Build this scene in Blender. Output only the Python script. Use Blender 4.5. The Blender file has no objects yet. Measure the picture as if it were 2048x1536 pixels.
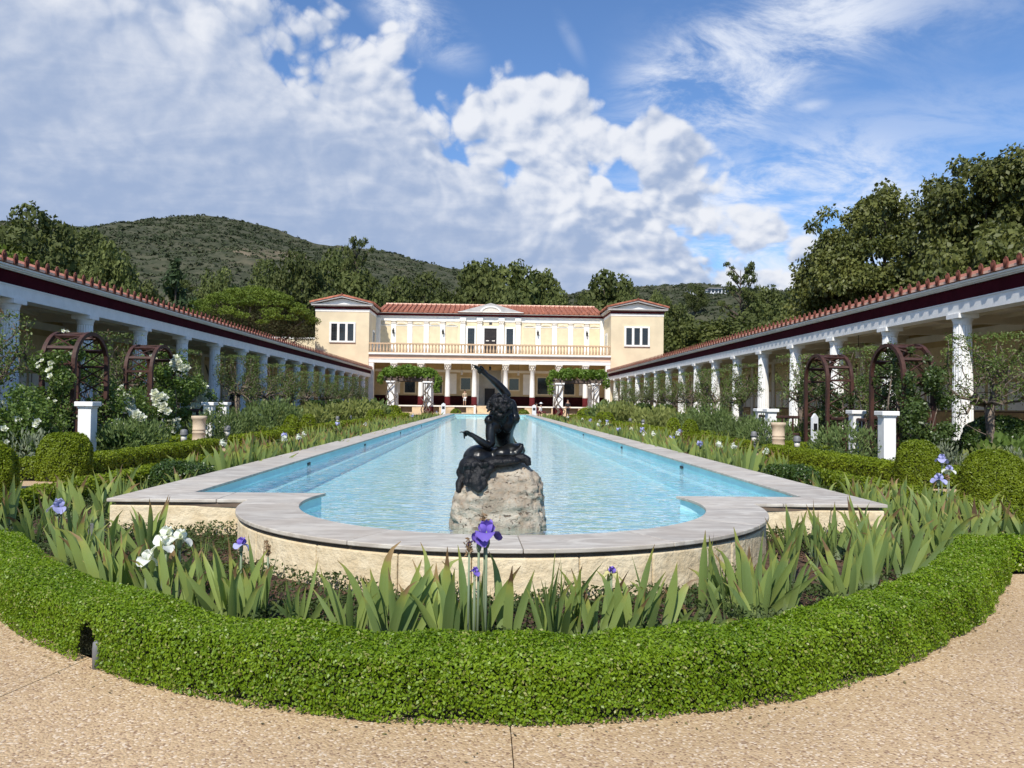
import bpy, math, random
import numpy as np
from mathutils import Vector, Matrix, Euler

# ------------------------------------------------------------------ camera, world, sun
S = bpy.context.scene
COL = S.collection
cam_d = bpy.data.cameras.new('camera')
cam = bpy.data.objects.new('camera', cam_d)
COL.objects.link(cam)
S.camera = cam
CAMLOC = Vector((-0.16, 0.0, 1.3))
YAW, PITCH, ROLL = math.radians(1.75), math.radians(1.453), 0.012
fw = Vector((math.sin(YAW) * math.cos(PITCH), math.cos(YAW) * math.cos(PITCH), math.sin(PITCH)))
r0 = Vector((math.cos(YAW), -math.sin(YAW), 0))
u0 = r0.cross(fw)
rt = r0 * math.cos(ROLL) + u0 * math.sin(ROLL)
up = rt.cross(fw)
m = Matrix((rt, up, -fw)).transposed().to_4x4()
m.translation = CAMLOC
cam.matrix_world = m
cam_d.sensor_fit = 'HORIZONTAL'
cam_d.sensor_width = 36.0
cam_d.lens = 36.0 * 1538 / 2048
cam_d.clip_start = 0.05
cam_d.clip_end = 6000

S.view_settings.view_transform = 'Standard'
S.view_settings.look = 'None'
S.view_settings.exposure = 0.22
S.view_settings.gamma = 1.0
S.view_settings.use_curve_mapping = False
S.cycles.use_denoising = True
S.cycles.max_bounces = 8
S.cycles.diffuse_bounces = 5
S.cycles.glossy_bounces = 3
S.cycles.transmission_bounces = 3
S.cycles.transparent_max_bounces = 8
S.cycles.caustics_reflective = False
S.cycles.caustics_refractive = False

SUN_TRAVEL = Vector((0.30, 1.0, -1.12)).normalized()
sun_d = bpy.data.lights.new('sun', 'SUN')
sun_d.energy = 4.45
sun_d.angle = math.radians(0.53)
sun_d.color = (1.0, 0.95, 0.86)
sun = bpy.data.objects.new('sun', sun_d)
COL.objects.link(sun)
sun.location = (-20, -60, 80)
sun.rotation_euler = SUN_TRAVEL.to_track_quat('-Z', 'Y').to_euler()
SUN_ELEV = math.asin(-SUN_TRAVEL.z)
SUN_AZ = math.atan2(-SUN_TRAVEL.x, -SUN_TRAVEL.y)

SKY_STRENGTH = 0.095


class NT:
    """small helper around a node tree"""
    def __init__(self, nt):
        self.nt = nt
        self.n = nt.nodes
        self.l = nt.links

    def new(self, t, **kw):
        nd = self.n.new(t)
        for k, v in kw.items():
            setattr(nd, k, v)
        return nd

    def put(self, sock, v):
        if isinstance(v, bpy.types.NodeSocket):
            self.l.new(v, sock)
        elif v is not None:
            sock.default_value = v

    def math(self, op, a, b=None, c=None, clamp=False):
        nd = self.new('ShaderNodeMath', operation=op, use_clamp=clamp)
        self.put(nd.inputs[0], a)
        self.put(nd.inputs[1], b)
        self.put(nd.inputs[2], c)
        return nd.outputs[0]

    def vmath(self, op, a, b=None, scale=None):
        nd = self.new('ShaderNodeVectorMath', operation=op)
        self.put(nd.inputs[0], a)
        self.put(nd.inputs[1], b)
        if scale is not None:
            self.put(nd.inputs['Scale'], scale)
        return nd.outputs['Value'] if op in ('DOT_PRODUCT', 'LENGTH', 'DISTANCE') else nd.outputs['Vector']

    def noise(self, vec, scale, detail=4, rough=0.5, dist=0.0, out='Fac'):
        nd = self.new('ShaderNodeTexNoise')
        self.put(nd.inputs['Vector'], vec)
        nd.inputs['Scale'].default_value = scale
        nd.inputs['Detail'].default_value = detail
        nd.inputs['Roughness'].default_value = rough
        nd.inputs['Distortion'].default_value = dist
        return nd.outputs[out]

    def mix(self, fac, a, b, blend='MIX'):
        nd = self.new('ShaderNodeMix', data_type='RGBA', blend_type=blend)
        self.put(nd.inputs['Factor'], fac)
        for sock, v in ((nd.inputs['A'], a), (nd.inputs['B'], b)) if False else ((nd.inputs[6], a), (nd.inputs[7], b)):
            if isinstance(v, (tuple, list)) and len(v) == 3:
                v = (*v, 1)
            self.put(sock, v)
        return nd.outputs[2]

    def smooth(self, v, lo, hi):
        nd = self.new('ShaderNodeMapRange', interpolation_type='SMOOTHSTEP')
        self.put(nd.inputs['Value'], v)
        nd.inputs['From Min'].default_value = lo
        nd.inputs['From Max'].default_value = hi
        return nd.outputs['Result']


W = bpy.data.worlds.new('World')
S.world = W
W.use_nodes = True
wt = NT(W.node_tree)
for nd in list(wt.n):
    wt.n.remove(nd)


def pix(x, y):
    """direction of a point of the sky, given on the 2048 x 1536 frame"""
    v = fw + rt * ((x - 1024) / 1538) - up * ((y - 768) / 1538)
    return v.normalized()


def build_sky():
    sky = wt.new('ShaderNodeTexSky', sky_type='NISHITA')
    sky.sun_disc = False
    sky.sun_elevation = SUN_ELEV
    sky.sun_rotation = SUN_AZ
    sky.air_density = 1.0
    sky.dust_density = 0.3
    sky.ozone_density = 3.0
    skyc = wt.mix(1.0, sky.outputs['Color'], (1.02, 1.24, 1.50), 'MULTIPLY')
    tc = wt.new('ShaderNodeTexCoord')
    D = tc.outputs['Generated']
    sep = wt.new('ShaderNodeSeparateXYZ')
    wt.l.new(D, sep.inputs[0])
    dz = sep.outputs[2]
    # cloud layer coordinates: a flat layer seen in perspective
    inv = wt.math('DIVIDE', 1.0, wt.math('ADD', wt.math('ABSOLUTE', dz), 0.30))
    P = wt.vmath('SCALE', D, scale=inv)

    def billow(vec):
        """cauliflower density: soft noise with rounded cells on top"""
        a = wt.noise(vec, 5.0, 7, 0.58, 0.25)
        v = wt.new('ShaderNodeTexVoronoi', feature='F1')
        v.inputs['Scale'].default_value = 11.0
        v.inputs['Detail'].default_value = 2.0
        v.inputs['Roughness'].default_value = 0.55
        warp = wt.vmath('SCALE', wt.vmath('SUBTRACT', wt.noise(vec, 7.0, 3, 0.5, out='Color'), (0.5, 0.5, 0.5)), scale=0.10)
        wt.l.new(wt.vmath('ADD', vec, warp), v.inputs['Vector'])
        return wt.math('SUBTRACT', wt.math('ADD', a, 0.32), wt.math('MULTIPLY', v.outputs['Distance'], 0.62))

    Q = wt.vmath('ADD', wt.vmath('SCALE', D, scale=0.75), wt.vmath('SCALE', P, scale=0.25))
    n1 = billow(Q)
    # the same field a little towards the sun: lit and shaded sides of the billows
    n1s = billow(wt.vmath('ADD', Q, (-0.008, -0.004, 0.014)))
    relief = wt.math('SUBTRACT', n1, n1s)
    n4 = wt.noise(Q, 26.0, 5, 0.62, 0.4)
    n2 = wt.noise(wt.vmath('ADD', P, (3.1, 1.7, 0.4)), 2.6, 6, 0.58, 0.3)
    # diagonal bands in the thick part
    sx = wt.vmath('ADD', wt.vmath('SCALE', wt.vmath('MULTIPLY', P, (1, 1, 1)), scale=1.0), (0, 0, 0))
    n3 = wt.noise(wt.vmath('MULTIPLY', sx, (2.0, 5.0, 6.5)), 1.6, 7, 0.60, 0.7)

    def plane(a, b, width):
        n = pix(*a).cross(pix(*b)).normalized()
        if pix(300, 300).dot(n) < 0:
            n = -n
        return wt.math('DIVIDE', wt.vmath('DOT_PRODUCT', D, tuple(n)), width)

    def blob(c, r1, r2, ang, w):
        cc = pix(*c)
        e = 2.0
        t1 = (pix(c[0] + e * math.cos(ang), c[1] + e * math.sin(ang)) - cc).normalized()
        t2 = cc.cross(t1).normalized()
        a = wt.math('DIVIDE', wt.vmath('DOT_PRODUCT', D, tuple(t1)), r1 / 1538)
        b = wt.math('DIVIDE', wt.vmath('DOT_PRODUCT', D, tuple(t2)), r2 / 1538)
        q = wt.math('SQRT', wt.math('ADD', wt.math('MULTIPLY', a, a), wt.math('MULTIPLY', b, b)))
        front = wt.math('GREATER_THAN', wt.vmath('DOT_PRODUCT', D, tuple(cc)), 0.0)
        g = wt.math('SUBTRACT', 1.0, wt.smooth(q, 0.0, 1.4))
        return wt.math('MULTIPLY', wt.math('MULTIPLY', g, w), front)

    def total(lst):
        t = lst[0]
        for x in lst[1:]:
            t = wt.math('ADD', t, x)
        return t

    pl = plane((745, -20), (1480, 420), 0.10)
    pl = wt.math('MINIMUM', wt.math('MAXIMUM', pl, -1.6), 3.2)
    cum = total([wt.math('ADD', wt.math('MULTIPLY', pl, 0.50), wt.math('ADD', wt.math('MULTIPLY', wt.smooth(pl, 0.3, 2.2), 1.0), wt.math('MULTIPLY', wt.smooth(pl, -1.1, 0.5), 0.55))),
                 blob((1080, 230), 150, 110, 0.3, 1.25), blob((1140, 190), 60, 50, 0, 0.75), blob((1190, 300), 70, 90, 0, 0.6),
                 blob((1300, 265), 105, 80, 0.3, 1.45), blob((1385, 345), 110, 85, 0.5, 1.2),
                 blob((1408, 275), 36, 50, 0, 0.55), blob((1232, 350), 40, 50, -0.4, -0.6), blob((1400, 560), 380, 70, 0.05, 0.5),
                 blob((1280, 440), 330, 80, 0.10, 0.9), blob((905, 95), 110, 50, 0.8, -0.55),
                 blob((1235, 225), 42, 60, 0.5, -0.55)])
    cum = wt.math('ADD', cum, wt.math('MULTIPLY', wt.math('SUBTRACT', n1, 0.45), 2.9))
    cum = wt.math('ADD', cum, wt.math('MULTIPLY', wt.math('SUBTRACT', n4, 0.5), 0.75))
    m_cum = wt.smooth(cum, -0.05, 0.50)
    # thin streaks
    wis = total([blob((1480, 130), 250, 95, -0.42, 1.1), blob((1390, 160), 130, 80, 0.1, 0.7), blob((1470, 190), 90, 90, -0.7, 0.75),
                 blob((1690, 20), 330, 110, -0.2, 0.55), blob((1640, 385), 170, 85, -0.1, 1.0), blob((1560, 420), 130, 80, 0.3, 0.6),
                 blob((830, 35), 120, 50, 0.62, 1.3), blob((1650, 300), 420, 90, -0.18, 0.42),
                 blob((1620, 212), 34, 12, -0.2, 0.5), blob((1140, 75), 50, 14, 1.1, 0.22),
                 blob((1450, 530), 700, 150, 0.02, 1.5), blob((1350, 620), 1100, 160, 0.0, 1.6)])
    wn = wt.noise(wt.vmath('MULTIPLY', wt.vmath('ADD', P, wt.vmath('SCALE', Q, scale=0.5)), (1.0, 1.7, 1.9)), 3.4, 9, 0.66, 0.5)
    m_wis = wt.math('MULTIPLY', wt.math('MINIMUM', wis, 1.0), wt.smooth(wn, 0.36, 0.66))
    m_wis = wt.math('MULTIPLY', m_wis, 0.85)
    # colour of the cloud: bright billows, blue-grey where the layer is thick
    grey = wt.math('ADD', wt.math('MULTIPLY', wt.math('SUBTRACT', n2, 0.5), 1.1), wt.math('MULTIPLY', wt.math('SUBTRACT', n3, 0.5), 1.3))
    grey = wt.math('ADD', grey, wt.math('MULTIPLY', wt.smooth(pl, -0.6, 3.2), 0.95))
    low = wt.smooth(dz, 0.42, 0.10)
    grey = wt.math('ADD', grey, wt.math('MULTIPLY', wt.math('MULTIPLY', low, wt.smooth(pl, -0.4, 3.0)), 0.45))
    # billows show most at the edge of the bank
    rel_k = wt.math('SUBTRACT', 5.5, wt.math('MULTIPLY', wt.smooth(pl, 0.4, 2.2), 4.3))
    grey = wt.math('SUBTRACT', grey, wt.math('MULTIPLY', relief, rel_k))
    grey = wt.math('ADD', grey, wt.math('MULTIPLY', wt.math('SUBTRACT', n4, 0.5), 0.9))
    gf = wt.smooth(grey, -0.75, 1.55)
    K = 1.0 / SKY_STRENGTH
    cloud = wt.mix(gf, tuple(c * K for c in (0.74, 0.76, 0.81)), tuple(c * K for c in (0.305, 0.390, 0.565)))
    wispc = tuple(c * K for c in (0.74, 0.78, 0.86))
    c1 = wt.mix(m_wis, skyc, wispc)
    c2 = wt.mix(wt.math('MULTIPLY', m_cum, 0.97), c1, cloud)
    bg = wt.new('ShaderNodeBackground')
    bg.inputs['Strength'].default_value = SKY_STRENGTH
    wt.l.new(c2, bg.inputs['Color'])
    out = wt.new('ShaderNodeOutputWorld')
    wt.l.new(bg.outputs[0], out.inputs['Surface'])


build_sky()
W.cycles.sampling_method = 'MANUAL'
W.cycles.sample_map_resolution = 512

# ------------------------------------------------------------------ helpers
RNG = np.random.default_rng(7)
random.seed(11)


def tag(o, label=None, cat=None, group=None, kind=None):
    if label:
        o['label'] = label
    if cat:
        o['category'] = cat
    if group:
        o['group'] = group
    if kind:
        o['kind'] = kind
    return o


def empty(name, loc=(0, 0, 0), rz=0.0):
    o = bpy.data.objects.new(name, None)
    o.empty_display_size = 0.2
    COL.objects.link(o)
    o.location = loc
    o.rotation_euler = (0, 0, rz)
    return o


def thing(name, label, cat, loc=(0, 0, 0), rz=0.0, group=None):
    return tag(empty(name, loc, rz), label, cat, group)


def add(name, me, parent=None, loc=None, world=False):
    """link a mesh object; world=True: the mesh is in world coordinates, undo the (unrotated) root's offset"""
    o = bpy.data.objects.new(name, me)
    COL.objects.link(o)
    if parent is not None:
        o.parent = parent
        if world:
            o.location = -Vector(parent.location)
    if loc is not None:
        o.location = loc
    return o


def children_of(o, table):
    return table.get(o, [])


def copy_tree(o, label=None, group=None, loc=None, rz=None, scale=None):
    r = o.copy()
    COL.objects.link(r)
    if label:
        r['label'] = label
    if group:
        r['group'] = group
    if loc is not None:
        r.location = loc
    if rz is not None:
        r.rotation_euler = (r.rotation_euler[0], r.rotation_euler[1], rz)
    if scale is not None:
        r.scale = scale if hasattr(scale, '__len__') else (scale,) * 3
    for ch in o.children:
        c = ch.copy()
        COL.objects.link(c)
        c.parent = r
        for g in ch.children:
            d = g.copy()
            COL.objects.link(d)
            d.parent = c
    return r


def np_mesh(name, V, F, mats=(), mid=None, smooth=False):
    """F: list of (n,k) index arrays"""
    V = np.ascontiguousarray(V, dtype=np.float32)
    F = [np.asarray(f, dtype=np.int32) for f in F if len(f)]
    me = bpy.data.meshes.new(name)
    me.vertices.add(len(V))
    me.vertices.foreach_set('co', V.ravel())
    nl = sum(f.size for f in F)
    npoly = sum(len(f) for f in F)
    me.loops.add(nl)
    me.loops.foreach_set('vertex_index', np.concatenate([f.ravel() for f in F]))
    me.polygons.add(npoly)
    tot = np.concatenate([np.full(len(f), f.shape[1], np.int32) for f in F])
    st = np.concatenate([[0], np.cumsum(tot)[:-1]]).astype(np.int32)
    me.polygons.foreach_set('loop_start', st)
    me.polygons.foreach_set('loop_total', tot)
    for mt in mats:
        me.materials.append(mt)
    if mid is not None:
        me.polygons.foreach_set('material_index', np.asarray(mid, np.int32))
    if smooth:
        me.polygons.foreach_set('use_smooth', np.ones(npoly, bool))
    me.update(calc_edges=True)
    return me


class MB:
    """collects shapes into one mesh"""
    def __init__(self):
        self.v, self.f, self.m, self.s = [], [], [], []

    def _face(self, idx, m, s=False):
        self.f.append(idx)
        self.m.append(m)
        self.s.append(s)

    def box(self, x0, x1, y0, y1, z0, z1, m=0):
        b = len(self.v)
        if x1 < x0:
            x0, x1 = x1, x0
        if y1 < y0:
            y0, y1 = y1, y0
        self.v += [(x0, y0, z0), (x1, y0, z0), (x1, y1, z0), (x0, y1, z0), (x0, y0, z1), (x1, y0, z1), (x1, y1, z1), (x0, y1, z1)]
        for q in ((0, 3, 2, 1), (4, 5, 6, 7), (0, 1, 5, 4), (1, 2, 6, 5), (2, 3, 7, 6), (3, 0, 4, 7)):
            self._face([b + i for i in q], m)
        return self

    def prism(self, poly, z0, z1, m=0):
        n = len(poly)
        a = 0.0
        for i in range(n):
            x, y = poly[i]
            x2, y2 = poly[(i + 1) % n]
            a += x * y2 - x2 * y
        if a < 0:
            poly = poly[::-1]
        b = len(self.v)
        self.v += [(x, y, z0) for x, y in poly] + [(x, y, z1) for x, y in poly]
        self._face([b + i for i in range(n)][::-1], m)
        self._face([b + n + i for i in range(n)], m)
        for i in range(n):
            j = (i + 1) % n
            self._face([b + i, b + j, b + n + j, b + n + i], m)
        return self

    def prism_y(self, poly, y0, y1, m=0):
        """polygon given in (x, z), swept along y"""
        b0 = len(self.v)
        self.prism(poly, y0, y1, m)
        self.v[b0:] = [(x, z, y) for x, y, z in self.v[b0:]]
        k = len(self.f)
        # mirrored orientation: flip the faces of this prism
        n = len(poly) + 2
        self.f[k - n:] = [f[::-1] for f in self.f[k - n:]]
        return self

    def prism_x(self, poly, x0, x1, m=0):
        """polygon given in (y, z), swept along x"""
        b0 = len(self.v)
        self.prism(poly, x0, x1, m)
        self.v[b0:] = [(z, x, y) for x, y, z in self.v[b0:]]
        return self

    def tube(self, pts, rad, n=6, m=0, cap=True, smooth=True):
        pts = [Vector(p) for p in pts]
        if not hasattr(rad, '__len__'):
            rad = [rad] * len(pts)
        b = len(self.v)
        prev = None
        for i, p in enumerate(pts):
            t = (pts[min(i + 1, len(pts) - 1)] - pts[max(i - 1, 0)])
            if t.length < 1e-9:
                t = Vector((0, 0, 1))
            t.normalize()
            if prev is None:
                a = Vector((1, 0, 0)) if abs(t.x) < 0.9 else Vector((0, 1, 0))
                u = t.cross(a).normalized()
            else:
                u = (prev - t * prev.dot(t)).normalized()
            prev = u
            w = t.cross(u)
            for k in range(n):
                an = 2 * math.pi * k / n
                self.v.append(tuple(p + (u * math.cos(an) + w * math.sin(an)) * rad[i]))
        for i in range(len(pts) - 1):
            for k in range(n):
                k2 = (k + 1) % n
                self._face([b + i * n + k, b + i * n + k2, b + (i + 1) * n + k2, b + (i + 1) * n + k], m, smooth)
        if cap:
            self._face([b + k for k in range(n)][::-1], m)
            self._face([b + (len(pts) - 1) * n + k for k in range(n)], m)
        return self

    def lathe(self, prof, n=16, c=(0, 0, 0), m=0, smooth=True):
        b = len(self.v)
        for r, z in prof:
            for k in range(n):
                an = 2 * math.pi * k / n
                self.v.append((c[0] + r * math.cos(an), c[1] + r * math.sin(an), c[2] + z))
        for i in range(len(prof) - 1):
            for k in range(n):
                k2 = (k + 1) % n
                self._face([b + i * n + k, b + i * n + k2, b + (i + 1) * n + k2, b + (i + 1) * n + k], m, smooth)
        self._face([b + k for k in range(n)][::-1], m)
        self._face([b + (len(prof) - 1) * n + k for k in range(n)], m)
        return self

    def ball(self, c, r, n=8, k=5, m=0, rot=None):
        rx, ry, rz = r if hasattr(r, '__len__') else (r, r, r)
        b = len(self.v)
        R = rot or Matrix.Identity(3)
        c = Vector(c)
        rows = []
        for i in range(k + 1):
            th = math.pi * i / k
            if i in (0, k):
                rows.append([len(self.v)])
                self.v.append(tuple(c + R @ Vector((0, 0, rz * math.cos(th)))))
                continue
            row = []
            for j in range(n):
                ph = 2 * math.pi * j / n
                row.append(len(self.v))
                self.v.append(tuple(c + R @ Vector((rx * math.sin(th) * math.cos(ph), ry * math.sin(th) * math.sin(ph), rz * math.cos(th)))))
            rows.append(row)
        for i in range(k):
            a, d = rows[i], rows[i + 1]
            for j in range(n):
                j2 = (j + 1) % n
                if len(a) == 1:
                    self._face([a[0], d[j], d[j2]], m, True)
                elif len(d) == 1:
                    self._face([a[j], d[0], a[j2]], m, True)
                else:
                    self._face([a[j], d[j], d[j2], a[j2]], m, True)
        return self

    def quad(self, a, b_, c, d, m=0):
        b = len(self.v)
        self.v += [tuple(a), tuple(b_), tuple(c), tuple(d)]
        self._face([b, b + 1, b + 2, b + 3], m)
        return self

    def poly(self, pts, m=0):
        b = len(self.v)
        self.v += [tuple(p) for p in pts]
        self._face(list(range(b, b + len(pts))), m)
        return self

    def mesh(self, name, mats):
        me = bpy.data.meshes.new(name)
        me.from_pydata(self.v, [], self.f)
        for mt in (mats if isinstance(mats, (list, tuple)) else [mats]):
            me.materials.append(mt)
        me.polygons.foreach_set('material_index', self.m)
        me.polygons.foreach_set('use_smooth', self.s)
        me.update()
        return me


def bevel(o, w=0.01, seg=2):
    md = o.modifiers.new('bevel', 'BEVEL')
    md.width = w
    md.segments = seg
    md.limit_method = 'ANGLE'
    return o


# ------------------------------------------------------------------ materials
def mat(name, rgb, rough=0.6, var=0.15, scale=4.0, rgb2=None, bump=0.0, bscale=40.0, metal=0.0, spec=0.4, detail=5,
        objvar=0.0, lo=0.35, hi=0.65, stretch=None, coat=0.0):
    mt = bpy.data.materials.new(name)
    mt.use_nodes = True
    t = NT(mt.node_tree)
    bs = t.n['Principled BSDF']
    tc = t.new('ShaderNodeTexCoord')
    vec = tc.outputs['Object']
    if stretch:
        vec = t.vmath('MULTIPLY', vec, stretch)
    a = rgb if rgb2 is not None else tuple(c * (1 - var) for c in rgb)
    b = rgb2 if rgb2 is not None else tuple(min(1, c * (1 + var)) for c in rgb)
    f = t.smooth(t.noise(vec, scale, detail, 0.6), lo, hi)
    c = t.mix(f, a, b)
    if objvar:
        oi = t.new('ShaderNodeObjectInfo')
        k = t.math('ADD', 1 - objvar, t.math('MULTIPLY', oi.outputs['Random'], 2 * objvar))
        c = t.mix(1.0, c, t.vmath('SCALE', (1, 1, 1), scale=k), 'MULTIPLY')
    t.l.new(c, bs.inputs['Base Color'])
    bs.inputs['Roughness'].default_value = rough
    bs.inputs['Metallic'].default_value = metal
    bs.inputs['Specular IOR Level'].default_value = spec
    if coat:
        bs.inputs['Coat Weight'].default_value = coat
    if bump:
        bp = t.new('ShaderNodeBump')
        bp.inputs['Strength'].default_value = bump
        bp.inputs['Distance'].default_value = 0.02
        t.l.new(t.noise(vec, bscale, 6, 0.6), bp.inputs['Height'])
        t.l.new(bp.outputs[0], bs.inputs['Normal'])
    return mt


def leafmat(name, a, b, trans=0.3, rough=0.5, spec=0.3, nscale=0.0, nmix=0.5, objvar=0.12, c=None):
    """leaf colours vary from leaf to leaf and from clump to clump"""
    mt = bpy.data.materials.new(name)
    mt.use_nodes = True
    t = NT(mt.node_tree)
    bs = t.n['Principled BSDF']
    geo = t.new('ShaderNodeNewGeometry')
    f = geo.outputs['Random Per Island']
    if nscale:
        tc = t.new('ShaderNodeTexCoord')
        nz = t.smooth(t.noise(tc.outputs['Object'], nscale, 3, 0.6), 0.32, 0.68)
        f = t.math('ADD', t.math('MULTIPLY', f, 1 - nmix), t.math('MULTIPLY', nz, nmix))
    col = t.mix(f, a, b)
    if c is not None:       # a few leaves of a third colour
        pick = t.math('GREATER_THAN', t.math('FRACT', t.math('MULTIPLY', geo.outputs['Random Per Island'], 37.7)), 0.93)
        col = t.mix(pick, col, c)
    oi = t.new('ShaderNodeObjectInfo')
    k = t.math('ADD', 1 - objvar, t.math('MULTIPLY', oi.outputs['Random'], 2 * objvar))
    col = t.mix(1.0, col, t.vmath('SCALE', (1, 1, 1), scale=k), 'MULTIPLY')
    t.l.new(col, bs.inputs['Base Color'])
    bs.inputs['Roughness'].default_value = rough
    bs.inputs['Specular IOR Level'].default_value = spec
    tr = t.new('ShaderNodeBsdfTranslucent')
    t.l.new(t.mix(1.0, col, (1.25, 1.3, 0.8), 'MULTIPLY'), tr.inputs['Color'])
    mx = t.new('ShaderNodeMixShader')
    mx.inputs[0].default_value = trans
    t.l.new(bs.outputs[0], mx.inputs[1])
    t.l.new(tr.outputs[0], mx.inputs[2])
    t.l.new(mx.outputs[0], t.n['Material Output'].inputs['Surface'])
    return mt


M = {}
M['white'] = mat('white_paint', (0.84, 0.83, 0.80), 0.55, 0.04, 3.0, bump=0.05, bscale=60)
M['white_trim'] = mat('white_stucco_trim', (0.80, 0.78, 0.72), 0.7, 0.05, 2.0)
M['stucco'] = mat('cream_stucco', (0.70, 0.59, 0.40), 0.85, 0.07, 0.5, bump=0.08, bscale=8)
M['panel'] = mat('cream_panel', (0.66, 0.55, 0.36), 0.85, 0.05, 1.5)
M['frieze'] = mat('maroon_frieze', (0.050, 0.005, 0.010), 0.9, 0.15, 2.0, spec=0.08)
M['maroon'] = mat('maroon_paint', (0.095, 0.012, 0.014), 0.8, 0.15, 2.0, spec=0.15)
M['dado_shaded'] = mat('shaded_maroon_dado', (0.030, 0.005, 0.006), 0.8, 0.2, 2.0, spec=0.1)  # maroon painted darker: the porch shade is put into the colour
M['greymould'] = mat('grey_moulding', (0.44, 0.42, 0.40), 0.7, 0.08, 2.0)
M['tile'] = mat('terracotta_tile', (0.37, 0.135, 0.080), 0.8, 0.28, 3.0, objvar=0.26, bump=0.15, bscale=30)
M['tile_edge'] = mat('terracotta_edge', (0.84, 0.52, 0.38), 0.75, 0.12, 4.0, objvar=0.10)  # salmon painted lighter so the eave strip looks lit while in shade
M['antefix'] = mat('terracotta_antefix', (0.15, 0.045, 0.028), 0.75, 0.2, 12.0, objvar=0.15)
M['peach'] = mat('peach_frieze', (0.66, 0.45, 0.32), 0.8, 0.05, 1.0)
M['baluster'] = mat('tan_stone', (0.56, 0.40, 0.25), 0.8, 0.08, 3.0)
M['capital'] = mat('capital_stone', (0.68, 0.62, 0.53), 0.75, 0.10, 8.0)
M['darkwood'] = mat('dark_door', (0.020, 0.013, 0.011), 0.5, 0.3, 3.0)
M['pane'] = mat('window_glass', (0.018, 0.020, 0.022), 0.12, 0.2, 1.0, spec=0.6)
M['iron'] = mat('dark_iron', (0.03, 0.028, 0.026), 0.55, 0.2, 10.0, spec=0.5)
M['arborwood'] = mat('red_brown_wood', (0.050, 0.019, 0.013), 0.65, 0.35, 6.0, stretch=(1, 1, 0.3), bump=0.1, bscale=30)
M['pergwood'] = mat('weathered_beam', (0.10, 0.072, 0.055), 0.8, 0.25, 5.0)
M['bark'] = mat('grey_bark', (0.16, 0.125, 0.095), 0.85, 0.4, 9.0, bump=0.5, bscale=25)
M['bark_dark'] = mat('dark_bark', (0.075, 0.055, 0.04), 0.9, 0.3, 3.0, bump=0.4, bscale=10)
M['ceiling'] = mat('portico_ceiling', (0.66, 0.59, 0.46), 0.8, 0.06, 1.0)
M['walltan'] = mat('painted_wall_upper', (0.48, 0.36, 0.19), 0.8, 0.12, 0.9)
M['dado'] = mat('painted_dado', (0.38, 0.24, 0.095), 0.7, 0.25, 2.5)
M['wallwhite'] = mat('painted_wall_panel', (0.76, 0.72, 0.64), 0.7, 0.06, 2.0)
M['wallgrey'] = mat('painted_plinth', (0.20, 0.165, 0.13), 0.7, 0.12, 2.0)
M['garland'] = mat('painted_garland', (0.16, 0.14, 0.09), 0.8, 0.3, 8.0)
M['stripe'] = mat('brown_stripe', (0.10, 0.05, 0.03), 0.8, 0.2, 3.0)
M['floor'] = mat('portico_floor', (0.50, 0.43, 0.33), 0.6, 0.12, 1.2)
M['podium'] = mat('podium_stone', (0.58, 0.44, 0.28), 0.8, 0.18, 1.3, bump=0.2, bscale=6)
M['soil'] = mat('mulch_soil', (0.045, 0.026, 0.017), 0.95, 0.1, 14.0, rgb2=(0.13, 0.075, 0.048), bump=0.9, bscale=55)
M['poolpaint'] = mat('pool_paint', (0.60, 0.91, 0.94), 0.6, 0.06, 1.5)
M['blackhole'] = mat('black_fitting', (0.012, 0.012, 0.013), 0.5, 0.1)
M['skin'] = mat('skin', (0.45, 0.27, 0.19), 0.55, 0.05, 8)
M['cloth_white'] = mat('white_cloth', (0.75, 0.74, 0.73), 0.85, 0.05, 6)
M['cloth_dark'] = mat('dark_cloth', (0.022, 0.022, 0.027), 0.85, 0.2, 6)
M['cloth_tan'] = mat('tan_cloth', (0.42, 0.34, 0.24), 0.85, 0.1, 6)
M['cloth_maroon'] = mat('maroon_cloth', (0.10, 0.015, 0.02), 0.85, 0.1, 6)
M['cloth_blue'] = mat('slate_cloth', (0.06, 0.075, 0.11), 0.85, 0.1, 6)
M['hair'] = mat('dark_hair', (0.02, 0.014, 0.011), 0.6, 0.2, 20)
M['plaque'] = mat('white_board', (0.72, 0.73, 0.74), 0.4, 0.03)
M['sand'] = mat('sandstone', (0.56, 0.44, 0.31), 0.8, 0.12, 3.5, bump=0.15, bscale=20)
M['lampcap'] = mat('grey_lamp_cap', (0.16, 0.16, 0.16), 0.5, 0.1)
M['lampglass'] = mat('frosted_lamp_glass', (0.68, 0.64, 0.56), 0.35, 0.05)
M['housewhite'] = mat('far_house_wall', (0.66, 0.67, 0.70), 0.8, 0.05, 0.1)
M['houseroof'] = mat('far_house_roof', (0.30, 0.29, 0.30), 0.8, 0.1, 0.1)

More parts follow.
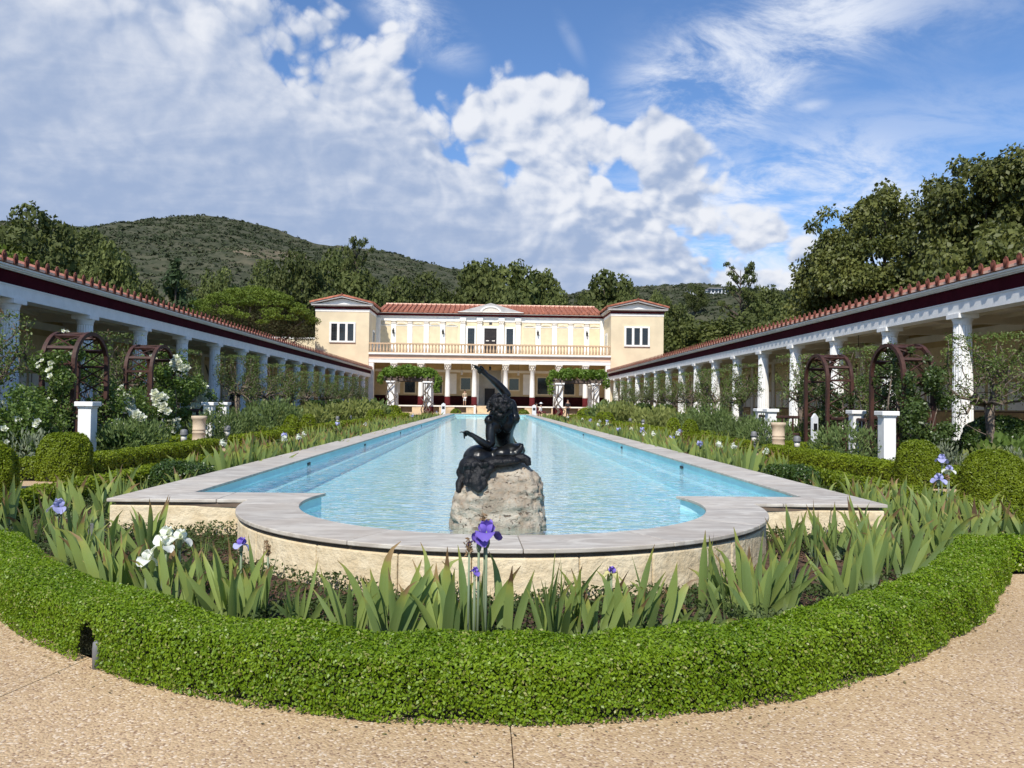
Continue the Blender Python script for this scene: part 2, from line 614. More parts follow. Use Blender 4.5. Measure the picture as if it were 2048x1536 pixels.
M['box'] = leafmat('box_leaf', (0.105, 0.195, 0.006), (0.250, 0.360, 0.016), 0.36, 0.42, 0.4, 1.6, 0.35, 0.05, c=(0.34, 0.35, 0.10))
M['box_in'] = mat('box_twigs', (0.014, 0.016, 0.005), 0.9, 0.4, 30)
M['box_dark'] = leafmat('dark_box_leaf', (0.030, 0.065, 0.010), (0.085, 0.135, 0.026), 0.25, 0.35, 0.5, 1.6, 0.3, 0.08)
M['topiary'] = leafmat('topiary_leaf', (0.115, 0.165, 0.006), (0.235, 0.290, 0.016), 0.30, 0.5, 0.3, 2.0, 0.35, 0.08)
M['cover'] = leafmat('ground_cover_leaf', (0.030, 0.055, 0.012), (0.095, 0.130, 0.035), 0.28, 0.6, 0.3, 3.0, 0.5)
M['iris'] = None
M['rosemary'] = leafmat('fine_shrub_leaf', (0.070, 0.115, 0.030), (0.165, 0.215, 0.070), 0.25, 0.6, 0.3, 2.5, 0.4)
M['rose'] = leafmat('rose_leaf', (0.055, 0.105, 0.016), (0.165, 0.235, 0.050), 0.3, 0.45, 0.4, 2.0, 0.4)
M['ivy'] = leafmat('climber_leaf', (0.032, 0.060, 0.012), (0.100, 0.145, 0.035), 0.25, 0.4, 0.5, 2.5, 0.4)
M['laurel'] = leafmat('clipped_tree_leaf', (0.060, 0.105, 0.020), (0.165, 0.215, 0.050), 0.3, 0.5, 0.4, 1.2, 0.45, 0.15, c=(0.14, 0.085, 0.04))
M['vine'] = leafmat('pergola_vine_leaf', (0.085, 0.155, 0.016), (0.205, 0.305, 0.050), 0.35, 0.5, 0.3, 0.9, 0.4)
M['silver'] = leafmat('silver_leaf', (0.14, 0.17, 0.10), (0.28, 0.30, 0.20), 0.25, 0.7, 0.2, 3.0, 0.4)
M['yellowgreen'] = leafmat('yellow_green_leaf', (0.14, 0.17, 0.045), (0.27, 0.29, 0.09), 0.3, 0.6, 0.2, 2.0, 0.4)
M['oak'] = leafmat('oak_leaf', (0.050, 0.068, 0.018), (0.140, 0.160, 0.046), 0.20, 0.65, 0.2, 0.30, 0.6, 0.24)
M['euc'] = leafmat('eucalyptus_leaf', (0.052, 0.066, 0.015), (0.158, 0.168, 0.042), 0.2, 0.5, 0.3, 0.28, 0.65, 0.10)
M['pine'] = leafmat('pine_needles', (0.065, 0.105, 0.010), (0.165, 0.215, 0.024), 0.2, 0.6, 0.25, 0.45, 0.6, 0.12)
M['olivepine'] = leafmat('olive_pine_needles', (0.050, 0.066, 0.014), (0.125, 0.140, 0.034), 0.2, 0.6, 0.25, 0.45, 0.6, 0.10)
M['pine_under'] = leafmat('dry_pine_twigs', (0.050, 0.050, 0.018), (0.105, 0.100, 0.040), 0.15, 0.7, 0.2, 0.5, 0.5, 0.1)
M['conifer'] = leafmat('conifer_needles', (0.020, 0.040, 0.013), (0.055, 0.082, 0.028), 0.15, 0.6, 0.25, 0.5, 0.5, 0.12)
M['scrub'] = leafmat('hill_scrub', (0.034, 0.046, 0.022), (0.082, 0.092, 0.050), 0.1, 0.8, 0.1, 0.012, 0.7, 0.1)
M['petal_white'] = leafmat('white_petal', (0.74, 0.75, 0.68), (0.84, 0.84, 0.80), 0.3, 0.6, 0.2)
M['petal_violet'] = leafmat('violet_petal', (0.13, 0.08, 0.42), (0.26, 0.18, 0.62), 0.25, 0.6, 0.2)
M['petal_blue'] = leafmat('pale_blue_petal', (0.30, 0.31, 0.62), (0.52, 0.52, 0.80), 0.3, 0.6, 0.2)
M['petal_dry'] = leafmat('withered_petal', (0.24, 0.15, 0.08), (0.36, 0.25, 0.15), 0.2, 0.8, 0.1)
M['petal_yellow'] = leafmat('yellow_petal', (0.62, 0.55, 0.20), (0.74, 0.68, 0.36), 0.3, 0.6, 0.2)


def iris_leaf_mat():
    mt = bpy.data.materials.new('iris_leaf')
    mt.use_nodes = True
    t = NT(mt.node_tree)
    bs = t.n['Principled BSDF']
    tc = t.new('ShaderNodeTexCoord')
    oi = t.new('ShaderNodeObjectInfo')
    geo = t.new('ShaderNodeNewGeometry')
    uv = t.new('ShaderNodeAttribute', attribute_name='along')
    along = uv.outputs['Fac']
    rnd = t.math('FRACT', t.math('ADD', oi.outputs['Random'], geo.outputs['Random Per Island']))
    base = t.mix(rnd, (0.120, 0.190, 0.055), (0.275, 0.345, 0.075))
    streak = t.noise(t.vmath('MULTIPLY', tc.outputs['Object'], (90, 90, 3)), 1.0, 3, 0.6)
    base = t.mix(t.math('MULTIPLY', streak, 0.35), base, (0.27, 0.33, 0.15))
    base = t.mix(t.smooth(along, 0.30, 0.0), base, (0.26, 0.32, 0.20))
    # withered tips, longer on some leaves
    start = t.math('SUBTRACT', 1.0, t.math('MULTIPLY', t.math('POWER', t.math('FRACT', t.math('MULTIPLY', rnd, 7.3)), 3.0), 0.30))
    ragged = t.math('MULTIPLY', t.math('SUBTRACT', t.noise(tc.outputs['Object'], 40, 3), 0.5), 0.10)
    tip = t.smooth(t.math('ADD', t.math('SUBTRACT', along, start), ragged), -0.05, 0.03)
    tipc = t.mix(t.math('FRACT', t.math('MULTIPLY', rnd, 13.1)), (0.34, 0.22, 0.10), (0.10, 0.055, 0.03))
    yel = t.smooth(t.math('ADD', t.math('SUBTRACT', along, start), ragged), -0.22, -0.02)
    base = t.mix(t.math('MULTIPLY', yel, 0.8), base, (0.32, 0.32, 0.07))
    col = t.mix(tip, base, tipc)
    t.l.new(col, bs.inputs['Base Color'])
    bs.inputs['Roughness'].default_value = 0.48
    bs.inputs['Specular IOR Level'].default_value = 0.35
    tr = t.new('ShaderNodeBsdfTranslucent')
    t.l.new(t.mix(1.0, col, (1.2, 1.3, 0.7), 'MULTIPLY'), tr.inputs['Color'])
    mx = t.new('ShaderNodeMixShader')
    mx.inputs[0].default_value = 0.28
    t.l.new(bs.outputs[0], mx.inputs[1])
    t.l.new(tr.outputs[0], mx.inputs[2])
    t.l.new(mx.outputs[0], t.n['Material Output'].inputs['Surface'])
    return mt


M['iris'] = iris_leaf_mat()


def aggregate_mat():
    mt = bpy.data.materials.new('exposed_aggregate')
    mt.use_nodes = True
    t = NT(mt.node_tree)
    bs = t.n['Principled BSDF']
    tc = t.new('ShaderNodeTexCoord')
    v = t.new('ShaderNodeTexVoronoi')
    v.inputs['Scale'].default_value = 95
    warp = t.vmath('SCALE', t.noise(tc.outputs['Object'], 60, 2, 0.5, out='Color'), scale=0.012)
    t.l.new(t.vmath('ADD', tc.outputs['Object'], warp), v.inputs['Vector'])
    sep = t.new('ShaderNodeSeparateColor')
    t.l.new(v.outputs['Color'], sep.inputs[0])
    r, g, b = sep.outputs
    c = t.mix(r, (0.43, 0.290, 0.155), (0.59, 0.435, 0.255))
    c = t.mix(t.math('GREATER_THAN', g, 0.86), c, (0.68, 0.55, 0.40))
    c = t.mix(t.math('GREATER_THAN', b, 0.86), c, (0.26, 0.160, 0.095))
    edge = t.smooth(v.outputs['Distance'], 0.35, 0.75)
    c = t.mix(t.math('MULTIPLY', edge, 0.55), c, (0.52, 0.375, 0.24))
    big = t.smooth(t.noise(tc.outputs['Object'], 0.8, 4, 0.6), 0.3, 0.7)
    c = t.mix(1.0, c, t.mix(big, (0.90, 0.89, 0.88), (1.04, 1.03, 1.02)), 'MULTIPLY')
    t.l.new(c, bs.inputs['Base Color'])
    bs.inputs['Roughness'].default_value = 0.8
    bs.inputs['Specular IOR Level'].default_value = 0.25
    bp = t.new('ShaderNodeBump')
    bp.inputs['Strength'].default_value = 0.6
    bp.inputs['Distance'].default_value = 0.006
    t.l.new(t.math('SUBTRACT', 1.0, v.outputs['Distance']), bp.inputs['Height'])
    t.l.new(bp.outputs[0], bs.inputs['Normal'])
    return mt


M['aggregate'] = aggregate_mat()


def marble_mat():
    mt = bpy.data.materials.new('grey_marble')
    mt.use_nodes = True
    t = NT(mt.node_tree)
    bs = t.n['Principled BSDF']
    tc = t.new('ShaderNodeTexCoord')
    oi = t.new('ShaderNodeObjectInfo')
    off = t.vmath('SCALE', (7, 3, 5), scale=oi.outputs['Random'])
    p = t.vmath('ADD', t.vmath('MULTIPLY', tc.outputs['Object'], (1.0, 3.0, 3.0)), off)
    n1 = t.noise(p, 2.2, 8, 0.65, 1.2)
    n2 = t.noise(t.vmath('ADD', tc.outputs['Object'], off), 1.1, 5, 0.6, 0.4)
    c = t.mix(t.smooth(n1, 0.36, 0.66), (0.38, 0.335, 0.280), (0.59, 0.545, 0.465))
    c = t.mix(t.math('MULTIPLY', t.smooth(n2, 0.40, 0.72), 0.55), c, (0.46, 0.385, 0.30))
    k = t.math('ADD', 0.93, t.math('MULTIPLY', oi.outputs['Random'], 0.14))
    c = t.mix(1.0, c, t.vmath('SCALE', (1, 1, 1), scale=k), 'MULTIPLY')
    t.l.new(c, bs.inputs['Base Color'])
    bs.inputs['Roughness'].default_value = 0.55
    bp = t.new('ShaderNodeBump')
    bp.inputs['Strength'].default_value = 0.15
    bp.inputs['Distance'].default_value = 0.01
    t.l.new(n1, bp.inputs['Height'])
    t.l.new(bp.outputs[0], bs.inputs['Normal'])
    return mt


M['marble'] = marble_mat()
M['coursestone'] = mat('cream_limestone', (0.63, 0.50, 0.31), 0.85, 0.10, 5.0, rgb2=(0.74, 0.62, 0.42), bump=0.9, bscale=16, objvar=0.05)
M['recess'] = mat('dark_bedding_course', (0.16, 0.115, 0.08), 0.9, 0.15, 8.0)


def rock_mat():
    mt = bpy.data.materials.new('travertine_boulder')
    mt.use_nodes = True
    t = NT(mt.node_tree)
    bs = t.n['Principled BSDF']
    tc = t.new('ShaderNodeTexCoord')
    p = tc.outputs['Object']
    n1 = t.noise(p, 5, 8, 0.65, 0.6)
    n2 = t.noise(p, 26, 5, 0.65, 0.4)
    c = t.mix(t.smooth(n1, 0.35, 0.65), (0.31, 0.255, 0.19), (0.50, 0.44, 0.345))
    c = t.mix(t.math('MULTIPLY', t.smooth(n2, 0.50, 0.68), 0.65), c, (0.36, 0.25, 0.16))
    pit = t.smooth(t.noise(t.vmath('MULTIPLY', p, (1, 1, 1.8)), 19, 4, 0.62, 1.0), 0.60, 0.66)
    c = t.mix(t.math('MULTIPLY', pit, 0.85), c, (0.12, 0.075, 0.05))
    t.l.new(c, bs.inputs['Base Color'])
    bs.inputs['Roughness'].default_value = 0.9
    bs.inputs['Specular IOR Level'].default_value = 0.2
    h = t.math('SUBTRACT', t.math('ADD', n2, t.math('MULTIPLY', n1, 0.6)), t.math('MULTIPLY', pit, 0.9))
    bp = t.new('ShaderNodeBump')
    bp.inputs['Strength'].default_value = 0.9
    bp.inputs['Distance'].default_value = 0.03
    t.l.new(h, bp.inputs['Height'])
    t.l.new(bp.outputs[0], bs.inputs['Normal'])
    return mt


M['rock'] = rock_mat()


def bronze_mat():
    mt = bpy.data.materials.new('dark_bronze')
    mt.use_nodes = True
    t = NT(mt.node_tree)
    bs = t.n['Principled BSDF']
    tc = t.new('ShaderNodeTexCoord')
    n1 = t.noise(tc.outputs['Object'], 9, 6, 0.6)
    c = t.mix(t.smooth(n1, 0.35, 0.7), (0.014, 0.014, 0.015), (0.034, 0.036, 0.035))
    t.l.new(c, bs.inputs['Base Color'])
    bs.inputs['Metallic'].default_value = 0.7
    bs.inputs['Specular IOR Level'].default_value = 0.5
    t.l.new(t.math('ADD', 0.20, t.math('MULTIPLY', n1, 0.20)), bs.inputs['Roughness'])
    bp = t.new('ShaderNodeBump')
    bp.inputs['Strength'].default_value = 0.25
    bp.inputs['Distance'].default_value = 0.01
    t.l.new(t.noise(tc.outputs['Object'], 28, 4, 0.6), bp.inputs['Height'])
    t.l.new(bp.outputs[0], bs.inputs['Normal'])
    return mt


M['bronze'] = bronze_mat()
M['bronze_matte'] = mat('matt_bronze', (0.006, 0.006, 0.007), 0.48, 0.5, 14.0, metal=0.2, spec=0.4, bump=0.6, bscale=45)


def water_mat():
    mt = bpy.data.materials.new('pool_water')
    mt.use_nodes = True
    t = NT(mt.node_tree)
    for nd in list(t.n):
        t.n.remove(nd)
    tc = t.new('ShaderNodeTexCoord')
    p = tc.outputs['Object']
    a = t.noise(t.vmath('MULTIPLY', p, (0.75, 1.5, 1.0)), 4.6, 1.0, 0.5, 0.9)
    b = t.noise(t.vmath('MULTIPLY', p, (0.8, 1.3, 1.0)), 10.0, 0.5, 0.5, 0.5)
    h = t.math('ADD', a, t.math('MULTIPLY', b, 0.32))
    bp = t.new('ShaderNodeBump')
    bp.inputs['Strength'].default_value = 1.0
    bp.inputs['Distance'].default_value = 0.045
    t.l.new(h, bp.inputs['Height'])
    tr = t.new('ShaderNodeBsdfTransparent')
    tr.inputs['Color'].default_value = (0.86, 0.985, 0.985, 1)
    gl = t.new('ShaderNodeBsdfGlossy')
    gl.inputs['Roughness'].default_value = 0.03
    gl.inputs['Color'].default_value = (1, 1, 1, 1)
    t.l.new(bp.outputs[0], gl.inputs['Normal'])
    fr = t.new('ShaderNodeFresnel')
    fr.inputs['IOR'].default_value = 1.333
    t.l.new(bp.outputs[0], fr.inputs['Normal'])
    mx = t.new('ShaderNodeMixShader')
    t.l.new(t.math('MULTIPLY', fr.outputs[0], 0.72), mx.inputs[0])
    t.l.new(tr.outputs[0], mx.inputs[1])
    t.l.new(gl.outputs[0], mx.inputs[2])
    out = t.new('ShaderNodeOutputMaterial')
    t.l.new(mx.outputs[0], out.inputs['Surface'])
    return mt


M['water'] = water_mat()


def hill_mat():
    mt = bpy.data.materials.new('hillside')
    mt.use_nodes = True
    t = NT(mt.node_tree)
    bs = t.n['Principled BSDF']
    tc = t.new('ShaderNodeTexCoord')
    p = tc.outputs['Object']
    n1 = t.noise(p, 0.012, 6, 0.6)
    n2 = t.noise(p, 0.11, 6, 0.65)
    c = t.mix(t.smooth(n2, 0.35, 0.62), (0.038, 0.045, 0.025), (0.080, 0.080, 0.050))
    c = t.mix(t.math('MULTIPLY', t.smooth(n1, 0.56, 0.72), 0.75), c, (0.24, 0.185, 0.125))
    t.l.new(c, bs.inputs['Base Color'])
    bs.inputs['Roughness'].default_value = 0.95
    bs.inputs['Specular IOR Level'].default_value = 0.1
    return mt


M['hill'] = hill_mat()


# ------------------------------------------------------------------ foliage builders
def unit(a):
    return a / np.maximum(np.linalg.norm(a, axis=1, keepdims=True), 1e-9)


def leaves(P, N, size, rng, wide=0.62, tilt=0.7):
    """one rhombic leaf per point, its face turned roughly along N"""
    n = len(P)
    nn = unit(N + rng.normal(0, tilt, (n, 3)))
    d = rng.normal(0, 1, (n, 3))
    d = unit(d - nn * (d * nn).sum(1, keepdims=True))
    w = np.cross(nn, d)
    L = (np.asarray(size) * rng.uniform(0.7, 1.3, n))[:, None] * 0.5
    V = np.stack([P - d * L, P + w * L * wide + d * L * 0.1, P + d * L, P - w * L * wide + d * L * 0.1], 1).reshape(-1, 3)
    F = np.arange(4 * n, dtype=np.int32).reshape(-1, 4)
    return V, F


def blobs_points(blobs, n, rng, depth=0.35, keep_inside=0.72):
    """points near the surface of a heap of ellipsoids; blobs: (cx,cy,cz,rx,ry,rz)"""
    B = np.asarray(blobs, float)
    area = (B[:, 3] * B[:, 4] + B[:, 4] * B[:, 5] + B[:, 3] * B[:, 5])
    k = rng.choice(len(B), n, p=area / area.sum())
    u = unit(rng.normal(0, 1, (n, 3)))
    q = 1 - depth * rng.random(n) ** 1.7
    P = B[k, :3] + u * B[k, 3:] * q[:, None]
    N = unit(u / B[k, 3:])
    ok = np.ones(n, bool)
    for i in range(len(B)):
        e = (((P - B[i, :3]) / B[i, 3:]) ** 2).sum(1)
        ok &= ~((e < keep_inside ** 2) & (k != i))
    return P[ok], N[ok]


def hedge_section(w, h, k=5.0, n=64):
    t = np.linspace(0, np.pi, n)
    x = np.sign(np.cos(t)) * np.abs(np.cos(t)) ** (2 / k) * w / 2
    z = np.abs(np.sin(t)) ** (2 / k) * h
    return x, z


def hedge_mesh(name, path, w, h, size, rng, cover=2.0, mats=None, z0=0.0, notch=None, dens_by_y=False, wob=0.006, kk=5.0, endcaps=True):
    """clipped hedge: leaves over a rounded section swept along a path (numpy (n,2)), over a dark twig core"""
    path = np.asarray(path, float)
    seg = np.diff(path, axis=0)
    sl = np.linalg.norm(seg, axis=1)
    cum = np.concatenate([[0], np.cumsum(sl)])
    L = cum[-1]
    sx, sz = hedge_section(w, h, kk)
    pl = np.hypot(np.diff(sx), np.diff(sz))
    pc = np.concatenate([[0], np.cumsum(pl)])
    per = pc[-1]
    Ps, Ns, Ss = [], [], []
    # split along the path so that leaf size can follow distance
    nchunk = max(1, int(L / 1.0))
    edges = np.linspace(0, L, nchunk + 1)
    for a, b in zip(edges[:-1], edges[1:]):
        mid = np.array([np.interp((a + b) / 2, cum, path[:, i]) for i in (0, 1)])
        s = size
        if dens_by_y:
            s = max(size, 0.0036 * math.hypot(mid[0], mid[1]))
        n = int((b - a) * per * cover / (0.31 * s * s))
        u = rng.uniform(a, b, n)
        v = rng.uniform(0, per, n)
        idx = np.clip(np.searchsorted(cum, u) - 1, 0, len(seg) - 1)
        px = np.interp(u, cum, path[:, 0])
        py = np.interp(u, cum, path[:, 1])
        # smooth tangent
        e = 0.05
        tx = np.interp(np.clip(u + e, 0, L), cum, path[:, 0]) - np.interp(np.clip(u - e, 0, L), cum, path[:, 0])
        ty = np.interp(np.clip(u + e, 0, L), cum, path[:, 1]) - np.interp(np.clip(u - e, 0, L), cum, path[:, 1])
        tl = np.hypot(tx, ty)
        tx, ty = tx / tl, ty / tl
        nx, ny = ty, -tx
        ox = np.interp(v, pc, sx)
        oz = np.interp(v, pc, sz)
        e2 = 0.01
        gx = np.interp(np.clip(v + e2, 0, per), pc, sx) - np.interp(np.clip(v - e2, 0, per), pc, sx)
        gz = np.interp(np.clip(v + e2, 0, per), pc, sz) - np.interp(np.clip(v - e2, 0, per), pc, sz)
        gl = np.maximum(np.hypot(gx, gz), 1e-6)
        mx_, mz_ = gz / gl, -gx / gl        # section normal (x, z)
        dep = -np.abs(rng.normal(0, 0.6, n)) * s * 1.3 + rng.normal(0, 0.25, n) * s
        wv = wob * (np.sin(px * 7.1 + oz * 9) + np.sin(py * 6.3 + 1.7 + ox * 8) + np.sin((px + py) * 13.7 + oz * 21))
        dep = dep + wv
        # ragged foot
        lift = np.clip(oz, 0.0, None)
        ox2 = ox + mx_ * dep
        oz2 = lift + mz_ * dep
        oz2 = np.maximum(oz2, 0.012)
        P = np.stack([px + nx * ox2, py + ny * ox2, z0 + oz2], 1)
        N = np.stack([nx * mx_, ny * mx_, mz_], 1)
        ragged = 0.034 + 0.022 * np.sin(px * 9 + py * 7) + 0.014 * np.sin(px * 23.0 - py * 17)
        ok = (oz > ragged * min(1, h / 0.28)) | (rng.random(n) < 0.35)
        Ps.append(P[ok])
        Ns.append(N[ok])
        Ss.append(np.full(ok.sum(), s))
    if endcaps:
        for end, dirn in ((0, -1), (-1, 1)):
            c = path[end]
            t = (path[1] - path[0]) if end == 0 else (path[-1] - path[-2])
            t = t / np.linalg.norm(t) * dirn
            s = size if not dens_by_y else max(size, 0.0036 * math.hypot(*c))
            n = int(w * h * cover / (0.31 * s * s))
            x = rng.uniform(-w / 2, w / 2, n) * 0.97
            z = rng.uniform(0.02, h * 0.98, n)
            nrm = np.array([t[1], -t[0]])
            P = np.stack([c[0] + nrm[0] * x + t[0] * rng.normal(0, s * 0.5, n), c[1] + nrm[1] * x + t[1] * rng.normal(0, s * 0.5, n), z0 + z], 1)
            Ps.append(P)
            Ns.append(np.tile([t[0], t[1], 0.0], (n, 1)))
            Ss.append(np.full(n, s))
    P, N, Sz = np.concatenate(Ps), np.concatenate(Ns), np.concatenate(Ss)
    if notch is not None:
        c, r = notch
        ok = ((P - np.array(c)) ** 2 / np.array(r) ** 2).sum(1) > 1 + rng.normal(0, 0.15, len(P))
        P, N, Sz = P[ok], N[ok], Sz[ok]
    V, F = leaves(P, N, Sz, rng)
    # core
    cs = np.linspace(0, L, max(2, int(L / 0.12)))
    sx2, sz2 = hedge_section(w - 0.16, h - 0.08, kk, 14)
    cv = []
    for u in cs:
        p = np.array([np.interp(u, cum, path[:, i]) for i in (0, 1)])
        q = np.array([np.interp(min(L, u + 0.05), cum, path[:, i]) - np.interp(max(0, u - 0.05), cum, path[:, i]) for i in (0, 1)])
        q = q / np.linalg.norm(q)
        nr = np.array([q[1], -q[0]])
        for x, z in zip(sx2, sz2):
            w3 = np.array([p[0] + nr[0] * x, p[1] + nr[1] * x, z0 + z])
            if notch is not None:
                c, r = np.array(notch[0]), np.array(notch[1])
                dd = (w3 - c) / r
                if (dd ** 2).sum() < 1.0 and z < h * 0.8:
                    w3[:2] = p + nr * x * 0.2
            cv.append(w3)
    cv = np.array(cv)
    k = len(sx2)
    cf = []
    for i in range(len(cs) - 1):
        for j in range(k - 1):
            cf.append((i * k + j, (i + 1) * k + j, (i + 1) * k + j + 1, i * k + j + 1))
    b = len(V)
    V = np.concatenate([V, cv])
    cf = np.array(cf, np.int32) + b
    mats = mats or (M['box'], M['box_in'])
    return np_mesh(name, V, [F, cf], mats, np.concatenate([np.zeros(len(F)), np.ones(len(cf))]))


def dome_mesh(name, r, h, size, rng, cover=2.2, mats=None, kk=3.0):
    """clipped ball or dome standing on the ground"""
    n = int((math.pi * r * r + 2 * math.pi * r * h) * cover / (0.31 * size * size) * 1.1)
    t = np.linspace(0, np.pi / 2, 80)
    rr = np.cos(t) ** (2 / kk) * r
    zz = np.sin(t) ** (2 / kk) * h
    ar = np.hypot(np.diff(rr), np.diff(zz)) * (rr[:-1] + rr[1:]) / 2
    c = np.concatenate([[0], np.cumsum(ar)])
    v = rng.uniform(0, c[-1], n)
    R = np.interp(v, c, rr)
    Z = np.interp(v, c, zz)
    ph = rng.uniform(0, 2 * np.pi, n)
    nz = np.clip(Z / h, 0, 1) ** 1.5
    nh = np.sqrt(1 - nz * nz)
    N = np.stack([np.cos(ph) * nh, np.sin(ph) * nh, nz], 1)
    dep = -np.abs(rng.normal(0, 0.7, n)) * size + 0.012 * (np.sin(ph * 5 + Z * 9) + np.sin(ph * 9 + 2 - Z * 13)) * r / 0.4
    P = np.stack([np.cos(ph) * R, np.sin(ph) * R, Z], 1) + N * dep[:, None]
    P[:, 2] = np.maximum(P[:, 2], 0.015)
    V, F = leaves(P, N, size, rng)
    mb = MB()
    prof = [(float(a) * 0.93, float(b) * 0.94) for a, b in zip(rr[::8], zz[::8])]
    prof = [(max(a, 0.01), b) for a, b in prof]
    mb.lathe(prof, 14)
    b = len(V)
    V = np.concatenate([V, np.array(mb.v)])
    quads = np.array([f for f in mb.f if len(f) == 4], np.int32) + b
    mats = mats or (M['topiary'], M['box_in'])
    return np_mesh(name, V, [F, quads], mats, np.concatenate([np.zeros(len(F)), np.ones(len(quads))]))


def blob_foliage(name, blobs, n, size, rng, mt, depth=0.35, wide=0.62, tilt=0.7, keep=0.72):
    P, N = blobs_points(blobs, n, rng, depth, keep)
    V, F = leaves(P, N, size, rng, wide, tilt)
    return np_mesh(name, V, [F], [mt])


def heap(rng, c, r, n, rb, flat=1.0, shell=0.75, lowcut=-1.0):
    """n sub-clumps spread over an ellipsoid, uneven in size"""
    out = []
    c = np.asarray(c, float)
    r = np.asarray(r, float)
    while len(out) < n:
        u = rng.normal(0, 1, 3)
        u /= np.linalg.norm(u)
        if u[2] < lowcut:
            continue
        q = shell * rng.uniform(0.75, 1.1)
        s = rb * rng.uniform(0.6, 1.35)
        out.append((*(c + u * r * q), s, s, s * flat))
    return out

# ------------------------------------------------------------------ terrain
def lattice(seed):
    return np.random.default_rng(seed).random((256, 256))


_LAT = [lattice(i) for i in range(3)]


def vnoise(x, y, k=0):
    g = _LAT[k]
    xi, yi = np.floor(x).astype(int), np.floor(y).astype(int)
    fx, fy = x - xi, y - yi
    fx, fy = fx * fx * (3 - 2 * fx), fy * fy * (3 - 2 * fy)
    a = g[xi % 256, yi % 256]
    b = g[(xi + 1) % 256, yi % 256]
    c = g[xi % 256, (yi + 1) % 256]
    d = g[(xi + 1) % 256, (yi + 1) % 256]
    return (a * (1 - fx) + b * fx) * (1 - fy) + (c * (1 - fx) + d * fx) * fy


def fbm(x, y, o=5):
    t, a = 0, 0.5
    for i in range(o):
        t = t + a * (vnoise(x * 2 ** i + 17.3 * i, y * 2 ** i + 5.1 * i, i % 3) - 0.5)
        a *= 0.5
    return t


RIDGE = np.array([(-1500, 90), (-900, 120), (-582, 150), (-413.1, 151.2), (-370.8, 147.5), (-337.0, 145.4), (-307.4, 150.0), (-286.3, 152.8), (-260.9, 155.6), (-237.7, 157.1),
                  (-214.4, 154.5), (-193.3, 150.5), (-176.4, 144.8), (-151.0, 136.6), (-117.2, 132.0), (-75.0, 129.1), (-45.4, 125.2), (-20.0, 118.8),
                  (9.6, 109), (51.8, 101), (94.1, 100), (136.3, 104.0), (178.6, 105), (220.9, 103), (263.1, 103.0), (347.7, 107), (601.2, 110), (1500, 90)])


def sst(t):
    t = np.clip(t, 0, 1)
    return t * t * (3 - 2 * t)


def height(x, y):
    x = np.asarray(x, float)
    y = np.asarray(y, float)
    h = sst((y - 106) / 160) * (16 - 8 * sst((x + 10) / 60))
    h = h + sst((np.abs(x) - 26) / 70) * 9 * sst((y + 20) / 60)
    rid = np.interp(x, RIDGE[:, 0], RIDGE[:, 1])
    t = np.clip((y - 150) / 500, 0, 1)
    front = t ** 1.35
    back = np.exp(-((y - 650) / 300) ** 2)
    g = np.where(y < 650, front, back)
    h = h + np.maximum(rid - np.interp(x, [-60, 60], [27, 18]), 0) * g
    amp = sst((y - 110) / 300)
    gul = fbm(x / 90.0 + 3, y / 140.0, 5) * 34 * amp * (1 - 0.75 * sst((y - 480) / 150))
    fine = fbm(x / 14.0, y / 14.0, 4) * 6.5 * amp
    return h + gul + fine - 0.06


def build_terrain():
    xs = np.unique(np.concatenate([[-12.9, -12.5, 12.5, 12.9], np.linspace(-1500, -600, 30), np.linspace(-600, 450, 230), np.linspace(450, 1500, 30)]))
    ys = np.unique(np.concatenate([np.linspace(-300, 100, 20), [-7.8, -7.4, 0, 40, 83.9, 84.3], np.linspace(100, 720, 170), np.linspace(720, 1700, 30)]))
    X, Y = np.meshgrid(xs, ys, indexing='ij')
    Z = height(X, Y)
    Z = np.where((np.abs(X) < 12.6) & (Y > -7.5) & (Y < 84), -1.5, Z)      # the garden is dug in here
    V = np.stack([X, Y, Z], -1).reshape(-1, 3)
    n, k = len(xs), len(ys)
    i, j = np.meshgrid(np.arange(n - 1), np.arange(k - 1), indexing='ij')
    a = (i * k + j).ravel()
    F = np.stack([a, a + k, a + k + 1, a + 1], 1)
    me = np_mesh('terrain', V, [F], [M['hill']], smooth=True)
    return tag(add('terrain', me), kind='structure')


build_terrain()

# ------------------------------------------------------------------ garden ground, paths
def hedge_y(x):
    """outer foot of the curved front hedge"""
    return 3.11 + (x + 0.08) ** 2 / 5.7


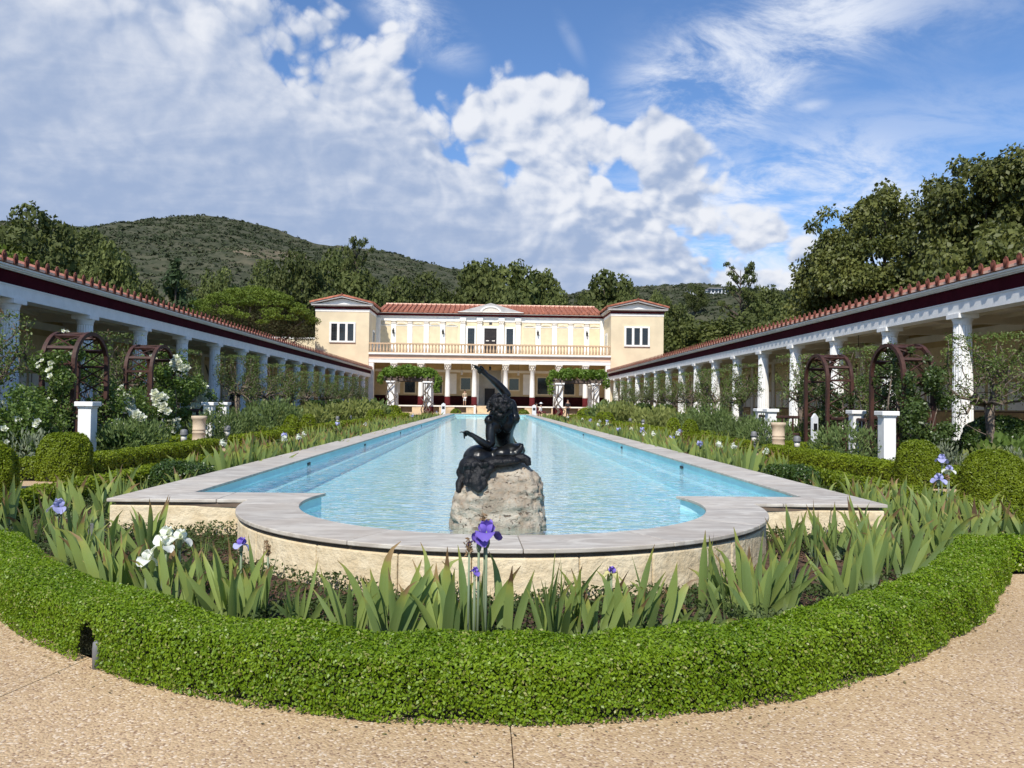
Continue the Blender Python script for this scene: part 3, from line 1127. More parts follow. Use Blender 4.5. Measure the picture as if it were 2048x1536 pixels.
def build_ground():
    mb = MB()
    for s in (-1, 1):
        mb.box(s * 3.80, s * 13.0, 7.66, 86, -0.60, -0.02)
        mb.box(s * 3.80, s * 13.0, -8, 7.658, -0.60, -0.02)
    mb.box(-3.798, 3.798, 70.35, 86, -0.60, -0.02)
    arc_ = [(2.3 * math.cos(-math.pi * i / 30), 7.65 + 2.3 * math.sin(-math.pi * i / 30)) for i in range(31)]
    mb.prism([(-3.798, -8), (3.798, -8), (3.798, 7.65)] + arc_ + [(-3.798, 7.65)], -0.60, -0.02)
    tag(add('garden_ground', mb.mesh('garden_ground', M['soil'])), kind='structure')
    root = tag(empty('path', (0, 0, 0)), kind='structure')
    # front apron: exposed aggregate poured in bays with open joints running out from the hedge
    g = 0.0022
    jx = [(-9.0, -14.0), (-4.05, -12.0), (-2.14, -4.95), (-0.055, 0.02), (1.95, 4.6), (4.05, 12.0), (9.0, 14.0)]
    for (a, a2), (b, b2) in zip(jx[:-1], jx[1:]):
        k = 12
        xs = [a + g + (b - a - 2 * g) * i / k for i in range(k + 1)]
        inner = [(x, min(hedge_y(x) + 0.10, 5.99)) for x in xs]
        m_ = MB().prism(inner + [(b2 - g, -7.9), (a2 + g, -7.9)], -0.12, 0.0)
        add('paving_slab', m_.mesh('paving_slab', M['aggregate']), root)
    # garden walks
    strips = []
    for s in (-1, 1):
        for y0, y1 in ((6.35, 8.6), (8.606, 10.85), (10.856, 12.28), (12.286, 17), (17.006, 22), (22.006, 27), (27.006, 29.9), (29.906, 38), (38.006, 48), (48.006, 58), (58.006, 70)):
            strips.append((s * 5.46, s * 6.82, y0, y1))
        for y0, y1 in ((10.85, 12.28), (27.75, 29.45), (46.5, 48.2)):
            for x0, x1 in ((6.826, 9.2), (9.206, 12.9)):
                strips.append((s * x0, s * x1, y0, y1))
        strips.append((s * 6.826, s * 8.3, 19.7, 21.1))
        strips.append((s * 6.826, s * 8.3, 39.3, 40.7))
    strips.append((-13, 13, 71.0, 85.3))
    for x0, x1, y0, y1 in strips:
        m_ = MB().box(x0, x1, y0, y1, -0.12, 0.0)
        add('paving_slab', m_.mesh('paving_slab', M['aggregate']), root)


build_ground()

# ------------------------------------------------------------------ pool
PC = 7.65           # centre of the round end
RO, RI = 2.50, 1.95
XO, XI = 3.86, 3.24
YF, YI = 7.62, 8.22
YE = 70.0


def lobe_outline(ri, xi, yi, ye, n=48):
    """closed outline of the basin: the round bay plus the long tank"""
    a = math.asin((yi - PC) / ri)
    pts = []
    for i in range(n + 1):
        t = a - (math.pi + 2 * a) * i / n
        pts.append((ri * math.cos(t), PC + ri * math.sin(t)))
    pts += [(-xi, yi), (-xi, ye), (xi, ye), (xi, yi)]
    return pts


def strip_wall(mb, pts, z0, z1, m=0, closed=True):
    n = len(pts)
    for i in range(n if closed else n - 1):
        a, b = pts[i], pts[(i + 1) % n]
        mb.quad((*a, z0), (*b, z0), (*b, z1), (*a, z1), m)


def build_pool():
    root = thing('pool', 'long rectangular pool with round near end, grey marble rim and pale blue basin', 'pool', (0, 38, 0))
    zt, zb = 0.33, 0.298
    gap = 0.0025

    def stone(poly):
        m_ = MB().prism(poly, zb, zt)
        o = add('coping_stone', m_.mesh('coping_stone', M['marble']), root, world=True)
        bevel(o, 0.006, 2)
    # round end
    a0 = -math.asin((PC - YF) / RO) - 0.0 + 0.05
    A = [math.radians(v) for v in (-8, -34, -62, -88, -117, -145, -172)]
    for a, b in zip(A[:-1], A[1:]):
        k = 10
        ts = [a - gap / RO + (b - a + 2 * gap / RO) * i / k for i in range(k + 1)]
        stone([(RO * math.cos(t), PC + RO * math.sin(t)) for t in ts] + [(RI * math.cos(t), PC + RI * math.sin(t)) for t in ts[::-1]])
    # shoulders
    ai = math.asin((YI - PC) / RI)
    ao = -math.asin((PC - YF) / RO)
    for s in (1, -1):
        ts = [math.radians(-8) + gap + (ai - math.radians(-8)) * i / 8 for i in range(9)]
        ts[-1] = ai
        inner = [(RI * math.cos(t), PC + RI * math.sin(t)) for t in ts]
        outer = [(RO * math.cos(t), PC + RO * math.sin(t)) for t in (ao, math.radians(-4), math.radians(-8) + gap)]
        mid = (XO + XI) / 2 - 0.75
        p = [(mid, YF), *outer, *inner, (mid, YI)]
        stone([(s * x, y) for x, y in p])
        p = [(mid + gap * 2, YF), (XO, YF), (XI, YI), (mid + gap * 2, YI)]
        stone([(s * x, y) for x, y in p])
        # long sides
        y = YF
        first = True
        while y < YE:
            y2 = min(YE + 0.6, y + (1.9 if y < 40 else 3.8))
            if first:
                stone([(s * (XI + gap), YI + gap), (s * (XO), YF + gap * 2), (s * XO, y2), (s * XI, y2)])
                first = False
            else:
                stone([(s * XI, y + gap * 2), (s * XO, y + gap * 2), (s * XO, y2), (s * XI, y2)])
            y = y2
    for i in range(4):
        w = 2 * XI / 4
        stone([(-XI + i * w + gap, YE), (-XI + (i + 1) * w - gap, YE), (-XI + (i + 1) * w - gap, YE + 0.6), (-XI + i * w + gap, YE + 0.6)])
    # recessed dark course under the rim
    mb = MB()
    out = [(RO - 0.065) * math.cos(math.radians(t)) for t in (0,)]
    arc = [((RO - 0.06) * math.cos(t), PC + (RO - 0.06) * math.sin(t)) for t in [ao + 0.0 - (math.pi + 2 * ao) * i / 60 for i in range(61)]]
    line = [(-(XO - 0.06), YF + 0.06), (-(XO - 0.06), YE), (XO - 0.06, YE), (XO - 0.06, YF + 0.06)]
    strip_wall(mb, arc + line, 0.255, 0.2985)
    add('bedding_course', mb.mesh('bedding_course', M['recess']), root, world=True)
    # limestone blocks of the outer wall
    def block(poly):
        o = add('wall_block', MB().prism(poly, -0.05, 0.264).mesh('wall_block', M['coursestone']), root, world=True)
        bevel(o, 0.012, 2)
    R2 = RO - 0.022
    B = [-1, -24, -46, -66, -79, -96, -108, -124, -143, -160, -179]
    for a, b in zip(B[:-1], B[1:]):
        a, b = math.radians(a), math.radians(b)
        g2 = 0.0022 / R2
        ts = [a - g2 + (b - a + 2 * g2) * i / 8 for i in range(9)]
        block([(R2 * math.cos(t), PC + R2 * math.sin(t)) for t in ts] + [((R2 - 0.25) * math.cos(t), PC + (R2 - 0.25) * math.sin(t)) for t in ts[::-1]])
    for s in (1, -1):
        for x0, x1 in ((2.46, 3.30), (3.303, XO - 0.022)):
            block([(s * x0, YF + 0.022), (s * x1, YF + 0.022), (s * x1, YF + 0.27), (s * x0, YF + 0.27)])
        y = YF + 0.275
        while y < YE:
            y2 = y + (1.2 if y < 16 else 6)
            block([(s * (XO - 0.022), y), (s * (XO - 0.022), y2 - 0.004), (s * (XO - 0.25), y2 - 0.004), (s * (XO - 0.25), y)])
            y = y2
    # basin
    mb = MB()
    pts = lobe_outline(RI + 0.03, XI + 0.03, YI - 0.03, YE + 0.03)
    strip_wall(mb, pts, -0.15, 0.2975)
    mb.poly([(x, y, -0.15) for x, y in lobe_outline(RI + 0.03, XI + 0.03, YI - 0.03, YE + 0.03)][::-1])
    add('basin', mb.mesh('basin', M['poolpaint']), root, world=True)
    mb = MB()
    for s in (1, -1):
        mb.box(s * 3.08, s * (XI + 0.025), YI - 0.02, YE, -0.149, 0.06)
    add('underwater_ledge', mb.mesh('underwater_ledge', M['poolpaint']), root, world=True)
    # inlets along the long walls
    for s, ys in ((-1, (13.5, 19.6, 27.5, 36)), (1, (13.5, 19.6, 27.5, 36))):
        for y in ys:
            mb = MB().box(s * (XI + 0.012), s * (XI + 0.036), y - 0.09, y + 0.09, 0.185, 0.232)
            add('inlet', mb.mesh('inlet', M['blackhole']), root, world=True)
    for s in (1, -1):
        an = math.radians(-90 + s * 76)
        mb = MB().box(-0.07, 0.07, -0.012, 0.012, 0.165, 0.222)
        o = add('inlet', mb.mesh('inlet', M['blackhole']), root)
        o.location = Vector(((RI + 0.022) * math.cos(an), PC + (RI + 0.022) * math.sin(an), 0)) - root.location
        o.rotation_euler = (0, 0, an + math.pi / 2)
    mb = MB()
    mb.poly([(x, y, 0.205) for x, y in lobe_outline(RI + 0.028, XI + 0.028, YI - 0.028, YE + 0.028)])
    me = mb.mesh('pool_water', M['water'])
    o = tag(add('pool_water', me), kind='structure')


build_pool()


# ------------------------------------------------------------------ porticoes
def fluted_column_mesh(z0, zneck, ztop, r0, r1, n=20):
    mb = MB()
    rows = []
    for z, r in ((z0, r0), (z0 + (zneck - z0) * 0.35, r0 * 0.985), (zneck, r1)):
        row = []
        for i in range(n):
            for f, d in ((0.0, 1.0), (0.22, 0.955), (0.5, 0.925), (0.78, 0.955)):
                an = 2 * math.pi * (i + f) / n
                row.append(len(mb.v))
                mb.v.append((r * d * math.cos(an), r * d * math.sin(an), z))
        rows.append(row)
    k = n * 4
    for a, b in zip(rows[:-1], rows[1:]):
        for j in range(k):
            j2 = (j + 1) % k
            mb._face([a[j], a[j2], b[j2], b[j]], 0, False)
    h = ztop - zneck
    mb.lathe([(r1 * 0.97, zneck - 0.05), (r1 * 1.03, zneck - 0.03), (r1 * 1.03, zneck), (r1 * 1.06, zneck + 0.3 * h), (r1 * 1.17, zneck + 0.75 * h), (r1 * 1.20, ztop)], 28)
    return mb.mesh('column', M['white'])


def antefix_mesh():
    """palmette end tile, front towards -x"""
    mb = MB()
    out = [(-0.078, 0), (0.078, 0), (0.080, 0.09), (0.092, 0.16), (0.078, 0.22), (0.045, 0.265), (0, 0.295), (-0.045, 0.265), (-0.078, 0.22), (-0.092, 0.16), (-0.080, 0.09)]
    mb.prism_x(out, -0.018, 0.018)
    for a in (-0.5, 0, 0.5):
        mb.tube([(-0.022, 0.02 * a, 0.03), (-0.026, 0.11 * a, 0.23)], [0.013, 0.009], 5)
    mb.box(0.018, 0.30, -0.055, 0.055, 0.0, 0.085)
    return mb.mesh('antefix', M['antefix'])


YC = [21.75 + 4.02 * k for k in range(-3, 16)]
COLUMN_ME = fluted_column_mesh(0.22, 3.76, 3.90, 0.275, 0.235)
ABACUS_ME = MB().box(-0.30, 0.30, -0.30, 0.30, 3.90, 4.03).mesh('abacus', M['white'])
ANTEFIX_ME = antefix_mesh()
NT_ = 8
PITCH_T = 4.02 / NT_
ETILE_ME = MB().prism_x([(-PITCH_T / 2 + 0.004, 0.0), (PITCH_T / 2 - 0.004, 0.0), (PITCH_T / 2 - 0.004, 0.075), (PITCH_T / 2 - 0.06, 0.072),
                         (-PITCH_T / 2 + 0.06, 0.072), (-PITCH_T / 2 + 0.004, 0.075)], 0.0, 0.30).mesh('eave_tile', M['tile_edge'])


def portico(s, label):
    y0, y1 = 7.6, 85.9
    root = thing('portico', label, 'portico', (s * 16, 48, 0))

    def p(name, mb, mt):
        return add(name, mb.mesh(name, mt), root, world=True)

    def X(a, b):
        return (s * a, s * b)
    for y in YC:
        c = add('column', COLUMN_ME, root)
        c.location = Vector((s * 13.5, y, 0)) - root.location
        add('abacus', ABACUS_ME, c)
    # entablature towards the garden
    ya = YC[0] - 0.4
    for a, b in zip(YC[:-1] + [YC[-1]], YC[1:] + [y1]):
        lo = a + 0.002 if a != YC[0] else ya
        mb = MB().box(*X(13.25, 13.75), lo, b - 0.0 if b == y1 else b - 0.002, 4.03, 4.365)
        p('architrave', mb, M['white'])
    mb = MB().box(*X(13.228, 13.78), ya, y1, 4.365, 4.395)
    p('taenia', mb, M['white'])
    p('frieze', MB().box(*X(13.262, 13.74), ya, y1, 4.395, 4.765), M['frieze'])
    mb = MB()
    mb.box(*X(13.20, 13.74), ya, y1, 4.765, 4.80)
    mb.box(*X(13.15, 13.74), ya, y1, 4.80, 4.85)
    mb.box(*X(13.10, 13.74), ya, y1, 4.85, 4.905)
    p('cornice', mb, M['white'])
    mb = MB().box(*X(13.08, 13.70), ya, y1, 4.905, 4.925)
    p('drip_edge', mb, M['antefix'])
    n = int((82.05 + 3.6 - YC[0]) / PITCH_T)
    for i in range(n + 1):
        y = YC[0] + i * PITCH_T
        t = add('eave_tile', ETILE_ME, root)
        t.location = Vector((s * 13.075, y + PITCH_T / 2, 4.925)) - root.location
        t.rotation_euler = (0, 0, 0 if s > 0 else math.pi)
        f = add('antefix', ANTEFIX_ME, root)
        f.location = Vector((s * 13.06, y, 4.93)) - root.location
        f.rotation_euler = (0, 0, 0 if s > 0 else math.pi)
    # roof
    mb = MB().prism_y([(s * 13.30, 4.93), (s * 16.3, 6.0), (s * 19.3, 4.93), (s * 19.3, 4.80), (s * 13.30, 4.80)], ya + 0.01, y1 - 0.01)
    p('roof', mb, M['tile'])
    # ceiling, cross beams, back wall, floor
    p('ceiling', MB().box(*X(13.76, 18.6), ya, y1, 4.52, 4.60), M['ceiling'])
    beams = MB()
    for y in YC:
        add('ceiling_beam', MB().box(*X(13.76, 18.55), y - 0.14, y + 0.14, 4.22, 4.519).mesh('ceiling_beam', M['ceiling']), root, world=True)
    for x in (14.9, 16.1, 17.3):
        p('ceiling_rib', MB().box(*X(x - 0.07, x + 0.07), ya, y1, 4.40, 4.518), M['ceiling'])
    wall = add('back_wall', MB().box(*X(18.55, 18.95), ya, y1, -0.1, 4.518).mesh('back_wall', M['walltan']), root, world=True)

    def w(name, x, a, b, z0, z1, mt):
        return add(name, MB().box(*X(18.55 - x, 18.549), a, b, z0, z1).mesh(name, mt), wall)
    w('plinth', 0.06, ya, y1, 0.25, 0.62, M['wallgrey'])
    w('plinth_moulding', 0.09, ya, y1, 0.62, 0.69, M['wallwhite'])
    w('dado', 0.03, ya, y1, 0.69, 1.18, M['dado'])
    w('dado_rail', 0.05, ya, y1, 1.18, 1.23, M['stripe'])
    w('wall_beam', 0.14, ya, y1, 4.10, 4.38, M['wallwhite'])
    for a, b in zip(YC[:-1], YC[1:]):
        pil = w('pilaster', 0.07, a - 0.22, a + 0.22, 0.70, 4.10, M['wallwhite'])
        k = 3
        w0 = (b - a - 0.44 - 0.3) / k
        for i in range(k):
            p0 = a + 0.22 + 0.15 + i * w0
            w('wall_panel', 0.02, p0 + 0.10, p0 + w0 - 0.10, 1.27, 2.28, M['wallwhite'])
            if i == 1:
                w('wall_stripe', 0.026, p0 + 0.22, p0 + 0.27, 1.27, 2.28, M['stripe'])
                w('wall_stripe', 0.026, p0 + w0 - 0.27, p0 + w0 - 0.22, 1.27, 2.28, M['stripe'])
        # hanging garland
        g = MB()
        mid = (a + b) / 2
        pts = [(s * 18.53, mid - 1.45 + 2.9 * i / 12, 3.55 - 1.0 * math.sin(math.pi * i / 12)) for i in range(13)]
        g.tube(pts, [0.05 + 0.07 * math.sin(math.pi * i / 12) for i in range(13)], 6)
        add('garland', g.mesh('garland', M['garland']), wall)
        w('wall_field', 0.015, mid - 1.62, mid + 1.62, 2.42, 3.85, M['panel'])
    mb = MB()
    mb.box(*X(12.95, 18.54), ya, y1, -0.28, 0.22)
    p('floor', mb, M['floor'])
    return root


portico(-1, 'shaded white colonnade with maroon frieze and red antefixes beside the white rose bushes')
portico(1, 'sunlit white colonnade with maroon frieze and toothed shadows of antefixes on its beam')


# ------------------------------------------------------------------ the villa
def villa():
    root = thing('villa', 'cream two storey villa with red tiled roof, balcony and two gabled end towers', 'villa', (0, 90, 0))

    def p(name, mb, mt, parent=None):
        return add(name, mb.mesh(name, mt), parent or root, world=(parent is None))
    TZ = 11.30
    tower_x = (13.55, 19.50)
    for s in (-1, 1):
        def X(a, b):
            return (s * a, s * b)
        t = p('tower_wall', MB().box(*X(*tower_x), 86, 99, -0.1, TZ), M['stucco'])
        p('string_course', MB().box(*X(13.52, 19.53), 85.96, 99.03, TZ, 11.60), M['white_trim'], t)
        p('frieze_band', MB().box(*X(13.47, 19.58), 85.90, 99.08, 11.60, 11.84), M['maroon'], t)
        mb = MB()
        mb.box(*X(13.36, 19.69), 85.78, 99.15, 11.84, 11.93)
        mb.box(*X(13.16, 19.90), 85.55, 99.3, 11.93, 12.08)
        p('eave', mb, M['greymould'], t)
        cx = s * 16.53
        # tympanum, raking cornice, roof
        p('tympanum', MB().prism_y([(cx - 3.2, 12.08), (cx + 3.2, 12.08), (cx, 12.78)], 86.0, 86.4), M['white_trim'], t)
        mb = MB()
        for d in (-1, 1):
            a0, a1 = (cx + d * 3.42, 12.085), (cx, 12.86)
            poly = [a0, (cx + d * 3.42, 12.20), (cx, 13.03), a1]
            mb.prism_y(poly if d < 0 else poly[::-1], 85.50, 86.02)
        p('raking_cornice', mb, M['greymould'], t)
        roof = p('tower_roof', MB().prism_y([(cx - 3.52, 12.205), (cx, 13.035), (cx + 3.52, 12.205), (cx + 3.52, 12.29), (cx, 13.13), (cx - 3.52, 12.29)], 85.42, 99.3), M['tile'])
        mb = MB()
        mb.lathe([(0.13, 0), (0.15, 0.08), (0.06, 0.16), (0.02, 0.22)], 8, (cx, 85.55, 13.12))
        p('finial', mb, M['antefix'], roof)
        for i in range(22):
            y = 85.6 + i * 0.62
            for d in (-1, 1):
                mb = MB().tube([(cx + d * 0.08, y, 13.14), (cx + d * 3.55, y, 12.32)], [0.085, 0.10], 7)
                p('cover_tile', mb, M['tile'], roof)
        # three light window
        wx = s * 16.48
        fr = MB()
        x0, x1, z0, z1 = wx - 1.45, wx + 1.45, 7.86, 10.14
        fr.box(x0, x1, 85.86, 85.999, z1 - 0.19, z1)
        fr.box(x0, x1, 85.84, 85.999, z0, z0 + 0.19)
        for q in (x0, x0 + 0.87, x0 + 1.77, x1 - 0.22):
            fr.box(q, q + (0.22 if q in (x0, x1 - 0.22) else 0.26), 85.86, 85.999, z0 + 0.19, z1 - 0.19)
        win = p('window', fr, M['white_trim'])
        for a, b in ((x0 + 0.22, x0 + 0.87), (x0 + 1.13, x0 + 1.77), (x0 + 2.03, x1 - 0.22)):
            p('pane', MB().box(a, b, 85.975, 85.995, z0 + 0.19, z1 - 0.19), M['pane'], win)
            mb = MB()
            for i in (1, 2):
                xx = a + (b - a) * i / 3
                mb.box(xx - 0.014, xx + 0.014, 85.955, 85.974, z0 + 0.19, z1 - 0.19)
            for i in range(1, 6):
                zz = z0 + 0.19 + (z1 - z0 - 0.38) * i / 6
                mb.box(a, b, 85.950, 85.9745, zz - 0.014, zz + 0.014)
            p('glazing_bar', mb, M['iron'], win)
        # narrow window on the inner cheek of the tower
        fr = MB()
        fr.box(*X(13.50, 13.549), 88.6, 90.2, 7.0, 9.6)
        win = p('window', fr, M['white_trim'])
        p('pane', MB().box(*X(13.485, 13.499), 88.85, 89.95, 7.1, 9.35), M['pane'], win)
        p('corner_pier', MB().box(*X(13.10, 13.549), 91.2, 91.99, 6.81, 11.30), M['white_trim'])
    # upper wall behind the balcony
    up_ = p('upper_wall', MB().box(-13.54, 13.54, 92.0, 103.4, 6.8, 11.9), M['stucco'])
    p('attic_band', MB().box(-13.54, 13.54, 91.93, 91.999, 11.02, 11.55), M['white_trim'], up_)
    p('attic_moulding', MB().box(-13.54, 13.54, 91.86, 91.999, 11.552, 11.64), M['white_trim'], up_)
    p('frieze_band', MB().box(-13.54, 13.54, 91.80, 91.999, 11.642, 11.88), M['maroon'], up_)
    p('eave', MB().box(-13.35, 13.35, 91.38, 92.3, 11.90, 12.08), M['greymould'], up_)
    # blind panels between pilasters
    pil_x = [5.71, 7.67, 9.62, 11.56]
    pan_x = [4.66, 6.66, 8.64, 10.60, 12.50]
    for s in (-1, 1):
        for x in pil_x:
            f = p('pilaster', MB().box(s * x - 0.30, s * x + 0.30, 91.88, 91.999, 6.81, 10.72), M['white_trim'])
            mb = MB()
            mb.box(s * x - 0.32, s * x + 0.32, 91.82, 91.999, 10.722, 10.80)
            mb.box(s * x - 0.24, s * x + 0.24, 91.85, 91.999, 10.80, 10.95)
            mb.box(s * x - 0.34, s * x + 0.34, 91.78, 91.999, 10.95, 11.018)
            add('capital', mb.mesh('capital', M['capital']), f)
        for i, x in enumerate(pan_x):
            w = 0.66
            f = p('blind_panel', MB().box(s * x - w, s * x + w, 91.94, 91.999, 6.81, 10.42), M['panel'])
            add('panel_head', MB().box(s * x - w - 0.04, s * x + w + 0.04, 91.905, 91.9985, 10.42, 10.52).mesh('panel_head', M['white_trim']), f)
            # little pediments in turn pointed and rounded
            if i % 2 == 0:
                prof = [(s * x - 0.62, 10.56), (s * x + 0.62, 10.56), (s * x, 10.90)]
            else:
                prof = [(s * x - 0.66, 10.56)] + [(s * x + 0.66 * math.cos(math.pi * (8 - k) / 8 + 0) * -1 * -1, 10.56 + 0.36 * math.sin(math.pi * k / 8)) for k in range(1, 8)] + [(s * x + 0.66, 10.56)]
                prof = [prof[0]] + sorted(prof[1:-1]) + [prof[-1]]
                prof = prof[::-1]
            mb = MB().prism_y(prof, 91.86, 91.9985)
            add('small_pediment', mb.mesh('small_pediment', M['capital']), f)
            sc = [(s * x + (q - s * x) * 0.72, 10.575 + (z - 10.56) * 0.66) for q, z in prof]
            add('pediment_field', MB().prism_y(sc, 91.835, 91.859).mesh('pediment_field', M['panel']), f)
    # centre: door, two windows, four tall pilasters, segmental gable
    for x in (-3.30, -1.30, 1.30, 3.30):
        f = p('tall_pilaster', MB().box(x - 0.30, x + 0.30, 91.72, 91.999, 6.81, 10.68), M['white_trim'])
        mb = MB()
        mb.box(x - 0.27, x + 0.27, 91.72, 91.999, 10.682, 10.78)
        for q in (-0.2, 0, 0.2):
            mb.ball((x + q, 91.72, 10.92), (0.11, 0.08, 0.15), 6, 4)
        mb.box(x - 0.30, x + 0.30, 91.70, 91.999, 10.78, 11.06)
        mb.box(x - 0.38, x + 0.38, 91.64, 91.999, 11.06, 11.16)
        add('capital', mb.mesh('capital', M['capital']), f)
        p('entablature_block', MB().box(x - 0.36, x + 0.36, 91.70, 91.999, 11.162, 11.546), M['white_trim'])
    for x in (-2.31, 2.31):
        mb = MB()
        mb.box(x - 0.62, x - 0.41, 91.84, 91.999, 6.81, 10.45)
        mb.box(x + 0.41, x + 0.62, 91.84, 91.999, 6.81, 10.45)
        mb.box(x - 0.41, x + 0.41, 91.84, 91.999, 10.24, 10.45)
        win = p('window', mb, M['white_trim'])
        p('pane', MB().box(x - 0.41, x + 0.41, 91.96, 91.99, 6.9, 10.24), M['pane'], win)
        mb = MB()
        for i in (1, 2):
            xx = x - 0.41 + 0.82 * i / 3
            mb.box(xx - 0.02, xx + 0.02, 91.93, 91.959, 6.9, 10.24)
        for i in range(1, 8):
            zz = 6.9 + 3.34 * i / 8
            mb.box(x - 0.41, x + 0.41, 91.925, 91.9595, zz - 0.02, zz + 0.02)
        p('glazing_bar', mb, M['iron'], win)
    mb = MB()
    mb.box(-0.98, -0.74, 91.80, 91.999, 6.81, 10.5)
    mb.box(0.74, 0.98, 91.80, 91.999, 6.81, 10.5)
    mb.box(-0.74, 0.74, 91.80, 91.999, 10.26, 10.5)
    d = p('balcony_door', MB().box(-0.74, 0.74, 91.93, 91.998, 6.81, 10.26), M['darkwood'])
    p('door_frame', mb, M['white_trim'], d)
    for x in (-0.36, 0.36):
        for z0, z1 in ((7.0, 8.5), (8.62, 8.95), (9.05, 10.15)):
            p('door_panel', MB().box(x - 0.27, x + 0.27, 91.90, 91.929, z0, z1), M['darkwood'], d)
        p('door_plate', MB().box(x - 0.18, x + 0.18, 91.885, 91.899, 8.72, 8.82), M['capital'], d)
    p('wall_grille', MB().box(-0.17, 0.17, 91.95, 91.998, 10.72, 11.0), M['iron'], up_)
    # attic gable over the centre
    gz = 12.085
    g = p('attic_gable', MB().prism_y([(-3.95, gz), (3.95, gz), (0, 13.22)], 91.25, 96.5), M['greymould'])
    mb = MB()
    for k in range(14):
        a, b = math.pi * k / 14, math.pi * (k + 1) / 14
        q = [(1.02 * math.cos(a), gz + 0.06 + 0.55 * math.sin(a)), (1.24 * math.cos(a), gz + 0.06 + 0.72 * math.sin(a)),
             (1.24 * math.cos(b), gz + 0.06 + 0.72 * math.sin(b)), (1.02 * math.cos(b), gz + 0.06 + 0.55 * math.sin(b))]
        mb.prism_y(q, 91.12, 91.249)
    mb.box(-3.9, 3.9, 91.16, 91.2495, gz + 0.0, gz + 0.06)
    p('lunette_arch', mb, M['white_trim'], g)
    mb = MB().prism_y([(1.02 * math.cos(math.pi * k / 12), gz + 0.06 + 0.55 * math.sin(math.pi * k / 12)) for k in range(13)], 91.21, 91.2485)
    p('lunette', mb, M['capital'], g)
    # main roof with tiles
    roof = p('main_roof', MB().prism_x([(91.35, 12.10), (97.3, 13.62), (103.4, 12.10), (103.4, 11.95), (91.35, 11.95)], -13.4, 13.4), M['tile'])
    n = 44
    nr = 6
    L = math.hypot(97.25 - 91.3, 1.52)
    tile_me = MB()
    tl = L / nr
    tile_me.tube([(0, 0, 0.0), (0, tl + 0.06, 0.0)], [0.125, 0.10], 8)
    tile_me = tile_me.mesh('roof_tile', M['tile'])
    pitch = math.atan2(1.52, 5.95)
    for i in range(n):
        x = -13.2 + 26.4 * (i + 0.5) / n
        for j in range(nr):
            if abs(x) < 3.9 * (1 - (j + 0.5) / 4.6):
                continue
            t = add('roof_tile', tile_me, roof)
            t.location = Vector((x, 91.25 + math.cos(pitch) * tl * j, 12.12 + math.sin(pitch) * tl * j + 0.03 - 0.012 * (j % 2)))
            t.rotation_euler = (pitch + 0.012, 0, 0)
        mb = MB().tube([(x - 0.29, 97.3, 13.68), (x + 0.31, 97.3, 13.68)], [0.15, 0.13], 8)
        add('ridge_tile', mb.mesh('ridge_tile', M['tile_edge']), roof)
    # balcony
    bal = p('balcony_slab', MB().box(-13.54, 13.54, 85.85, 92.0, 6.62, 6.80), M['white_trim'])
    p('balcony_moulding', MB().box(-13.54, 13.54, 85.92, 91.9, 6.53, 6.62), M['greymould'], bal)
    p('entablature_frieze', MB().box(-13.54, 13.54, 86.10, 86.75, 6.16, 6.529), M['peach'])
    a = p('entablature_beam', MB().box(-13.54, 13.54, 86.06, 86.79, 5.70, 6.11), M['white_trim'])
    p('beam_moulding', MB().box(-13.54, 13.54, 86.0, 86.8, 6.11, 6.159), M['white_trim'], a)
    rail = p('balustrade', MB().box(-13.5, 13.5, 85.95, 86.19, 7.76, 7.92), M['baluster'])
    p('bottom_rail', MB().box(-13.5, 13.5, 85.96, 86.18, 6.801, 6.90), M['baluster'], rail)
    bme = MB().lathe([(0.085, 0), (0.115, 0.06), (0.13, 0.22), (0.115, 0.36), (0.075, 0.55), (0.07, 0.72), (0.11, 0.80), (0.11, 0.86)], 7).mesh('baluster', M['baluster'])
    for i in range(75):
        b = add('baluster', bme, rail)
        b.location = (-13.32 + 26.64 * i / 74, 86.07, 6.90)
    # porch columns
    xs = (-10.75, -7.75, -4.75, -1.75, 1.75, 4.75, 7.75, 10.75)
    shaft = MB().lathe([(0.29, 1.97), (0.295, 2.05), (0.275, 3.6), (0.245, 4.95), (0.275, 4.97), (0.27, 5.0)], 18).mesh('porch_column', M['white_trim'])
    foot = MB().box(-0.36, 0.36, -0.36, 0.36, 1.0, 1.10).lathe([(0.34, 1.10), (0.35, 1.16), (0.305, 1.22), (0.305, 1.97)], 18).mesh('column_foot', M['maroon'])
    cap = MB()
    cap.lathe([(0.25, 5.0), (0.27, 5.25), (0.36, 5.55), (0.40, 5.58)], 12)
    for ring, (zz, rr, cnt) in enumerate(((5.12, 0.29, 8), (5.34, 0.34, 8))):
        for k in range(cnt):
            an = 2 * math.pi * (k + 0.5 * ring) / cnt
            cap.ball((rr * math.cos(an), rr * math.sin(an), zz), (0.085, 0.085, 0.13), 6, 4)
    for k in range(4):
        an = math.pi / 4 + math.pi / 2 * k
        cap.ball((0.42 * math.cos(an), 0.42 * math.sin(an), 5.50), (0.09, 0.09, 0.08), 6, 4)
    cap.box(-0.40, 0.40, -0.40, 0.40, 5.58, 5.699)
    cap = cap.mesh('capital', M['capital'])
    for x in xs:
        c = add('porch_column', shaft, root)
        c.location = Vector((x, 86.42, 0)) - root.location
        add('column_foot', foot, c)
        add('capital', cap, c)
    for s in (-1, 1):
        p('anta', MB().box(s * 13.0, s * 13.53, 86.1, 86.78, 1.0, 5.699), M['white_trim'])
    # porch interior
    p('porch_ceiling', MB().box(-13.54, 13.54, 86.8, 92.0, 5.9, 6.0), M['ceiling'])
    for x in xs:
        p('ceiling_beam', MB().box(x - 0.2, x + 0.2, 86.8, 90.9, 5.55, 5.899), M['ceiling'])
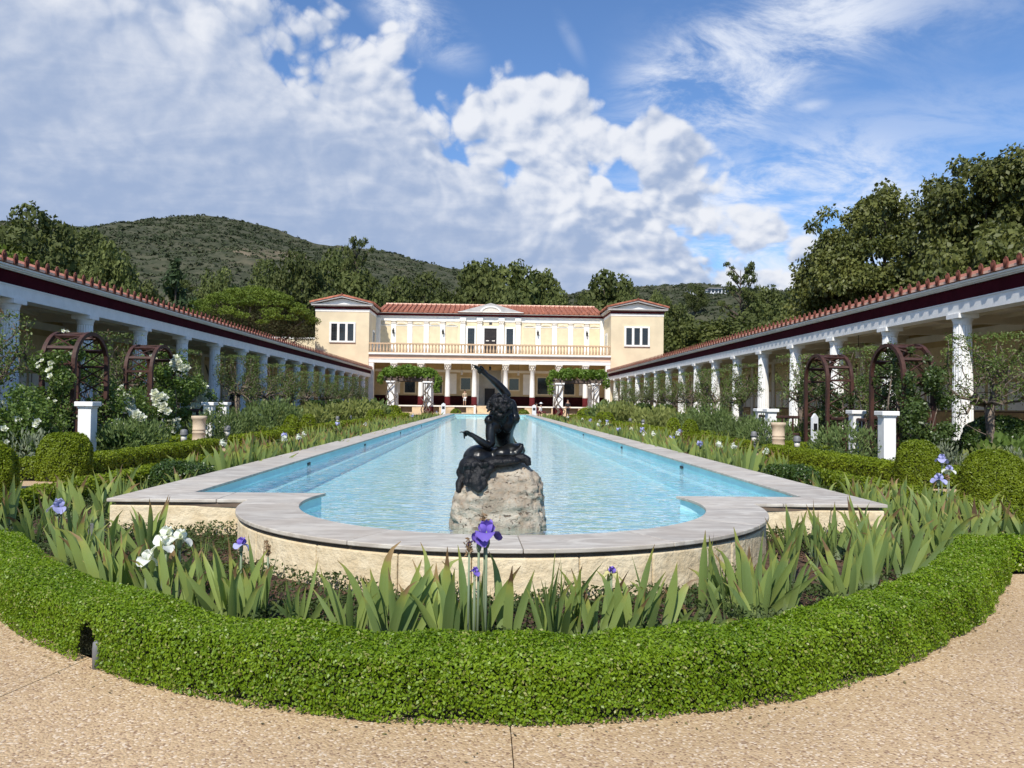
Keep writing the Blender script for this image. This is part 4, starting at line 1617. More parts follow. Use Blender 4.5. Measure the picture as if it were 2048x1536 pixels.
    pw = p('porch_wall', MB().box(-13.54, -1.45, 90.9, 91.3, 0.9, 5.899).box(1.45, 13.54, 90.9, 91.3, 0.9, 5.899).box(-1.45, 1.45, 90.9, 91.3, 5.2, 5.899), M['walltan'])
    p('dado', MB().box(-13.54, -1.45, 90.84, 90.899, 1.0, 2.12).box(1.45, 13.54, 90.84, 90.899, 1.0, 2.12), M['dado_shaded'], pw)
    p('picture_rail', MB().box(-13.54, -1.45, 90.80, 90.899, 4.9, 5.2).box(1.45, 13.54, 90.80, 90.899, 4.9, 5.2), M['wallwhite'], pw)
    for x in (-4.55, 4.55, -7.75, 7.75, -11.2, 11.2):
        p('wall_panel', MB().box(x - 0.62, x + 0.62, 90.86, 90.899, 2.35, 4.75), M['wallwhite'], pw)
    for x, w, z0, z1 in ((-2.85, 0.55, 2.9, 4.2), (2.85, 0.55, 2.9, 4.2), (-6.25, 0.6, 2.45, 4.35), (6.25, 0.6, 2.45, 4.35), (-9.4, 0.6, 2.45, 4.35), (9.4, 0.6, 2.45, 4.35)):
        win = p('porch_window', MB().box(x - w - 0.14, x + w + 0.14, 90.85, 90.898, z0 - 0.14, z1 + 0.16), M['panel'])
        p('pane', MB().box(x - w, x + w, 90.82, 90.849, z0, z1), M['pane'], win)
    # entrance recess
    p('entrance_jamb', MB().box(-1.52, -1.30, 90.7, 94, 1.0, 5.3).box(1.30, 1.52, 90.7, 94, 1.0, 5.3), M['white_trim'])
    p('entrance_wall', MB().box(-1.29, 1.29, 93.6, 93.9, 1.0, 5.3), M['wallwhite'])
    d = p('entrance_door', MB().box(-0.62, 0.62, 93.50, 93.599, 1.0, 3.1), M['darkwood'])
    p('door_frame', MB().box(-0.80, -0.62, 93.45, 93.598, 1.0, 3.3).box(0.62, 0.80, 93.45, 93.598, 1.0, 3.3).box(-0.62, 0.62, 93.45, 93.598, 3.1, 3.3), M['capital'], d)
    p('lower_wall', MB().box(-13.5, 13.5, 94.2, 103, 0, 6.6), M['stucco'])
    # podium and steps
    p('porch_floor', MB().box(-13.54, 13.54, 85.72, 94, 0.86, 1.0), M['floor'])
    for s in (-1, 1):
        p('podium_edge', MB().box(s * 1.75, s * 13.5, 85.55, 85.719, 0.86, 0.985), M['white_trim'])
        p('podium', MB().box(s * 1.75, s * 13.5, 86.2, 90, -0.1, 0.858), M['wallgrey'])
        for x in xs[4:]:
            p('podium_block', MB().box(s * x - 0.85, s * x + 0.85, 85.62, 86.19, -0.1, 0.857), M['podium'])
        p('podium_foot', MB().box(s * 1.75, s * 13.4, 85.7, 86.18, -0.1, 0.22), M['podium'])
        p('stair_cheek', MB().box(s * 1.52, s * 1.74, 83.9, 85.9, -0.05, 1.05), M['white_trim'])
    for i in range(6):
        p('step', MB().box(-1.51, 1.51, 84.1 + i * 0.32, 86.1, 0.0 + i * 0.165, 0.165 * (i + 1) - 0.003), M['podium'])
    # lower wing behind the umbrella pine
    p('side_wing', MB().box(-29, -19.51, 96, 106, -0.5, 9.0), M['stucco'])
    p('wing_coping', MB().box(-29.1, -19.515, 95.9, 106, 9.0, 9.2), M['white_trim'])
    return root


villa()


def wall_lantern(x, label):
    r = thing('wall_lantern', label, 'lantern', (x, 91.86, 9.6), group='wall lanterns on the balcony pilasters')
    add('bracket', MB().box(-0.05, 0.05, -0.02, 0.015, 0.0, 0.5).tube([(0, 0, 0.42), (0, -0.22, 0.50), (0, -0.25, 0.40)], 0.025, 5).mesh('bracket', M['iron']), r)
    add('lamp_body', MB().lathe([(0.05, -0.25), (0.11, -0.20), (0.13, 0.12), (0.16, 0.14), (0.05, 0.30)], 8, (0, -0.25, 0.08)).mesh('lamp_body', M['iron']), r)
    return r


for x, where in ((-11.56, 'second from the shaded tower'), (-5.67, 'between shaded tower and balcony door'), (5.67, 'between balcony door and sunlit tower'), (11.56, 'closest to the sunlit tower')):
    wall_lantern(x, f'small dark lantern on a balcony pilaster, {where}')


def hanging_lantern(loc, drop, label, white):
    r = thing('hanging_lantern', label, 'lantern', loc, group='lanterns hanging under the porches')
    add('chain', MB().tube([(0, 0, 0.42), (0, 0, 0.42 + drop)], 0.015, 5).mesh('chain', M['iron']), r)
    add('lamp_body', MB().lathe([(0.10, 0.0), (0.145, 0.03), (0.145, 0.05)], 8).lathe([(0.16, 0.36), (0.13, 0.42), (0.03, 0.47)], 8).mesh('lamp_body', M['iron'] if not white else M['plaque']), r)
    add('lamp_glass', MB().lathe([(0.13, 0.05), (0.13, 0.36)], 8).mesh('lamp_glass', M['lampglass'] if white else M['pane']), r)
    return r


hanging_lantern((-3.25, 88.5, 4.55), 1.0, 'white glass lantern hanging in the porch on the raised hand side', True)
hanging_lantern((3.25, 88.5, 4.55), 1.0, 'white glass lantern hanging in the porch beyond the statue head', True)
hanging_lantern((0.0, 87.6, 5.05), 0.4, 'dark lantern hanging over the villa entrance steps', False)
hanging_lantern((15.6, 32.3, 3.42), 0.55, 'pale lantern hanging in the sunlit colonnade behind the arbor', True)

# ------------------------------------------------------------------ hedges
def hedge(name, label, path, w, h, size, group=None, cover=2.0, mats=None, dens=False, notch=None, kk=5.0, endcaps=True, wob=0.012):
    me = hedge_mesh(name, path, w, h, size, RNG, cover, mats, notch=notch, dens_by_y=dens, kk=kk, endcaps=endcaps, wob=wob)
    return tag(add(name, me), label, 'hedge', group)


hx = np.linspace(-3.95, 3.95, 121)
hy = 3.11 + (hx + 0.08) ** 2 / 5.7
sl = 2 * (hx + 0.08) / 5.7
nl = np.hypot(sl, 1)
arc = np.stack([hx - sl / nl * 0.185, hy + 0.185 / nl], 1)
hedge('box_hedge', 'broad curved box hedge sweeping across the front, right behind the paved walk', arc, 0.37, 0.285, 0.0165, cover=2.5,
      notch=((-2.10, 3.86, 0.07), (0.09, 0.16, 0.15)), kk=8.0, wob=0.009)


def in_bed(x, y, inset=0.34):
    return y > 3.11 + (x + 0.08) ** 2 / 5.7 + inset * np.hypot(1, 2 * (x + 0.08) / 5.7)


TOPM = (M['topiary'], M['box_in'])
for s, side, col in ((-1, 'shaded', 'white roses'), (1, 'sunlit', 'ivy-clad arbor')):
    hedge('box_hedge', f'short straight box hedge running from the curved hedge towards the {side} colonnade', [(s * 4.02, 6.18), (s * 8.0, 6.18)], 0.36, 0.25, 0.0256, cover=1.75)
    hedge('box_hedge', f'long low box hedge edging the pool bed on the {side} colonnade side', [(s * 5.27, 6.40), (s * 5.27, 14), (s * 5.27, 30), (s * 5.27, 66)], 0.34, 0.28, 0.0256, cover=1.8, dens=True, mats=TOPM)
    hedge('box_hedge', f'low box hedge before the first walk crossing, by the {side} colonnade', [(s * 7.0, 10.55), (s * 12.4, 10.55)], 0.42, 0.34, 0.0333, cover=1.75, mats=TOPM)
    hedge('box_hedge', f'low box hedge facing the walk, in front of the {col}', [(s * 7.2, 12.62), (s * 12.4, 12.62)], 0.46, 0.34, 0.0358, cover=1.75, mats=TOPM)
    hedge('box_hedge', f'low box hedge between dome topiary and round stone pedestal, {side} colonnade side', [(s * 7.05, 13.0), (s * 7.05, 19.45)], 0.45, 0.34, 0.0410, cover=1.75, mats=TOPM)
    hedge('box_hedge', f'short box hedge in front of the round stone pedestal, {side} colonnade side', [(s * 8.35, 19.2), (s * 8.35, 21.6)], 0.4, 0.34, 0.0512, cover=1.75, mats=TOPM)
    hedge('box_hedge', f'low box hedge beyond the round stone pedestal up to the paired domes, {side} colonnade side', [(s * 7.05, 21.3), (s * 7.05, 27.1)], 0.45, 0.34, 0.0576, cover=1.75, mats=TOPM)
    hedge('box_hedge', f'box hedge across the back of the arbor garden, {side} colonnade side', [(s * 7.4, 27.4), (s * 12.3, 27.4)], 0.45, 0.40, 0.0704, cover=1.75, mats=TOPM)
    hedge('box_hedge', f'low box hedge of the middle garden room, {side} colonnade side', [(s * 7.05, 29.8), (s * 7.05, 46.2)], 0.45, 0.36, 0.0896, cover=1.75, mats=TOPM)
    hedge('box_hedge', f'low box hedge of the far garden room near the pergola, {side} colonnade side', [(s * 7.05, 48.6), (s * 7.05, 66)], 0.45, 0.40, 0.1408, cover=1.75, mats=TOPM)
    hedge('box_hedge', f'knee high green hedge at the foot of the {side} colonnade', [(s * 12.15, 13.0), (s * 12.15, 27.2)], 0.6, 0.44, 0.0576, cover=1.8, mats=(M['box_dark'], M['box_in']))
    hedge('box_hedge', f'further green hedge at the foot of the {side} colonnade past the clipped trees', [(s * 12.15, 29.8), (s * 12.15, 46.2)], 0.6, 0.45, 0.0960, cover=1.8, mats=(M['box_dark'], M['box_in']))


# ------------------------------------------------------------------ clipped domes
def dome(x, y, r, h, size, label, mats=None, kk=3.0, group='clipped box domes'):
    me = dome_mesh('topiary_dome', r, h, size * 1.3, RNG, mats=mats, kk=kk)
    return tag(add('topiary_dome', me, loc=(x, y, 0)), label, 'topiary', group)


dome(-6.92, 12.55, 0.40, 0.74, 0.026, 'yellow green box dome on the hedge corner in front of the white roses', kk=4.0)
dome(7.08, 12.75, 0.36, 0.76, 0.026, 'tall yellow green box dome right before the ivy-clad arbor', kk=3.4)
dome(7.02, 10.75, 0.44, 0.72, 0.024, 'broad bright box dome at the hedge corner nearest the sunlit tree trunk', kk=2.8)
dome(-7.05, 10.75, 0.44, 0.70, 0.024, 'box dome at the near hedge corner on the white rose side', kk=2.8)
for s, side in ((-1, 'shaded'), (1, 'sunlit')):
    dome(s * 7.05, 27.25, 0.33, 0.82, 0.045, f'nearer dome of the pair at the second walk, {side} colonnade side', kk=2.3)
    dome(s * 7.10, 29.95, 0.33, 0.82, 0.048, f'further dome of the pair at the second walk, {side} colonnade side', kk=2.3)
    dome(s * 7.05, 46.2, 0.42, 0.85, 0.075, f'nearer dome of the far pair at the third walk, {side} colonnade side', kk=2.6)
    dome(s * 7.05, 48.6, 0.42, 0.85, 0.075, f'further dome of the far pair at the third walk, {side} colonnade side', kk=2.6)
    dome(s * 3.2, 72.6, 0.55, 0.75, 0.10, f'low round bush past the far pool end, {side} colonnade side', kk=2.4)
    dome(s * 8.6, 68.6, 0.85, 1.0, 0.12, f'round green bush in front of the pergola, {side} colonnade side', kk=2.4)
    dome(s * 11.0, 66.0, 0.9, 1.25, 0.12, f'squarish green bush near the far colonnade columns, {side} colonnade side', kk=4.5)
    dome(s * 10.9, 48.0, 0.75, 1.35, 0.09, f'dark rounded bush between far clipped trees, {side} colonnade side', mats=(M['box_dark'], M['box_in']), kk=4.0)
    dome(s * 11.0, 55.0, 0.7, 1.45, 0.10, f'dark upright bush by the far columns, {side} colonnade side', mats=(M['box_dark'], M['box_in']), kk=4.0)
dome(12.55, 18.8, 0.88, 1.12, 0.045, 'large dark clipped ball behind the nearest clipped tree trunk', mats=(M['box_dark'], M['box_in']), kk=2.6)
dome(11.0, 31.0, 0.6, 1.05, 0.055, 'dark clipped ball under the clipped trees beyond the grey green shrubs', mats=(M['box_dark'], M['box_in']), kk=2.3)
dome(10.3, 34.2, 0.6, 1.0, 0.06, 'second dark clipped ball under the sunlit clipped trees', mats=(M['box_dark'], M['box_in']), kk=2.3)


# ------------------------------------------------------------------ dark shrubs in the pool beds
def dark_shrub(x, y, rx, ry, h, size, label):
    bl = heap(RNG, (0, 0, h * 0.45), (rx * 0.8, ry * 0.8, h * 0.42), 26, 0.42 * h, 0.9, 0.8, -0.5)
    area = 4.2 * (rx * ry + (rx + ry) * h)
    me = blob_foliage('dark_shrub', bl, int(area * 2.6 / (0.31 * size * size)), size, RNG, M['box_dark'], 0.4, 0.6, 0.8)
    o = add('dark_shrub', me, loc=(x, y, 0))
    return tag(o, label, 'shrub', 'dark round shrubs along the pool rim')


for s, side in ((-1, 'shaded'), (1, 'sunlit')):
    for i, (y, rx, h) in enumerate(((11.4, 0.42, 0.36), (17.0, 0.45, 0.40), (23.8, 0.5, 0.40), (31, 0.55, 0.42), (39, 0.6, 0.42), (48, 0.6, 0.45))):
        dark_shrub(s * 4.62, y + (0.6 if s > 0 and i == 0 else 0), rx, 0.55, h, max(0.034, 0.0034 * y), (
            f'nearest dark leafy shrub against the pool rim, {side} colonnade side', f'second dark shrub along the pool rim, {side} colonnade side',
            f'third dark shrub along the pool rim, {side} colonnade side', f'fourth dark shrub along the pool rim, {side} colonnade side',
            f'fifth dark shrub along the pool rim, {side} colonnade side', f'last dark shrub along the pool rim, {side} colonnade side')[i])


# ------------------------------------------------------------------ ground cover in the beds
def in_lobe(x, y, r):
    return ((x ** 2 + (y - PC) ** 2) < r * r) | ((np.abs(x) < XO + 0.02) & (y > YF - 0.02))


def ground_cover():
    n = 200000
    a = RNG.uniform(-np.pi, np.pi, n)
    x = RNG.uniform(-5.1, 5.1, n)
    y = RNG.uniform(3.2, 9.0, n)
    ok = ~in_lobe(x, y, RO + 0.0) & in_bed(x, y) | ((np.abs(x) > XO + 0.03) & (y > 6.35))
    dist = np.hypot(x, y - PC) - RO
    patch = fbm(x * 1.1 + 9, y * 1.1, 4)
    dens = np.clip(1.35 - dist * 0.55, 0.25, 1) * np.clip(0.75 + patch * 2.4, 0, 1)
    # open mulch in a few places
    dens = dens * np.where(((x - 2.2) ** 2 + (y - 6.2) ** 2) < 0.45, 0.05, 1)
    ok &= RNG.random(n) < dens * 1.2
    x, y = x[ok], y[ok]
    top = 0.04 + 0.13 * np.clip(0.5 + fbm(x * 3.0, y * 3.0, 3) * 2.2, 0, 1)
    P = np.stack([x, y, -0.02 + top * RNG.random(len(x)) ** 0.35], 1)
    N = np.stack([RNG.normal(0, .5, len(x)), RNG.normal(0, .5, len(x)), np.ones(len(x))], 1)
    V1, F1 = leaves(P, N, 0.034, RNG, 0.45, 0.8)
    # the strips beside the tank
    n = 42000
    s = RNG.choice([-1, 1], n)
    y = 9.0 + 57 * RNG.random(n) ** 1.6
    x = s * RNG.uniform(XO + 0.04, 5.1, n)
    sz = np.maximum(0.035, 0.0042 * y)
    P = np.stack([x, y, 0.01 + RNG.random(n) * 0.12], 1)
    N = np.stack([RNG.normal(0, .5, n), RNG.normal(0, .5, n), np.ones(n)], 1)
    V2, F2 = leaves(P, N, sz, RNG, 0.5, 0.8)
    # garden rooms
    n = 60000
    s = RNG.choice([-1, 1], n)
    y = 12.8 + 56 * RNG.random(n) ** 1.5
    x = s * RNG.uniform(7.3, 12.8, n)
    ok = ~((y > 27.6) & (y < 29.6)) & ~((y > 46.3) & (y < 48.4))
    x, y = x[ok], y[ok]
    k = len(x)
    P = np.stack([x, y, RNG.random(k) * 0.22], 1)
    N = np.stack([RNG.normal(0, .5, k), RNG.normal(0, .5, k), np.ones(k)], 1)
    V3, F3 = leaves(P, N, np.maximum(0.06, 0.005 * y), RNG, 0.5, 0.8)
    V = np.concatenate([V1, V2, V3])
    F = np.concatenate([F1, F2 + len(V1), F3 + len(V1) + len(V2)])
    tag(add('ground_cover', np_mesh('ground_cover', V, [F], [M['cover']])), kind='stuff')
    # bark mulch chips on the open soil
    n = 9000
    x = RNG.uniform(-3.4, 3.4, n)
    y = RNG.uniform(3.3, 7.6, n)
    ok = ~in_lobe(x, y, RO) & in_bed(x, y)
    x, y = x[ok], y[ok]
    P = np.stack([x, y, np.full(len(x), -0.012)], 1)
    V, F = leaves(P, np.tile([0, 0, 1.0], (len(x), 1)), 0.04, RNG, 0.25, 0.35)
    tag(add('mulch_chips', np_mesh('mulch_chips', V, [F], [leafmat('mulch_chip', (0.07, 0.032, 0.018), (0.20, 0.115, 0.07), 0.0, 0.9, 0.1)])), kind='stuff')


ground_cover()


# ------------------------------------------------------------------ irises
def blade_arrays(L, w, bend, twist, droop, n=9):
    """one sword leaf standing at the origin, bending along +x; returns verts, quads, along"""
    V, A = [], []
    x = z = 0.0
    a = 0.0
    for i in range(n + 1):
        t = i / n
        ww = w * 0.5 * (0.75 + 0.45 * math.sin(math.pi * min(1, t * 1.15)) ** 0.8) * (1 - max(0, (t - 0.62) / 0.38) ** 1.8)
        ww = max(ww, 0.0012)
        th = twist * t
        fold = 0.22 * ww
        c, s = math.cos(th), math.sin(th)
        # the flat of the leaf lies in the fan (x) plane
        ax = Vector((math.cos(a) * c, s, -math.sin(a) * c))
        nr = Vector((0, 1, 0))
        p = Vector((x, 0, z))
        V += [p - ax * ww, p + Vector((-s, c, 0)) * fold, p + ax * ww]
        A += [t, t, t]
        d = L / n
        a = bend * t + droop * max(0, t - 0.55) ** 2 * 5
        x += math.sin(a) * d
        z += math.cos(a) * d
    F = []
    for i in range(n):
        b = 3 * i
        F += [(b, b + 1, b + 4, b + 3), (b + 1, b + 2, b + 5, b + 4)]
    return np.array([tuple(v) for v in V]), np.array(F, np.int32), np.array(A, np.float32)


def with_along(me, A):
    at = me.attributes.new('along', 'FLOAT', 'POINT')
    at.data.foreach_set('value', np.asarray(A, np.float32))
    return me


LEAF_ME = []
for i in range(10):
    V, F, A = blade_arrays(0.50, random.uniform(0.040, 0.056), random.uniform(-0.10, 0.30), random.uniform(-0.5, 0.5), (0, 0, 0.15, 0, 0.6, 0.1, 1.4, 0.3, 0, 1.0)[i])
    LEAF_ME.append(with_along(np_mesh('iris_leaf', V, [F], [M['iris']], smooth=True), A))


def iris_plant(x, y, label, n=11, size=1.0, group=None, lean=(0, 0), spread=0.5, z=-0.02):
    size = size * 0.97
    r = thing('iris_plant', label, 'iris', (x, y, z), group=group)
    n = round(n * 1.5)
    nf = max(2, round(n / 4.5))
    for f in range(nf):
        fa = random.uniform(-1.3, 1.3) + (math.pi if random.random() < 0.5 else 0)
        cx, cy = random.uniform(-0.15, 0.15) * size, random.uniform(-0.11, 0.11) * size
        skew = random.gauss(0, 0.16)
        k = n // nf + (1 if f < n % nf else 0)
        for i in range(k):
            t = (i + 0.5) / k * 2 - 1
            li = random.choice(LEAF_ME)
            o = add('leaf', li, r)
            o.location = (cx + 0.035 * t * math.cos(fa), cy + 0.035 * t * math.sin(fa), 0)
            tilt = t * spread * 0.8 + random.gauss(0, 0.13) + skew + lean[0] * math.cos(fa)
            s = size * random.uniform(0.62, 1.18) * (1 - 0.15 * abs(t))
            # outward bend: turn the blade round when it leans the other way
            fz = fa if tilt > 0 else fa + math.pi
            o.rotation_euler = (random.gauss(0, 0.16), abs(tilt), fz + random.gauss(0, 0.2))
            o.scale = (s * random.uniform(0.8, 1.15), s, s)
    return r


def petal_arrays(L, w, up, curl, n=5):
    """ruffled petal; up: start angle from vertical, curl: further bend along its length"""
    V = []
    x = z = 0.0
    a = up
    for i in range(n + 1):
        t = i / n
        ww = w * math.sin(math.pi * (0.10 + 0.84 * t)) ** 0.8
        for j in range(5):
            q = (j - 2) / 2
            ruff = (0.10 * math.sin(q * 7 + t * 9) + 0.07 * math.sin(q * 13 - t * 11)) * L * t
            V.append((x + 0.25 * w * (q * q) * math.cos(a) * (-1) + ruff * 0.4, q * ww, z + ruff * 0.5 + 0.2 * w * q * q * math.sin(a)))
        d = L / n
        x += math.sin(a) * d
        z += math.cos(a) * d
        a += curl / n
    F = []
    for i in range(n):
        for j in range(4):
            b = i * 5 + j
            F.append((b, b + 1, b + 6, b + 5))
    return np.array(V), np.array(F, np.int32)


PETAL = {}


def petal_mesh(kind, mt):
    key = (kind, mt.name)
    if key not in PETAL:
        V, F = petal_arrays(0.075, 0.040, 0.30, -1.5, 7) if kind == 'standard' else petal_arrays(0.085, 0.044, 0.85, 2.5, 7)
        PETAL[key] = np_mesh('petal', V, [F], [mt], smooth=True)
    return PETAL[key]


def iris_flower(plant, dx, dy, h, mt, size=1.0, fall=None, lean=0.0, tilt=0.0):
    """a flower head on its stalk: three upright and three hanging petals"""
    top = Vector((dx + lean * h, dy, h))
    st = MB().tube([(dx, dy, 0), (dx + lean * h * 0.4, dy, h * 0.5), tuple(top)], [0.009, 0.008, 0.007], 6)
    s = add('stalk', st.mesh('stalk', M['iris']), plant)
    head = add('flower', MB().lathe([(0.010, -0.05), (0.017, -0.03), (0.014, 0.0), (0.006, 0.03)], 8).mesh('flower', M['iris']), plant)
    head.location = top
    head.rotation_euler = (tilt, 0.1, random.uniform(0, 2))
    head.scale = (size,) * 3
    for k in range(3):
        p = add('petal', petal_mesh('standard', mt), head)
        p.rotation_euler = (0, 0, 2 * math.pi * k / 3 + random.uniform(-.2, .2))
        p.location = (0, 0, 0.01)
        q = add('petal', petal_mesh('fall', fall or mt), head)
        q.rotation_euler = (0, random.uniform(-0.1, 0.25), 2 * math.pi * (k + 0.5) / 3 + random.uniform(-.2, .2))
        q.location = (0, 0, 0.005)
    return head


def withered(plant, dx, dy, h):
    st = MB().tube([(dx, dy, 0), (dx, dy, h)], [0.008, 0.006], 6)
    add('stalk', st.mesh('stalk', M['iris']), plant)
    bl = [(dx + random.uniform(-.012, .012), dy, h + 0.02 * i, 0.018, 0.018, 0.025) for i in range(3)]
    P, N = blobs_points(bl, 60, RNG, 0.5, 0.3)
    V, F = leaves(P, N, 0.03, RNG, 0.4, 0.9)
    add('withered_flower', np_mesh('withered_flower', V, [F], [M['petal_dry']]), plant)


FG = 'iris clumps in the front bed'
I = iris_plant
# from the shaded side round to the sunlit side
I(-3.30, 6.05, 'iris clump at the end of the curved hedge under the pale blue flower', 12, 1.0, FG)
b1 = I(-3.62, 6.55, 'iris clump bearing one pale blue flower beside the hedge end', 10, 0.95, FG)
iris_flower(b1, -0.10, -0.03, 0.40, M['petal_blue'], 1.15, M['petal_blue'])
I(-2.98, 5.62, 'iris clump leaning over the hedge top near the pale blue flower', 14, 1.05, FG, lean=(-0.25, 0))
I(-2.72, 5.25, 'iris clump with leaves drooping onto the hedge, left of the white irises', 13, 1.05, FG, lean=(-0.35, 0), spread=0.75)
I(-2.48, 4.98, 'dense iris clump just left of the white flowers', 14, 1.08, FG, lean=(-0.2, 0), spread=0.6)
wf = I(-2.15, 4.80, 'iris clump carrying the big white flowers', 13, 1.05, FG)
iris_flower(wf, 0.02, 0.02, 0.46, M['petal_white'], 1.05)
iris_flower(wf, 0.11, 0.0, 0.45, M['petal_white'], 1.0)
iris_flower(wf, -0.02, -0.16, 0.36, M['petal_white'], 0.9, tilt=0.2)
iris_flower(wf, 0.06, -0.12, 0.43, M['petal_white'], 0.95)
I(-1.95, 4.62, 'iris clump in front of the white flowers, close to the hedge', 10, 0.95, FG)
v = I(-1.62, 4.55, 'iris clump with a small violet bloom below the pool rim', 13, 1.08, FG, spread=0.4)
iris_flower(v, -0.03, 0.20, 0.43, M['petal_violet'], 0.75, M['petal_blue'])
withered(v, 0.16, 0.1, 0.42)
I(-1.40, 4.32, 'upright iris clump between the violet bloom and the hedge', 8, 0.95, FG, spread=0.3)
I(-1.08, 4.42, 'sparse low iris clump below the round end of the rim', 5, 0.7, FG, spread=0.8)
I(-0.84, 4.22, 'tall fan of iris leaves left of the purple flower', 11, 1.08, FG, spread=0.55)
I(-0.60, 4.14, 'iris clump between the tall fan and the purple flower', 10, 1.0, FG, spread=0.4)
pf = I(-0.22, 4.08, 'iris clump under the purple flower in front of the boulder', 15, 1.08, FG, spread=0.5)
hd = iris_flower(pf, 0.06, -0.02, 0.62, M['petal_violet'], 1.15)
iris_flower(pf, 0.02, -0.02, 0.585, M['petal_violet'], 0.85)
iris_flower(pf, 0.0, -0.03, 0.43, M['petal_violet'], 0.45)
withered(pf, 0.05, -0.0, 0.68)
withered(pf, -0.03, -0.04, 0.55)
I(0.03, 4.10, 'iris clump right beside the purple flower clump', 11, 1.08, FG, spread=0.45)
I(0.20, 4.16, 'narrow iris fan between purple flower and yellow flower', 7, 0.95, FG, spread=0.35)
yf = I(0.60, 4.26, 'iris clump with one small yellow and violet flower', 11, 1.05, FG, spread=0.5)
iris_flower(yf, -0.06, 0.05, 0.37, M['petal_violet'], 0.6, M['petal_yellow'])
I(0.38, 4.20, 'iris clump just left of the yellow flower', 9, 0.95, FG, spread=0.55)
I(1.0, 4.36, 'small low iris with arching leaves near the hedge', 5, 0.62, FG, spread=0.9)
I(1.30, 4.55, 'large iris clump at the foot of the rim on the mulch side', 14, 1.10, FG, spread=0.45)
I(1.55, 4.66, 'broad iris fan next to the large clump by the mulch', 13, 1.10, FG, spread=0.6, lean=(0.15, 0))
I(1.80, 4.90, 'low spreading iris clump before the open mulch', 8, 0.85, FG, spread=0.7)
I(2.10, 5.55, 'wide open iris with few tall leaves above the bare mulch', 6, 1.10, FG, spread=0.55)
I(2.25, 5.05, 'iris clump against the curved hedge below the bare mulch', 9, 0.95, FG, spread=0.5)
I(2.55, 5.50, 'iris clump halfway round the curved hedge near the pool shoulder', 11, 1.0, FG, spread=0.5)
I(2.45, 6.25, 'iris clump at the pool shoulder wall with brown tips', 10, 0.98, FG, spread=0.4)
I(2.85, 5.85, 'iris clump leaning on the curved hedge at its sunlit end', 12, 1.05, FG, spread=0.55, lean=(0.2, 0))
I(2.80, 6.60, 'iris clump with withered leaves behind the sunlit hedge end', 11, 1.0, FG, spread=0.7)
I(3.10, 6.30, 'pale iris clump inside the sunlit end of the curved hedge', 12, 1.0, FG, spread=0.5)
I(3.35, 7.05, 'iris clump before the pool corner, tangled with dry leaves', 11, 1.0, FG, spread=0.7)
I(-2.30, 5.55, 'iris clump in the middle of the bed behind the white flowers', 8, 0.9, FG, spread=0.6)
I(-1.22, 4.30, 'iris fan close to the hedge before the sparse low clump', 7, 0.85, FG, spread=0.6)
I(0.80, 4.32, 'iris clump just right of the yellow flower, bending outward', 8, 0.9, FG, spread=0.7, lean=(0.2, 0))
I(-3.05, 6.35, 'iris clump between the blue flower and the pool corner', 10, 1.0, FG, spread=0.5)
I(2.62, 6.75, 'iris clump tight against the pool shoulder near its corner', 9, 0.95, FG, spread=0.5)
I(3.25, 6.0, 'iris clump squeezed into the sunlit end of the curved hedge', 10, 0.95, FG, spread=0.5)
I(3.60, 6.55, 'tall iris clump where the curved hedge meets the straight hedge', 11, 1.05, FG, spread=0.5)
I(1.45, 4.95, 'iris clump behind the broad fan, half way to the rim', 8, 0.95, FG, spread=0.5)
# beds at both shoulders of the pool
for s, side in ((-1, 'shaded'), (1, 'sunlit')):
    g = f'irises around the pool corner on the {side} colonnade side'
    spots = [(4.05, 6.75), (4.30, 7.30), (4.75, 6.90), (4.95, 7.7), (4.30, 8.3), (4.75, 8.75), (4.30, 9.35), (4.75, 9.9), (4.30, 10.4)]
    if s > 0:
        spots += [(4.0, 7.0), (4.55, 7.95), (4.6, 7.2), (5.0, 8.3), (4.5, 9.1), (4.85, 9.4), (4.95, 7.2), (4.2, 7.9), (4.15, 9.0)]
    for x, y in spots:
        row = 'against the pool rim' if x < 4.45 else 'against the border hedge'
        far = ('in front of', 'level with', 'just past', 'a little past', 'well past')[sum(y > q for q in (7.05, 7.75, 8.6, 9.45))]
        lab = f'iris clump {row}, {far} the pool corner, {side} colonnade side'
        pl = I(s * x + random.uniform(-.06, .06), y + random.uniform(-.1, .1), lab, 11 if s > 0 else 9, random.uniform(0.92, 1.12), g, spread=0.5)
    if s > 0:
        fl = I(4.95, 8.55, 'iris clump with three pale blue flowers beyond the pool corner', 11, 1.1, 'irises around the pool corner on the sunlit colonnade side')
        iris_flower(fl, -0.02, 0.0, 0.50, M['petal_blue'], 1.2)
        iris_flower(fl, 0.16, 0.1, 0.60, M['petal_blue'], 1.0, M['petal_white'])
        iris_flower(fl, 0.14, 0.2, 0.72, M['petal_blue'], 1.0)
        withered(fl, 0.08, 0.0, 0.52)


def iris_clump_mesh(n, size, rng_seed):
    """a whole clump as one mesh, for the beds further off"""
    rr = random.Random(rng_seed)
    Vs, Fs, As = [], [], []
    b = 0
    for i in range(n):
        V, F, A = blade_arrays(0.5 * size * rr.uniform(0.7, 1.15), rr.uniform(0.045, 0.062), rr.uniform(0, 0.35), rr.uniform(-.5, .5), rr.choice((0, 0, 0, .4, 1.0)), 6)
        tilt, az = abs(rr.gauss(0, 0.42)), rr.uniform(0, 2 * math.pi)
        R = np.array(Euler((0, tilt, az)).to_matrix())
        V = V @ R.T + np.array([rr.gauss(0, 0.10), rr.gauss(0, 0.10), 0])
        Vs.append(V)
        Fs.append(F + b)
        As.append(A)
        b += len(V)
    return with_along(np_mesh('iris_leaves', np.concatenate(Vs), [np.concatenate(Fs)], [M['iris']], smooth=True), np.concatenate(As))


